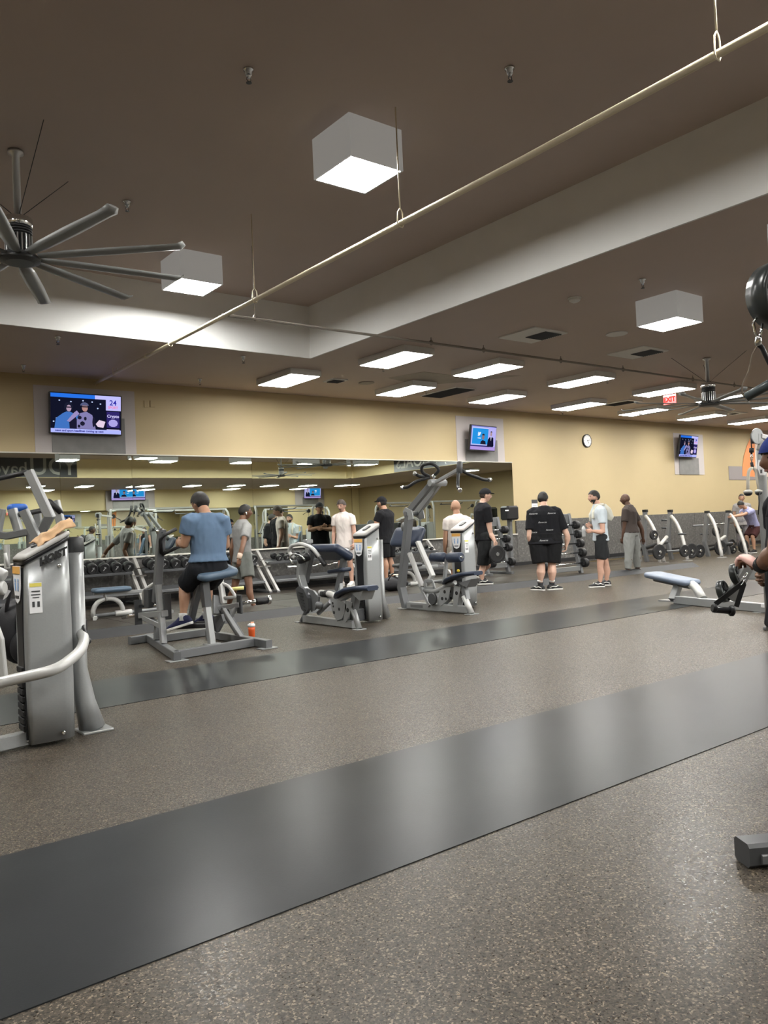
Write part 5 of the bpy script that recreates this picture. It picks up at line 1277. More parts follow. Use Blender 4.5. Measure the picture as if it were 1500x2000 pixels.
b = MB(); b.tube([at(1467, 884, D), at(1466, 893, D), at(1468, 904, D), at(1470, 893, D), at(1468, 884, D)], 0.007, 6); b.build('carabiner', CHROME, t)
b = MB(); b.tube([at(1468, 903, D), at(1470, 915, D)], 0.016, 8); b.build('collar', BLACK, t)
for e in ([(1470, 913), (1463, 918), (1461, 930), (1461, 958)], [(1471, 913), (1477, 920), (1479, 934), (1483, 957)]):
    b = MB(); b.tube([at(x, y, D) for x, y in e], 0.017, 10, bend=0.06); rp = b.build('rope', mat('pale_rope', (0.55, 0.52, 0.45), 0.8, bump=0.3, bump_scale=120), t)
    c = at(e[-1][0], e[-1][1] + 4, D); b = MB(); b.lathe(c + V3((0, 0, 0.03)), c - V3((0, 0, 1)), [(0, 0.02), (0.015, 0.045), (0.03, 0.045)], 14); b.build('knob', mat('pale_rubber', (0.5, 0.49, 0.46), 0.6), rp)
    b = MB(); b.lathe(c, c - V3((0, 0, 1)), [(0, 0.043), (0.02, 0.04), (0.035, 0.02)], 14); b.build('knob_end', BLACK, rp)

# ================================================================ near cable machine at the right edge
D = 2.05
post = fl(1600, 1660)
t = thing('cable_machine', 'black cable machine with a ribbed pulley and hanging handle at the upper right edge', 'exercise machine', post)
a, c = fl(1452, 1662, 0.05), fl(1640, 1640, 0.05)
ft = MB()
f0, f1 = fl(1446, 1640, 0.095), fl(1700, 1618, 0.095)
ft.beam(fl(1449, 1664, 0.045), fl(1700, 1640, 0.045), 0.10, 0.085, ch=0.012); ft.build('foot_beam', DARK_GREY, t)
b = MB(); b.beam(fl(1464, 1672, 0.035) + V3((-0.0, -0.045, 0)), fl(1690, 1655, 0.035) + V3((0, -0.045, 0)), 0.012, 0.035); b.build('grip_strip', STEEL_D, t)
b = MB(); b.beam((post.x, post.y, 0.09), (post.x + 0.02, post.y, 2.35), 0.1, 0.12, (1, 0, 0)); b.build('post', STEEL_D, t)
pc_ = at(1528, 575, D)
b = MB(); b.beam((post.x + 0.02, post.y, 2.3), pc_ + V3((0, 0, 0.02)), 0.06, 0.08); b.build('arm', STEEL_D, t)
n_ = (RIGHT * 0.25 - FWD).normalized()
RIBB = mat('glossy_black_shroud', (0.03, 0.034, 0.034), 0.28)
b = MB(); b.lathe(pc_ - n_ * 0.035, pc_ + n_, [(0, 0.07), (0.006, 0.088), (0.064, 0.088), (0.07, 0.075), (0.062, 0.066), (0.058, 0.02)], 32); sh = b.build('pulley_shroud', RIBB, t)
for k in range(7):
    a = 2 * math.pi * k / 7 + 0.3
    ex = RIGHT.copy(); ey = n_.cross(ex).normalized(); ex = ey.cross(n_)
    d = ex * math.cos(a) + ey * math.sin(a)
    b = MB(); b.beam(pc_ + n_ * 0.026 + d * 0.015, pc_ + n_ * 0.03 + d * 0.068, 0.01, 0.012, n_); b.build('rib', BLACK_PL, sh)
b = MB(); b.tube([at(1470, 588, D), at(1478, 606, D)], 0.012, 8); b.build('cable', BLACK_PL, t)
b = MB(); b.ball(at(1480, 600, D), 0.0135, 14, 10); b.build('stop_ball', BLACK_PL, t)
b = MB(); b.tube([at(1479, 612, D), at(1482, 620, D)], 0.006, 8); b.tube([at(1480, 617, D), at(1471, 630, D), at(1476, 652, D), at(1482, 660, D), at(1486, 652, D), at(1489, 632, D)], 0.0032, 8, bend=0.008, closed=False); b.build('carabiner', CHROME, t)
b = MB(); b.lathe(at(1481, 656, D), at(1481, 676, D), [(0, 0.006), (0.004, 0.008), (0.022, 0.008), (0.026, 0.005)], 12); b.build('swivel', CHROME, t)
h = thing('tubular_bar', 'dark tubular handle hung on a thin strap near the upper right edge', 'cable attachment', at(1470, 720, D))
b = MB(); b.tube([at(1481, 672, D), at(1469, 692, D), at(1462, 725, D), at(1450, 750, D), at(1449, 768, D), at(1458, 780, D)], 0.0018, 6); b.build('strap', mat('brown_cord', (0.16, 0.12, 0.09), 0.8), h)
b = MB(); b.tube([at(1481, 673, D), at(1488, 678, D), at(1498, 700, D), at(1520, 740, D)], 0.006, 8, bend=0.02); b.build('strap', BLACK, h)
b = MB(); b.tube([at(1457, 776, D), at(1530, 735, D - 0.05)], 0.012, 14); b.build('grip', mat('slate_grip', (0.06, 0.075, 0.08), 0.35), h)
b = MB(); b.tube([at(1450, 768, D), at(1457, 775, D), at(1461, 786, D)], 0.004, 8); b.build('ring', CHROME, h)
# low swivel pulleys and D handle
D = 4.55
t = thing('cable_pulley', 'pair of black ribbed pulley wheels on a grey arm at right', 'exercise machine', at(1420, 1150, D))
for px, py, rx in ((1443, 1122, 0.062), (1418, 1155, 0.064)):
    c = at(px - 6, py, D); n2 = (RIGHT * 0.72 - FWD * 0.62 + V3((0, 0, 0.25))).normalized()
    b = MB(); b.lathe(c - n2 * 0.02, c + n2, [(0, rx * 0.85), (0.006, rx), (0.034, rx), (0.04, rx * 0.86), (0.032, rx * 0.78), (0.03, 0.015)], 26); w = b.build('pulley_wheel', RIBB, t)
    ex = n2.cross(V3((0, 0, 1))).normalized(); ey = n2.cross(ex)
    for k in range(6):
        d = ex * math.cos(k * math.pi / 3 + 0.2) + ey * math.sin(k * math.pi / 3 + 0.2)
        b = MB(); b.beam(c + n2 * 0.013 + d * 0.01, c + n2 * 0.016 + d * rx * 0.8, 0.008, 0.008, n2); b.build('rib', DARK_GREY, w)
b = MB(); b.beam(at(1425, 1170, D), at(1462, 1105, D), 0.045, 0.06, (0, 0, 1)); b.build('yoke', GREY_PL, t)
b = MB(); b.beam(at(1456, 1122, D + 0.1), at(1620, 1125, D + 0.4), 0.05, 0.06); b.build('arm', STEEL, t)
pbase = fl(1680, 1000 + 1.27 * FPX / (D + 0.3))
b = MB(); b.beam((pbase.x, pbase.y, 0), (pbase.x, pbase.y, 2.1), 0.1, 0.1, (1, 0, 0)); b.box((pbase.x, pbase.y, 0.03), (0.5, 0.5, 0.06)); b.build('column', STEEL, t)
D = 4.4
h = thing('stirrup', 'black stirrup handle on webbing straps hanging beside the hand at right', 'cable attachment', at(1415, 1190, D))
for a_, c_ in (((1454, 1136), (1397, 1180)), ((1453, 1140), (1438, 1185))):
    b = MB(); b.beam(at(*a_, D), at(*c_, D), 0.028, 0.006, FWD * -1); b.build('strap', mat('black_webbing', (0.014, 0.014, 0.015), 0.8, bump=0.4, bump_scale=400), h)
b = MB(); b.cyl(at(1394, 1190, D), at(1428, 1193, D), 0.019, 16, 0.003); b.build('grip', BLACK_PL, h)
for px, py, r in ((1395, 1188, 0.024), (1429, 1193, 0.029)):
    c = at(px, py, D); b = MB(); ax = (at(1428, 1193, D) - at(1394, 1190, D)).normalized(); b.cyl(c - ax * 0.012, c + ax * 0.012, r, 18, 0.004); b.build('end_disc', BLACK, h)
for k, (px, py) in enumerate(((1449, 1138), (1453, 1131), (1456, 1124))):
    c = at(px, py, D); u = (at(1458, 1122, D) - at(1448, 1140, D)).normalized(); v = RIGHT if k % 2 else (RIGHT * 0.4 - FWD).normalized()
    b = MB(); b.tube([c + u * 0.016 * math.cos(2 * math.pi * i / 12) + v * 0.008 * math.sin(2 * math.pi * i / 12) for i in range(12)], 0.003, 6, closed=True); b.build('chain_link', CHROME, h)
# ================================================================ people
def skin(name, c): return mat('skin_' + name, c, 0.48, spec=0.4, noise_amt=0.08, noise_scale=30)
SK_L = skin('light', (0.52, 0.31, 0.23)); SK_P = skin('pale', (0.58, 0.37, 0.28)); SK_T = skin('tan', (0.40, 0.225, 0.145)); SK_B = skin('brown', (0.17, 0.085, 0.05)); SK_D = skin('dark', (0.095, 0.05, 0.033))
def cloth(name, c, amt=0.12, sc=8): return mat('cloth_' + name, c, 0.85, spec=0.12, noise_amt=amt, noise_scale=sc, bump=0.12, bump_scale=260, sheen=0.02)
HAIRK = mat('black_hair', (0.013, 0.011, 0.010), 0.55, noise_amt=0.3, noise_scale=80, bump=0.4, bump_scale=180)
SOLEW = mat('white_sole', (0.7, 0.69, 0.66), 0.5)
EYEM = mat('dark_eye', (0.02, 0.015, 0.012), 0.2); LIPM = mat('lips', (0.28, 0.11, 0.09), 0.5)
def remesh(mb, vox, smooth=4):
    me = mb.mesh('tmp')
    bm = bmesh.new(); bm.from_mesh(me)
    bmesh.ops.recalc_face_normals(bm, faces=bm.faces[:])
    bm.to_mesh(me); bm.free()
    mods = [('REMESH', dict(mode='VOXEL', voxel_size=vox, use_smooth_shade=True))]
    if smooth: mods.append(('SMOOTH', dict(factor=0.5, iterations=smooth)))
    me2 = bake(me, mods)
    bpy.data.meshes.remove(me)
    return me2
def ell(b, stations, n=20, p=2.3):
    # stations: (centre, side vector, front vector, half width, half depth)
    rs = []
    for c, sx, fy, w, d in stations:
        r = []
        for k in range(n):
            a = 2 * math.pi * k / n
            ca, sa = math.cos(a), math.sin(a)
            r.append(V3(c) + sx * (w * math.copysign(abs(ca) ** (2 / p), ca)) + fy * (d * math.copysign(abs(sa) ** (2 / p), sa)))
        rs.append(r)
    return b.rings(rs)
def limb(b, pts, rad, n=12, endball=True):
    b.tube(pts, rad, n)
    if endball:
        b.ball(pts[0], rad[0], n, 8); b.ball(pts[-1], rad[-1], n, 8)
def subdiv(pts, rads):
    # smooth radii along a polyline: [(fraction list per bone)]
    return pts, rads
def chain(*segs):
    # segs of (point, radius); returns densified list
    P, R = [], []
    for i in range(len(segs) - 1):
        (p, r), (q, s) = segs[i], segs[i + 1]
        for k in range(3):
            t = k / 3; P.append(V3(p).lerp(V3(q), t)); R.append(r + (s - r) * t)
    P.append(V3(segs[-1][0])); R.append(segs[-1][1])
    return P, R
def head_pt(u, v, off=0.0):
    # u around (0 = right ear, pi/2 = face), v from -pi/2 (neck) to pi/2 (crown); x right, y face, z up
    x, y, z = math.cos(v) * math.cos(u), math.cos(v) * math.sin(u), math.sin(v)
    X, Y, Z = x * (0.083 + off), y * (0.102 + off), z * (0.122 + off)
    if Z < -0.01:
        t = min(1, (-0.01 - Z) / 0.1)
        X *= 1 - 0.38 * t
        if Y < 0: Y *= 1 - 0.45 * t
        else: Y *= 1 - 0.10 * t
    if Y < 0 and Z > -0.02: Y *= 1.03
    if off == 0.0 and y > 0.3:
        ax = abs(X)
        if ax < 0.024 and -0.045 < Z < 0.02:            # nose
            k = (1 - ax / 0.024) * max(0.0, min(1.0, (0.025 - Z) / 0.055)) * (1.0 if Z > -0.036 else max(0, (Z + 0.05) / 0.014))
            Y += 0.027 * k
        for s in (-1, 1):                               # eye sockets
            d2 = ((X - s * 0.031) / 0.02) ** 2 + ((Z - 0.008) / 0.012) ** 2
            if d2 < 1: Y -= 0.009 * (1 - d2)
        if 0.016 < Z < 0.034 and ax < 0.055: Y += 0.004    # brow
        if -0.068 < Z < -0.05 and ax < 0.025: Y += 0.004   # lips
        if Z < -0.085 and ax < 0.03: Y += 0.007            # chin
    return V3((X, Y, Z))
def head_mesh(M, c, s, nu=36, nv=26):
    b = MB(); rs = []
    for j in range(nv + 1):
        v = -math.pi / 2 * 0.985 + math.pi * 0.985 * j / nv
        rs.append([c + M @ (head_pt(2 * math.pi * k / nu, v) * s) for k in range(nu)])
    b.rings(rs)
    for sgn in (-1, 1):
        b.ball(c + M @ (V3((sgn * 0.084, -0.006, -0.008)) * s), (0.010 * s, 0.019 * s, 0.032 * s), 10, 8, M)
    return b
def shell(M, c, s, off, keep, nu=36, nv=26, jit=0.0):
    b = MB(); idx = {}
    def vid(j, k):
        k %= nu
        if (j, k) not in idx:
            v = -math.pi / 2 * 0.985 + math.pi * 0.985 * j / nv
            p = head_pt(2 * math.pi * k / nu, v, off)
            if jit: p += noise.noise_vector(p * 60) * jit
            idx[(j, k)] = len(b.v); b.v.append(tuple(c + M @ (p * s)))
        return idx[(j, k)]
    for j in range(nv):
        for k in range(nu):
            v = -math.pi / 2 * 0.985 + math.pi * 0.985 * (j + 0.5) / nv
            if keep(head_pt(2 * math.pi * (k + 0.5) / nu, v, 0.0001)):
                b.f.append((vid(j, k), vid(j, k + 1), vid(j + 1, k + 1), vid(j + 1, k))); b.sm.append(True)
    if keep(V3((0, 0, 0.118))): b.f.append(tuple(vid(nv, k) for k in range(nu))); b.sm.append(True)
    return b
def hand(b, wrist, d, palm, s=1.0, curl=0.5, left=False):
    # d: direction of the fingers, palm: normal out of the palm
    d = V3(d).normalized(); palm = (V3(palm) - d * V3(palm).dot(d)).normalized()
    side = d.cross(palm).normalized() * (-1 if left else 1)    # towards the thumb
    W = wrist
    ell(b, [(W, side, palm, 0.026 * s, 0.019 * s), (W + d * 0.03 * s, side, palm, 0.035 * s, 0.017 * s), (W + d * 0.07 * s, side, palm, 0.042 * s, 0.014 * s), (W + d * 0.092 * s, side, palm, 0.040 * s, 0.011 * s)], 14, 2.6)
    for i, (o, L) in enumerate(((0.030, 0.070), (0.0105, 0.080), (-0.0095, 0.075), (-0.029, 0.058))):
        p = W + d * (0.088 - 0.006 * abs(i - 1)) * s + side * o * s
        pts = [p - d * 0.012 * s]; a = 0; q = p
        pts.append(q)
        for k, f in enumerate((0.45, 0.3, 0.25)):
            a += curl * (0.9, 1.2, 0.8)[k]
            q = q + (d * math.cos(a) + palm * math.sin(a)) * (L * f * s)
            pts.append(q)
        b.tube(pts, [0.0092 * s, 0.009 * s, 0.0085 * s, 0.0078 * s, 0.0062 * s], 8)
    q = W + d * 0.028 * s + side * 0.030 * s
    e = (side * 0.75 + d * 0.55 + palm * 0.25 * (1 + curl)).normalized()
    f = (d * 0.8 + palm * (0.4 + curl * 0.7) + side * 0.1).normalized()
    b.tube([q - side * 0.012 * s, q, q + e * 0.034 * s, q + e * 0.034 * s + f * 0.03 * s, q + e * 0.034 * s + f * 0.05 * s], [0.012 * s, 0.0125 * s, 0.0105 * s, 0.0098 * s, 0.007 * s], 8)
def shoe(b, bs, ankle, floor_z, yawv, s=1.0, L=0.285):
    f = V3((yawv[0], yawv[1], yawv[2] if len(yawv) > 2 else 0)).normalized(); r = f.cross(V3((0, 0, 1))).normalized(); u = r.cross(f).normalized()
    o = V3((ankle[0], ankle[1], floor_z)) if len(yawv) < 3 else V3(ankle) - u * 0.085 * s
    P = [(-0.085, 0.028, 0.055), (-0.07, 0.036, 0.085), (-0.03, 0.039, 0.105), (0.03, 0.042, 0.105), (0.08, 0.046, 0.075), (0.13, 0.050, 0.058), (0.17, 0.045, 0.047), (0.195, 0.028, 0.036)]
    ell(b, [(o + f * x * s + u * (h / 2 + 0.012) * s, r, u, w * s, h / 2 * s) for x, w, h in P], 14, 2.6)
    rs = []
    for z in (0.0, 0.006, 0.024, 0.028):
        g = -0.004 if z in (0.0, 0.028) else 0.004
        ring = []
        for x, w, h in P: ring.append(o + f * x * s * 1.03 + r * (w + g) * s + u * z * s)
        for x, w, h in P[::-1]: ring.append(o + f * x * s * 1.03 - r * (w + g) * s + u * z * s)
        rs.append(ring)
    bs.rings(rs, smooth=False)
def person(label, loc, face, H=1.75, wide=1.0, belly=0.0, skin_m=SK_L, shirt=None, shorts=None, short_len=0.62, shoe_m=BLACK, sole_m=SOLEW, sock=None, hair='short', hair_m=HAIRK, cap_m=None, beard=False, pose=None, sleeve=0.55, hemz=-0.12, neck_fwd=0.03, vox=0.0085, look=None, tilt=0.0, pants=False, lean=(0, 0), fold=0.0075, group=None, shoes=True, seed=1, tank=False, curl=0.55, muscle=1.0):
    s = H / 1.75
    loc = V3(loc); F = V3((face[0], face[1], 0)).normalized(); R = F.cross(V3((0, 0, 1))).normalized(); U = V3((0, 0, 1))
    pose = pose or {}
    T = thing('person', label, 'person', loc, 0.0, group)
    def L(x, y, z): return loc + R * x * s + F * y * s + U * z * s
    g = lambda k, d: V3(pose[k]) if k in pose else d
    pel = g('pelvis', L(0, 0, 0.93))
    nk = g('neck', L(lean[0], 0.02 + lean[1], 1.50))
    sp = (nk - pel).normalized()
    che = g('chest', pel.lerp(nk, 0.72) + F * -0.005)
    sd = V3(pose.get('shoulder_dir', R)).normalized()          # to the person's right at the shoulders
    hd = V3(pose.get('hip_dir', R)).normalized()
    fr = sd.cross(sp).normalized() * -1
    if fr.dot(F) < 0: fr = -fr
    hf = V3((F.x, F.y, 0))
    w = wide
    shr = g('shR', nk + sd * 0.178 * s * (0.6 + 0.4 * w) - sp * 0.105 * s); shl = g('shL', nk - sd * 0.178 * s * (0.6 + 0.4 * w) - sp * 0.105 * s)
    dn = -U
    elr = g('elR', shr + dn * 0.29 * s + sd * 0.05 * s); ell_ = g('elL', shl + dn * 0.29 * s - sd * 0.05 * s)
    wrr = g('wrR', elr + dn * 0.25 * s + F * 0.06 * s); wrl = g('wrL', ell_ + dn * 0.25 * s + F * 0.06 * s)
    hir = pel + hd * 0.092 * s * w - U * 0.03 * s; hil = pel - hd * 0.092 * s * w - U * 0.03 * s
    knr = g('knR', L(0.10, 0.015, 0.49)); knl = g('knL', L(-0.10, 0.015, 0.49))
    anr = g('anR', L(0.11, -0.02, 0.085)); anl = g('anL', L(-0.11, -0.02, 0.085))
    up_leg = lambda h, k: chain((h, 0.094 * s * w), (h.lerp(k, 0.35), 0.086 * s * w), (k, 0.056 * s * (0.6 + 0.4 * w)))
    b = MB()
    def torso(e, bot=-0.1, top=0.13, hem=None):
        st = []
        Lt = (nk - pel).length
        tab = [(-0.10, .13, .095), (0.0, .168, .115), (0.15, .152, .108), (0.33, .168, .118), (0.42, .178, .122), (0.475, .165, .108), (0.52, .118, .088), (0.555, .082, .074), (0.585, .062, .062)]
        out = []
        for z, a, c in tab:
            t = z / 0.57
            if t < 0: c0 = pel + (pel - che).normalized() * (-z * s)
            elif t < 0.72: c0 = pel.lerp(che, t / 0.72)
            else: c0 = che.lerp(nk, (t - 0.72) / 0.28)
            k = max(0, min(1, t)); sx = hd.lerp(sd, k).normalized(); fy = hf.lerp(fr, k).normalized()
            bl = belly * math.exp(-((z - 0.14) / 0.16) ** 2)
            out.append((c0 + fy * bl * 0.5 * s, sx, fy, (a * (w if z < 0.50 else (0.5 + 0.5 * w)) + bl * 0.6) * s + e, (c * (0.5 + 0.5 * w) + bl * 0.5) * s + e))
        return out
    ell(b, torso(0.0))
    hdir = (g('head', nk + F * (neck_fwd + 0.035) * s + U * 0.137 * s) - nk)
    hc = nk + hdir
    b.tube([nk - sp * 0.05 * s, nk + hdir * 0.25, nk + hdir * 0.75], [0.066 * s * (0.7 + 0.3 * w), 0.058 * s * (0.7 + 0.3 * w), 0.052 * s], 14)
    m_ = muscle * (0.75 + 0.25 * w)
    for sh, el, wr in ((shr, elr, wrr), (shl, ell_, wrl)):
        limb(b, *chain((sh, 0.062 * s * m_), (sh.lerp(el, 0.45), 0.052 * s * m_), (el, 0.039 * s * m_), (el.lerp(wr, 0.3), 0.043 * s * m_), (wr, 0.027 * s)))
    for h, k, a in ((hir, knr, anr), (hil, knl, anl)):
        limb(b, *up_leg(h, k))
        bk = (V3((-F.x, -F.y, 0)) * 0.02 * s)
        limb(b, *chain((k, 0.056 * s * (0.4 + 0.6 * w)), (k.lerp(a, 0.32) + bk, 0.060 * s * (0.25 + 0.75 * w)), (k.lerp(a, 0.7) + bk * 0.5, 0.042 * s), (a, 0.035 * s)))
    me = remesh(b, vox * s, 3)
    # head and hands keep their own fine geometry in the same mesh
    lk = V3(look) if look is not None else V3((F.x, F.y, 0))
    lk = V3((lk.x, lk.y, 0)).normalized() if len(lk) < 3 or abs(lk.z) < 1e-6 else lk.normalized()
    rx = lk.cross(U).normalized()
    uz = rx.cross(lk).normalized()
    HM = Matrix((rx, lk, uz)).transposed()
    if tilt: HM = Matrix.Rotation(tilt, 3, lk) @ HM
    x = head_mesh(HM, hc, s)
    for sh, el, wr, key, lf in ((shr, elr, wrr, 'R', False), (shl, ell_, wrl, 'L', True)):
        d = V3(pose.get('hand' + key, (wr - el).normalized())); pn = V3(pose.get('palm' + key, (R * (-1 if not lf else 1)) + F * -0.2))
        hand(x, wr - d.normalized() * 0.012 * s, d, pn, s, pose.get('curl' + key, curl), lf)
    bm = bmesh.new(); bm.from_mesh(me)
    mm = x.mesh('x'); bm.from_mesh(mm); bpy.data.meshes.remove(mm)
    bm.to_mesh(me); bm.free()
    me.name = 'body'; me.materials.clear(); me.materials.append(skin_m)
    body = link('body', me, T)
    for p in me.polygons: p.use_smooth = True
    def dress(mb, name, m, v=0.011, amp=fold, sm=3):
        q = remesh(mb, v * s, sm)
        cs = [(vt.co.copy(), vt.normal.copy()) for vt in q.vertices]
        fl_ = []
        for co, n_ in cs:
            pz = co * 7 + V3((seed * 3.1, 0, 0)); pz.z *= 0.55
            k = noise.noise(pz) + 0.7 * (1 - 2 * abs(noise.noise(pz * 1.9 + V3((0, 5, 0)))))
            fl_ += list(co + n_ * (k * amp))
        q.vertices.foreach_set('co', fl_); q.update()
        q.name = name; q.materials.clear(); q.materials.append(m)
        for p in q.polygons: p.use_smooth = True
        return link(name, q, T)
    if shirt is not None:
        c = MB()
        st = torso(0.017 * s)
        hem = pel + (pel - che).normalized() * (-hemz * s)
        zs_ = [-0.10, 0.0, 0.15, 0.33, 0.42, 0.475, 0.52, 0.555, 0.585]
        i0 = next(i for i in range(1, 9) if zs_[i] > hemz + 0.03)
        st = [(hem, st[i0][1], st[i0][2], max(st[1][3], st[i0][3]) + 0.014 * s, max(st[1][4], st[i0][4]) + 0.014 * s)] + st[i0:-1] + [(st[-1][0] - sp * 0.005, st[-1][1], st[-1][2], 0.074 * s, 0.074 * s)]
        ell(c, st)
        if not tank:
            for sh, el in ((shr, elr), (shl, ell_)):
                e = sh.lerp(el, sleeve)
                c.tube([nk.lerp(sh, 0.1) - sp * 0.05 * s, nk.lerp(sh, 0.5) - sp * 0.012 * s, nk.lerp(sh, 0.8) - sp * 0.004 * s, sh, sh.lerp(el, sleeve * 0.5), e], [0.05 * s, 0.056 * s, 0.070 * s * m_, 0.079 * s * m_, 0.075 * s * m_, 0.072 * s * m_], 14)
        dress(c, 'shirt', shirt)
    if shorts is not None:
        c = MB()
        st = torso(0.017 * s)
        ell(c, [(st[0][0], *st[0][1:3], st[0][3] + 0.03 * s, st[0][4] + 0.02 * s), st[1], (st[1][0].lerp(st[2][0], 0.6), *st[2][1:])])
        for h, k, a in ((hir, knr, anr), (hil, knl, anl)):
            if pants:
                c.tube([h, h.lerp(k, 0.5), k, k.lerp(a, 0.45), k.lerp(a, 0.82)], [0.112 * s * w, 0.104 * s * w, 0.085 * s, 0.078 * s, 0.062 * s], 16)
            else:
                e = h.lerp(k, short_len / 0.62 * 0.86)
                c.tube([h + U * 0.02 * s, h.lerp(e, 0.5), e], [0.112 * s * w, 0.112 * s * w, 0.104 * s * w], 16)
            c.ball(h, 0.112 * s * w, 14, 10)
        dress(c, 'trousers' if pants else 'shorts', shorts, amp=fold * (1.6 if pants else 1))
    if shoes:
        for key, a in (('R', anr), ('L', anl)):
            y = pose.get('foot' + key, (F.x, F.y))
            c, d = MB(), MB(); shoe(c, d, a, loc.z, y, s)
            so = c.build('shoe', shoe_m, T); d.build('sole', sole_m, so)
            if shoe_m.name == 'black_shoe':
                f_ = V3((y[0], y[1], 0)).normalized(); r_ = f_.cross(U)
                o_ = V3((a[0], a[1], loc.z)) if len(y) < 3 else V3(a) - U * 0.085 * s
                for q_ in (-1, 1):
                    c = MB(); c.tube([o_ + f_ * (x_ * s) + r_ * (q_ * w_ * s) + U * (z_ * s) for x_, w_, z_ in ((-0.06, 0.04, 0.05), (0.0, 0.045, 0.072), (0.05, 0.048, 0.06), (0.10, 0.047, 0.082))], 0.008 * s, 6); c.build('side_stripe', SOLEW, so)
            if sock:
                k_ = knr if key == 'R' else knl
                c = MB(); u = (k_ - a).normalized(); c.tube([a - u * 0.03 * s, a + u * 0.04 * s, a + u * sock[1] * s], [0.043 * s, 0.042 * s, 0.047 * s * (0.7 + 0.3 * w)], 14); c.build('sock', sock[0], T)
    # face
    for sg in (-1, 1):
        c = MB(); c.ball(hc + HM @ (V3((sg * 0.033, 0.088, 0.008)) * s), (0.011 * s, 0.006 * s, 0.006 * s), 10, 6, HM); c.build('eye', EYEM, T)
        c = MB(); c.tube([hc + HM @ (V3((sg * q[0], q[1], q[2])) * s) for q in ((0.014, 0.101, 0.026), (0.034, 0.097, 0.031), (0.054, 0.083, 0.025))], [0.003 * s, 0.004 * s, 0.0025 * s], 6); c.build('eyebrow', hair_m, T)
    c = MB(); c.tube([hc + HM @ (V3(q) * s) for q in ((-0.025, 0.081, -0.06), (-0.01, 0.091, -0.057), (0.01, 0.091, -0.057), (0.025, 0.081, -0.06))], [0.003 * s, 0.0055 * s, 0.0055 * s, 0.003 * s], 8); c.build('mouth', LIPM, T)
    if beard:
        shell(HM, hc, s, 0.007, lambda p: p.z < -0.030 and p.y > -0.012 and not (abs(p.x) < 0.022 and -0.065 < p.z < -0.046 and p.y > 0.05), jit=0.003).build('beard', hair_m, T) if beard == 'full' else shell(HM, hc, s, 0.0025, lambda p: p.z < -0.042 and p.y > -0.004 and not (abs(p.x) < 0.03 and p.z > -0.066 and p.y > 0.05), jit=0.001).build('beard', hair_m, T)
    if hair == 'short':
        shell(HM, hc, s, 0.012, lambda p: (p.z > 0.058 - 0.02 * (abs(p.x) > 0.05)) if p.y > 0.045 else (p.z > (0.012 if p.y > 0.0 else (-0.02 if p.y > -0.03 else -0.055))), jit=0.004).build('hair', hair_m, T)
    elif hair == 'full':
        shell(HM, hc, s, 0.022, lambda p: (p.z > 0.05) if p.y > 0.045 else (p.z > (0.0 if p.y > 0.0 else (-0.03 if p.y > -0.03 else -0.07))), jit=0.007).build('hair', hair_m, T)
    elif hair == 'buzz':
        shell(HM, hc, s, 0.004, lambda p: (p.z > 0.06) if p.y > 0.045 else (p.z > (0.01 if p.y > 0.0 else (-0.02 if p.y > -0.03 else -0.05))), jit=0.001).build('hair', hair_m, T)
    elif hair == 'tail':
        shell(HM, hc, s, 0.018, lambda p: (p.z > 0.05) if p.y > 0.045 else (p.z > (0.0 if p.y > 0.0 else -0.07)), jit=0.005).build('hair', hair_m, T)
        c = MB(); c.tube([hc + HM @ (V3(q) * s) for q in ((0, -0.10, 0.03), (0, -0.15, 0.01), (0, -0.16, -0.1), (0, -0.13, -0.2))], [0.03 * s, 0.035 * s, 0.03 * s, 0.008 * s], 10); c.build('ponytail', hair_m, T)
    if cap_m is not None:
        cp = shell(HM, hc, s, 0.02, lambda p: p.z > 0.035 - 0.12 * min(0, p.y + 0.02) * -1 * 0.4, jit=0.0).build('cap', cap_m, T)
        bk = pose.get('brim', 1) if 'brim' in pose else 1
        c = MB(); ring = []
        for zz in (0.0, 0.008):
            rr = []
            for k in range(15):
                a = math.pi * k / 14
                rr.append(hc + HM @ (V3((math.cos(a) * 0.085, bk * (0.055 + 0.115 * math.sin(a)), 0.052 - zz - 0.02 * math.sin(a))) * s))
            for k in range(14, -1, -1):
                a = math.pi * k / 14
                rr.append(hc + HM @ (V3((math.cos(a) * 0.075, bk * (0.05 + 0.035 * math.sin(a)), 0.055 - zz)) * s))
            ring.append(rr)
        c.rings(ring, smooth=False); c.build('cap_brim', cap_m, cp)
    P = dict(T=T, nk=nk, hc=hc, HM=HM, s=s, sd=sd, fr=fr, sp=sp, wrr=wrr, wrl=wrl, shr=shr, shl=shl, elr=elr, ell=ell_, body=body, pel=pel, che=che, F=F, R=R)
    return P
AW = V3((FWD.x, FWD.y, 0)).normalized(); RT = V3((RIGHT.x, RIGHT.y, 0)).normalized()
def toward(r, a): return RT * r + AW * a         # r: to the right in view, a: away from the camera

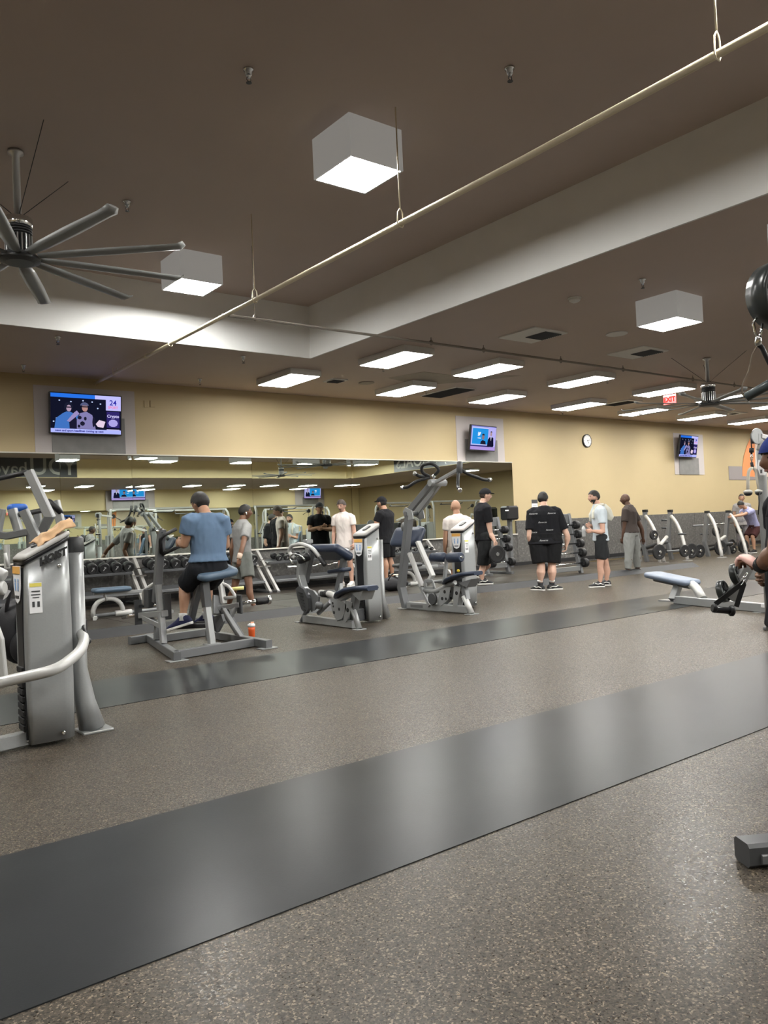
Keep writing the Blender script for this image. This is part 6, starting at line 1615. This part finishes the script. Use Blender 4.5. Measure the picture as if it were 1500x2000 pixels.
# ---- man in blue on the frame machine
D = dep(seatc)
pel = at(407, 1108, D - 0.02)
f = toward(-0.62, 0.78)
hipd = f.normalized().cross(V3((0, 0, 1)))
P = person('man in a blue T-shirt and black shorts seated with his back turned', (pel.x, pel.y, 0), f, 1.80, 1.06, 0, SK_T, cloth('blue', (0.115, 0.175, 0.265)), cloth('black_knit', (0.012, 0.013, 0.016)), 0.60, mat('navy_knit', (0.012, 0.016, 0.06), 0.7), SOLEW, (mat('white_sock', (0.7, 0.7, 0.68), 0.9), 0.05), 'short', seed=2, fold=0.007, hemz=0.06, muscle=1.12,
           pose=dict(pelvis=pel, neck=at(403, 1004, D + 0.03), chest=at(406, 1036, D + 0.03), head=at(391, 983, D + 0.12), shoulder_dir=toward(0.93, 0.36), hip_dir=toward(0.9, 0.45),
                     shR=at(434, 1016, D + 0.05), shL=at(370, 1018, D - 0.12), elL=at(360, 1064, D - 0.1), wrL=at(350, 1058, D + 0.16), handL=(at(344, 1062, D + 0.24) - at(350, 1058, D + 0.16)), elR=at(441, 1066, D + 0.12), wrR=at(418, 1070, D + 0.38), handR=toward(-0.7, 0.5),
                     knL=at(360, 1146, D + 0.12), anL=at(357, 1208, D + 0.02), knR=at(404, 1140, D + 0.38), anR=at(402, 1204, D + 0.3), footL=(*toward(-1, 0.15)[:2], -0.28), footR=(*toward(-1, 0.15)[:2], -0.2), curlL=0.9),
           look=toward(-0.75, 0.62) + V3((0, 0, -0.35)))
# ---- man walking in grey
q = fl(478, 1192)
P = person('man in a grey T-shirt and grey shorts walking past the dumbbells', q, toward(0.72, 0.55), 1.74, 1.0, 0.0, SK_B, cloth('grey', (0.27, 0.27, 0.265)), cloth('grey_short', (0.16, 0.17, 0.155)), 0.50, mat('black_shoe', (0.02, 0.02, 0.022), 0.6), SOLEW, None, 'short', seed=4, hemz=-0.13,
           look=toward(1, 0.25), pose=dict(knR=at(487, 1147, 12.95), anR=at(496, 1184, 12.9), footR=toward(1, 0.0)[:2], knL=at(458, 1150, 13.3), anL=at(446, 1186, 13.5), footL=toward(1, 0.1)[:2], elR=at(473, 1070, 12.7), wrR=at(466, 1093, 12.6), handR=(0, 0, -1), elL=at(452, 1072, 13.3), wrL=at(455, 1098, 13.4)))
c = MB(); u = (P['wrr'] - P['elr']).normalized(); c.tube([P['wrr'] - u * 0.10, P['wrr'] - u * 0.01], [0.043, 0.038], 12); c.build('wrist_band', mat('beige_wrap', (0.55, 0.42, 0.33), 0.85), P['T'])
c = MB(); c.ball(P['hc'] + P['HM'] @ V3((0.09, 0.01, -0.012)), 0.012, 8, 6); c.ball(P['hc'] + P['HM'] @ V3((0.092, 0.016, -0.03)), (0.006, 0.006, 0.016), 8, 6); c.build('earbud', PAPER, P['T'])
# ---- man in a white tee facing the room
q = at(668, 1000, 16.3); 
P = person('man in a white T-shirt facing the room behind the arm curl machine', (q.x, 13.35, ZP), toward(-0.35, -1), 1.76, 0.95, 0, SK_L, cloth('white', (0.66, 0.60, 0.56), 0.05), cloth('pale_grey', (0.45, 0.42, 0.4), 0.05), 0.6, mat('white_shoe', (0.6, 0.58, 0.55), 0.6), SOLEW, None, 'short', mat('brown_hair', (0.03, 0.018, 0.012), 0.6), beard=False, seed=5,
           look=toward(-0.5, -1) + V3((0, 0, -0.35)), hemz=-0.15)
c = MB(); HM, hc = P['HM'], P['hc']; c.tube([hc + HM @ V3(q) for q in ((-0.027, 0.09, -0.052), (0, 0.103, -0.047), (0.027, 0.09, -0.052))], [0.004, 0.007, 0.004], 8); c.build('moustache', HAIRK, P['T'])
# ---- two men by the mirror behind the pulldown machine
q = at(772, 1000, 16.6)
def fold_pose(x, y, f):
    f = f.normalized(); r = f.cross(V3((0, 0, 1))); o = V3((x, y, ZP))
    return dict(elR=o + r * 0.27 + f * 0.10 + V3((0, 0, 1.17)), wrR=o + r * 0.0 + f * 0.27 + V3((0, 0, 1.20)), handR=-r, elL=o - r * 0.27 + f * 0.10 + V3((0, 0, 1.17)), wrL=o + r * 0.02 + f * 0.22 + V3((0, 0, 1.26)), handL=r)
P = person('man in a black T-shirt, black shorts and black cap with folded arms by the mirror', (q.x, 13.3, ZP), toward(-0.75, 0.5), 1.80, 1.12, 0.04, SK_T, cloth('black', (0.012, 0.012, 0.014)), cloth('black_short', (0.012, 0.012, 0.013)), 0.66, BLACK, SOLEW, None, 'buzz', cap_m=cloth('black_cap', (0.012, 0.012, 0.014)), seed=6, muscle=1.15, pose=fold_pose(q.x, 13.3, toward(-0.75, 0.5)))
q = at(893, 1000, 13.2)
P = person('bald man in a white T-shirt seen behind the right tower cap', (q.x, q.y, 0), toward(-0.2, 1), 1.66, 1.05, 0.02, SK_T, cloth('white', (0.66, 0.60, 0.56), 0.05), cloth('tan_short', (0.4, 0.36, 0.3)), 0.6, BLACK, SOLEW, None, None, seed=7)
# ---- capped man walking right with a plate
q = fl(948, 1142, ZP)
D = dep(q)
P = person('man in black with a black cap walking right and carrying a weight plate', q, toward(0.95, 0.3), 1.80, 1.05, 0.0, SK_P, cloth('black', (0.012, 0.012, 0.014)), cloth('camo_black', (0.02, 0.021, 0.022), 0.5, 14), 0.66, mat('black_shoe', (0.02, 0.02, 0.022), 0.6), SOLEW, None, 'buzz', mat('brown_hair', (0.03, 0.018, 0.012), 0.6), cap_m=cloth('black_cap', (0.012, 0.012, 0.014)), seed=8, look=toward(1, 0.1), muscle=1.1,
           pose=dict(elR=at(958, 1042, D - 0.15), wrR=at(967, 1058, D - 0.22), handR=(0.1, 0, -1), knR=at(943, 1108, D), anR=at(942, 1135, D), footR=toward(1, -0.05)[:2], knL=at(953, 1104, D + 0.25), anL=at(938, 1122, D + 0.4), footL=(*toward(0.8, 0.1)[:2], -0.5)))
hp = P['wrr'] + V3((0, 0, -0.1)); r = 0.165
t = thing('weight_plate', 'black weight plate carried by the man in the black cap', 'weight plate', hp)
b = MB(); platecyl(b, hp - V3((0, 0, r - 0.035)) + toward(0.02, -0.05), toward(0.35, -1), r, 0.045); b.build('disc', BLACK, t)
b = MB(); ce = hp - V3((0, 0, r - 0.035)) + toward(0.02, -0.05); ax_ = toward(0.35, -1).normalized(); b.cyl(ce + ax_ * 0.01, ce + ax_ * 0.03, 0.035, 12); b.build('hub', CHROME, t)
# ---- big man in black
q = fl(1070, 1153)
D = dep(q)
P = person('big man in a black printed T-shirt and black shorts with his back turned', q, toward(0.12, 1), 1.77, 1.46, 0.13, SK_P, cloth('black', (0.012, 0.012, 0.014)), cloth('black_short', (0.012, 0.012, 0.013)), 0.64, mat('black_shoe', (0.02, 0.02, 0.022), 0.6), SOLEW, (mat('black_sock', (0.02, 0.02, 0.022), 0.9), 0.09), 'short', seed=9, look=toward(0.55, 0.8), hemz=-0.10, sleeve=0.72, muscle=1.1,
           pose=dict(elR=at(1109, 1048, D - 0.05), wrR=at(1106, 1066, D - 0.02), elL=at(1034, 1048, D), wrL=at(1038, 1064, D + 0.06), anL=at(1055, 1147, D), anR=at(1078, 1147, D), knL=at(1057, 1104, D), knR=at(1078, 1104, D), footL=toward(-0.55, 0.6)[:2], footR=toward(0.95, 0.25)[:2]))
for a in P['T'].children if False else []: pass
for key in (1055, 1078):
    c = MB(); a = at(key, 1136, D); c.tube([a, a + V3((0, 0, 0.03))], [0.052, 0.053], 14); c.build('sock_top', mat('white_sock', (0.7, 0.7, 0.68), 0.9), P['T'])
for px, py, w_ in ((1047, 1003, 14), (1082, 1002, 15), (1064, 1020, 15), (1049, 1040, 9), (1078, 1035, 13), (1066, 1056, 15)):
    o = at(px, py, D - 0.35); rx = at(px + 5, py, D - 0.35) - o
    # printed script on the back, laid on the shirt along its surface
    me = text_mesh('Reverge', 0.055, 0.0, 0.001, 'CENTER', 0.5)
    x = RT; y = V3((0, 0, 1)); z = x.cross(y)
    M = Matrix((x * (w_ / 15 * 0.8), y * 0.75, z)).transposed().to_4x4(); M.translation = o; me.transform(M)
    sh = [k for k in KIDS(P['T']) if k.name.startswith('shirt')][0]
    from mathutils.bvhtree import BVHTree
    if px == 1047: bv = BVHTree.FromPolygons([v.co for v in sh.data.vertices], [p.vertices for p in sh.data.polygons])
    for v in me.vertices:
        hit = bv.ray_cast(v.co, V3((AW.x, AW.y, 0)))
        if hit[0] is not None: v.co = hit[0] - AW * 0.004
    me.materials.clear(); me.materials.append(mat('grey_print', (0.3, 0.3, 0.3), 0.7)); link('printed_script', me, P['T'])
sh = [k for k in KIDS(P['T']) if k.name.startswith('shorts')][0]
REDM = mat('red_piping', (0.32, 0.02, 0.025), 0.8)
bv2 = BVHTree.FromPolygons([v.co for v in sh.data.vertices], [p.vertices for p in sh.data.polygons])
for px0, py0, px1, py1 in ((1092, 1062, 1092, 1098),):
    pts = []
    for k in range(10):
        o = at(px0, py0 + (py1 - py0) * k / 9, D) + RT * 0.5
        hit = bv2.ray_cast(o, -RT + AW * 0.25)
        if hit[0] is not None: pts.append(hit[0] + RT * 0.004)
    if len(pts) > 2: c = MB(); c.tube(pts, 0.022, 8); c.build('side_stripe', REDM, P['T'])
c = MB(); HM, hc = P['HM'], P['hc']
for sg in (-1, 1):
    c.tube([hc + HM @ V3((sg * 0.031 + 0.024 * math.cos(a), 0.110, 0.006 + 0.016 * math.sin(a))) for a in [2 * math.pi * k / 10 for k in range(10)]], 0.0025, 5, closed=True)
    c.tube([hc + HM @ V3((sg * 0.055, 0.10, 0.01)), hc + HM @ V3((sg * 0.09, 0.0, 0.012))], 0.0025, 5)
c.build('glasses', BLACK_PL, P['T'])
# ---- man with the towel
q = fl(1178, 1146); D = dep(q)
h1, h2 = at(1143, 1026, D - 0.05), at(1140, 1036, D - 0.12)
P = person('bearded man in a white T-shirt with a towel round his neck, facing left', q, toward(-0.95, 0.05), 1.76, 0.98, 0.0, SK_L, cloth('bluish_white', (0.52, 0.58, 0.62), 0.05), cloth('dark_grey_short', (0.024, 0.025, 0.027)), 0.52, mat('black_shoe', (0.02, 0.02, 0.022), 0.6), SOLEW, None, 'short', seed=11, beard=True, look=toward(-0.97, -0.22), hemz=-0.09, sleeve=0.6,
           pose=dict(elL=at(1178, 1040, D - 0.22), wrL=at(1156, 1037, D - 0.2), handL=toward(-1, 0.2), palmL=toward(0.2, 1), elR=at(1166, 1032, D + 0.2), wrR=at(1153, 1026, D + 0.08), handR=toward(-1, -0.2), palmR=toward(0.1, -1), curlL=0.8, curlR=0.8,
                     anL=at(1171, 1141, D - 0.1), anR=at(1184, 1137, D + 0.15), knL=at(1172, 1108, D - 0.1), knR=at(1184, 1105, D + 0.15), footL=toward(-1, -0.1)[:2], footR=toward(-1, 0.15)[:2]))
nk, sp, sd, fr = P['nk'], P['sp'], P['sd'], P['fr']
TOW = mat('cream_terry', (0.56, 0.55, 0.47), 0.95, bump=0.5, bump_scale=200)
def towel_path():
    pts = []
    fF = P['F']; S = P['R']
    for k in range(15):
        a = math.radians(-35 + 250 * k / 14)
        pts.append(nk + S * (0.095 * math.cos(a)) - fF * (0.085 * math.sin(a)) + V3((0, 0, -0.02 + 0.012 * math.sin(a))))
    pre = [nk + S * 0.085 + fF * 0.125 + V3((0, 0, -0.30)), nk + S * 0.09 + fF * 0.125 + V3((0, 0, -0.18))]
    post = [nk - S * 0.1 + fF * 0.11 + V3((0, 0, -0.14)), nk - S * 0.11 + fF * 0.125 + V3((0, 0, -0.26))]
    return pre + pts + post
c = MB(); tp = towel_path(); c.tube(tp, [0.03, 0.035] + [0.034] * 15 + [0.035, 0.03], 10); me = remesh(c, 0.01, 2)
for v in me.vertices: v.co += v.normal * 0.006 * noise.noise(v.co * 14)
t = thing('towel', 'cream towel hanging round the neck of the bearded man', 'towel', nk)
me.name = 'towel'; me.materials.append(TOW); link('cloth', me, t)
c = MB(); c.tube([nk - P['F'] * 0.09 + V3((0, 0, -0.03)), nk - P['F'] * 0.16 + V3((0, 0, -0.10)), nk - P['F'] * 0.21 + V3((0, 0, -0.24)), nk - P['F'] * 0.19 + V3((0, 0, -0.30))], [0.06, 0.075, 0.07, 0.045], 12); me = remesh(c, 0.012, 3)
for v in me.vertices: v.co += v.normal * 0.008 * noise.noise(v.co * 12)
me.materials.append(TOW); link('loose_end', me, t)
bo = at(1140.5, 1048, D - 0.06)
t = thing('water_bottle', 'clear water bottle held by the bearded man', 'bottle', bo)
b = MB(); b.lathe(bo, bo + V3((0, 0, 1)), [(0, 0.03), (0.006, 0.034), (0.05, 0.036), (0.07, 0.033), (0.13, 0.036), (0.165, 0.03), (0.19, 0.014), (0.205, 0.014)], 18); b.build('bottle_body', mat('clear_plastic', (0.85, 0.88, 0.9), 0.15, trans=0.45, ior=1.3), t)
b = MB(); b.cyl(bo + V3((0, 0, 0.2)), bo + V3((0, 0, 0.225)), 0.018, 14, 0.003); b.build('cap', BLACK_PL, t)
# ---- bald man in dark tee and grey sweatpants
q = fl(1236, 1120); D = dep(q)
person('bald man in a brown T-shirt and grey sweatpants, facing left away', q, toward(-0.75, 0.55), 1.76, 1.12, 0.05, SK_D, cloth('dark_brown', (0.062, 0.05, 0.045)), cloth('heather_grey', (0.24, 0.245, 0.235)), 0.66, mat('dark_trainer', (0.03, 0.022, 0.02), 0.6), mat('white_red_sole', (0.55, 0.42, 0.38), 0.5), None, None, seed=13, pants=True, hemz=-0.03, look=toward(-0.9, 0.5), fold=0.008, sleeve=0.6, muscle=1.1,
       pose=dict(anL=at(1226, 1117, D - 0.15), anR=at(1245, 1114, D + 0.1), knL=at(1228, 1082, D - 0.12), knR=at(1243, 1080, D + 0.1), footL=toward(-1, 0)[:2], footR=toward(-0.7, 0.4)[:2], elL=at(1220, 1032, D - 0.1), wrL=at(1216, 1052, D - 0.05), elR=at(1253, 1032, D + 0.2), wrR=at(1256, 1052, D + 0.25)))
# ---- two distant men
q = at(1449, 1000, 25.0)
person('distant man in a grey T-shirt standing behind a leaning man at right', (q.x, q.y, 0), toward(-0.25, -1), 1.80, 1.05, 0, SK_T, cloth('mid_grey', (0.25, 0.235, 0.225)), cloth('grey_sweat', (0.16, 0.15, 0.155)), 0.66, BLACK, SOLEW, None, 'buzz', seed=14, vox=0.012, pants=True)
q = at(1462, 1000, 24.0); D = 24.0
person('distant man in a lilac T-shirt leaning over with his arm stretched left', (q.x, q.y, 0), toward(-0.8, -0.45), 1.74, 1.0, 0, SK_T, cloth('lilac', (0.30, 0.30, 0.46)), cloth('maroon_dark', (0.05, 0.02, 0.02)), 0.66, BLACK, SOLEW, None, 'short', seed=15, vox=0.012,
       pose=dict(pelvis=at(1474, 1030, D + 0.1), neck=at(1457, 993, D - 0.1), chest=at(1462, 1001, D - 0.05), head=at(1447, 986, D - 0.15), elR=at(1449, 1005, D - 0.2), wrR=at(1432, 1008, D - 0.25), elL=at(1449, 1006, D - 0.4), wrL=at(1430, 1009, D - 0.4)), look=toward(-0.6, -0.5) + V3((0, 0, -0.6)))
# ---- near person at the right edge
D = 4.0
q = fl(1620, 1000 - 4 + 1.27 * FPX / D)
hw = at(1472, 1112, D - 0.05)
P = person('person in a blue cap and black clothes at the right edge, one hand forward', (q.x, q.y, 0), toward(-0.97, 0.1), 1.70, 1.0, 0.02, SK_B, cloth('black_top', (0.012, 0.012, 0.015)), cloth('black_pants', (0.01, 0.01, 0.013)), 0.66, BLACK, SOLEW, None, 'short', cap_m=cloth('blue_cap', (0.02, 0.035, 0.16)), seed=17, pants=True, look=toward(-0.9, 0.05), vox=0.007, sleeve=0.35, muscle=1.35,
           pose=dict(head=at(1530, 896, D), neck=at(1556, 950, D + 0.02), pelvis=at(1560, 1180, D), brim=-1, elL=at(1518, 1082, D - 0.2), shL=at(1546, 985, D - 0.22), wrL=at(1481, 1108, D - 0.05), handL=(at(1452, 1094, D + 0.02) - at(1479, 1112, D - 0.05)), palmL=(at(1470, 1130, D) - at(1470, 1100, D)), curlL=0.75, elR=at(1530, 1100, D + 0.3), wrR=at(1500, 1120, D + 0.25)))
c = MB(); u = (P['wrl'] - P['ell']).normalized(); c.tube([P['wrl'] - u * 0.05, P['wrl'] - u * 0.012], [0.042, 0.038], 14); c.build('wrist_strap', BLACK, P['T'])
# outer hand in paler palm skin, with the light on it in its colour
x = MB(); hand(x, P['wrl'] - u * 0.012, (at(1452, 1094, D + 0.02) - at(1479, 1112, D - 0.05)), (at(1470, 1130, D) - at(1470, 1100, D)), P['s'] * 1.12, 0.75, True)
x.build('lit_hand', mat('pale_lit_palm', (0.80, 0.50, 0.44), 0.6), P['T'])
# ================================================================ the part of the gym seen only in the mirror
def cable_station(x, y, rz, label):
    t = thing('cable_station', label, 'exercise machine', (x, y, 0), rz)
    for sx in (-1, 1):
        b = MB(); b.box((sx * 1.5, 0, 0.03), (0.5, 0.9, 0.06), ch=0.01); b.build('base_plate', STEEL_D, t, True)
        b = MB(); b.tube([(sx * 1.5, -0.28, 0.05), (sx * 1.5, -0.28, 2.15), (sx * 1.45, -0.1, 2.32)], 0.045, 10, bend=0.15); b.tube([(sx * 1.5, 0.28, 0.05), (sx * 1.5, 0.28, 2.15), (sx * 1.45, 0.1, 2.32)], 0.045, 10, bend=0.15); b.build('upright', WHITE_ST, t, True)
        b = MB(); b.box((sx * 1.52, 0, 0.75), (0.26, 0.34, 1.35), ch=0.03); st = b.build('weight_stack', STEEL, t, True)
        b = MB(); b.box((sx * 1.38, 0, 0.7), (0.02, 0.2, 1.1)); b.build('black_slot', BLACK, st, True)
        b = MB(); b.tube([(sx * 1.3, -0.3, 2.1), (sx * 1.05, -0.34, 1.95)], 0.012, 8); b.cyl((sx * 1.32, -0.36, 2.1), (sx * 1.32, -0.28, 2.1), 0.08, 14); b.build('pulley', BLACK, t, True)
        b = MB(); b.tube([(sx * 1.32, -0.32, 2.04), (sx * 1.32, -0.32, 1.75)], 0.006, 6); b.tube([(sx * 1.32, -0.32, 1.75), (sx * 1.38, -0.32, 1.6), (sx * 1.26, -0.32, 1.6)], 0.012, 6, closed=True); b.build('stirrup', DARK_GREY, t, True)
    b = MB(); b.beam((-1.5, 0, 2.33), (1.5, 0, 2.33), 0.12, 0.07); b.build('top_beam', WHITE_ST, t, True)
    b = MB(); b.tube([(-0.6, -0.12, 2.25), (-0.55, -0.3, 2.2), (0.55, -0.3, 2.2), (0.6, -0.12, 2.25)], 0.02, 8); b.build('pull_up_bar', DARK_GREY, t, True)
    return t
cs = cable_station(11.3, 1.0, 0.2, 'cable crossover frame seen only in the mirror, leftmost of them')
for x, y, rz, lb in ((13.6, -1.4, 0.1, 'second from the left'), (16.9, 1.0, 0.0, 'above the man walking in grey'), (19.6, -2.5, 0.3, 'third from the right'), (22.6, 1.2, -0.2, 'second from the right'), (25.0, 2.2, 0.1, 'rightmost of them')):
    dup(cs, (x, y, 0), rz, 'cable crossover frame seen only in the mirror, ' + lb)
def press_unit(x, y, rz, label):
    t = thing('press_machine', label, 'exercise machine', (x, y, 0), rz)
    b = MB(); b.box((0.45, 0, 0.7), (0.3, 0.36, 1.36), ch=0.05); tw = b.build('tower', STEEL, t, True)
    b = MB(); b.box((0.29, 0, 0.7), (0.03, 0.2, 1.2)); b.build('front_channel', BLACK, tw, True)
    b = MB(); b.beam((-0.9, 0, 0.06), (0.5, 0, 0.06), 0.08, 0.09); b.beam((-0.9, -0.35, 0.04), (-0.9, 0.35, 0.04), 0.07, 0.06); b.build('base_rail', STEEL, t, True)
    b = MB(); b.pad((-0.45, 0, 0.5), frame((1, 0, 0.05)), 0.42, 0.38, 0.08, 0.07); b.build('seat', BLUE_VINYL, t, True)
    b = MB(); b.pad((-0.1, 0, 0.92), frame((0.3, 0, 1), (-1, 0, 0.3)), 0.75, 0.36, 0.08, 0.09); b.build('back_pad', BLUE_VINYL, t, True)
    b = MB(); b.beam((0.05, 0, 0.1), (0.05, 0, 1.5), 0.08, 0.08, (1, 0, 0)); b.beam((-0.45, 0, 0.1), (-0.45, 0, 0.46), 0.07, 0.07, (1, 0, 0)); b.build('frame_post', STEEL_D, t, True)
    for s_ in (-1, 1):
        b = MB(); b.path_beam([(0.05, s_ * 0.2, 1.5), (-0.4, s_ * 0.42, 1.65), (-0.6, s_ * 0.42, 1.25)], 0.06, 0.06); a = b.build('press_arm', WHITE_ST, t, True)
        b = MB(); b.cyl((-0.6, s_ * 0.32, 1.25), (-0.6, s_ * 0.52, 1.25), 0.025, 10); b.build('grip', BLACK, a, True)
    return t
pm = press_unit(9.6, 4.0, 0.5, 'selectorized press machine seen only in the mirror beside the left tower')
for x, y, rz, lb in ((11.6, 4.2, 2.0, 'behind the seated man'), (14.6, 4.4, 1.2, 'near the walking man'), (18.6, 5.5, 2.6, 'behind the man in the white T-shirt'), (21.0, 4.2, 0.4, 'behind the folded-arm man'), (23.2, 6.0, 1.8, 'beside the pulldown machine'), (15.6, -3.5, 0.2, 'far back at the middle'), (26.6, 5.0, 0.9, 'near the right end of the mirror'), (9.3, -3.0, 0.5, 'far back at left'), (22.0, -6.0, 0.7, 'far back at right')):
    dup(pm, (x, y, 0), rz, 'selectorized press machine seen only in the mirror ' + lb)
person('person in a grey T-shirt with a black backpack, seen only in the mirror at left', (8.5, 2.6, 0), (0.8, 0.6), 1.72, 1, 0, SK_D, cloth('grey', (0.27, 0.27, 0.265)), cloth('light_sweat', (0.4, 0.4, 0.39)), 0.6, BLACK, SOLEW, None, 'short', seed=21, vox=0.014, pants=True)
t = thing('backpack', 'black backpack on the person reflected at the left of the mirror', 'bag', (8.34, 2.46, 1.2))
blobmesh((8.32, 2.45, 1.22), (0.17, 0.13, 0.25), rotz(-0.9), 3, 0.02).build('body', CLOTHB, t)
b = MB(); b.tube([(8.4, 2.4, 1.42), (8.55, 2.5, 1.47), (8.6, 2.62, 1.3)], 0.02, 8); b.build('strap', CLOTHB, t)
person('woman in a black tank top, seen only in the mirror behind the seated man', (10.8, 0.9, 0), (-0.6, 0.5), 1.66, 0.86, 0, SK_L, cloth('black', (0.012, 0.012, 0.014)), cloth('dark_green_legging', (0.03, 0.045, 0.04)), 0.6, BLACK, SOLEW, None, 'tail', seed=22, vox=0.014, pants=True, tank=True)
person('person in a white top bending forward, seen only in the mirror', (17.2, 3.2, 0), (-0.5, 0.9), 1.72, 1, 0, SK_T, cloth('white', (0.66, 0.60, 0.56), 0.05), cloth('black_short', (0.012, 0.012, 0.013)), 0.6, BLACK, SOLEW, None, 'short', seed=23, vox=0.014,
       pose=dict(pelvis=V3((17.2, 3.2, 0.95)), neck=V3((16.97, 3.6, 1.22)), chest=V3((17.05, 3.48, 1.17)), head=V3((16.9, 3.72, 1.2)), elR=V3((17.1, 3.7, 0.85)), elL=V3((16.8, 3.5, 0.85)), wrR=V3((17.0, 3.75, 0.62)), wrL=V3((16.8, 3.65, 0.62))))
person('person in black with a cap, seen only in the mirror above the walking man', (12.9, 3.6, 0), (-0.7, 0.7), 1.78, 1.1, 0, SK_L, cloth('black', (0.012, 0.012, 0.014)), cloth('black_short', (0.012, 0.012, 0.013)), 0.6, BLACK, SOLEW, None, 'short', seed=24, vox=0.014, beard=True, cap_m=cloth('black_cap', (0.012, 0.012, 0.014)))
bpy.data.scenes.remove(LAB)
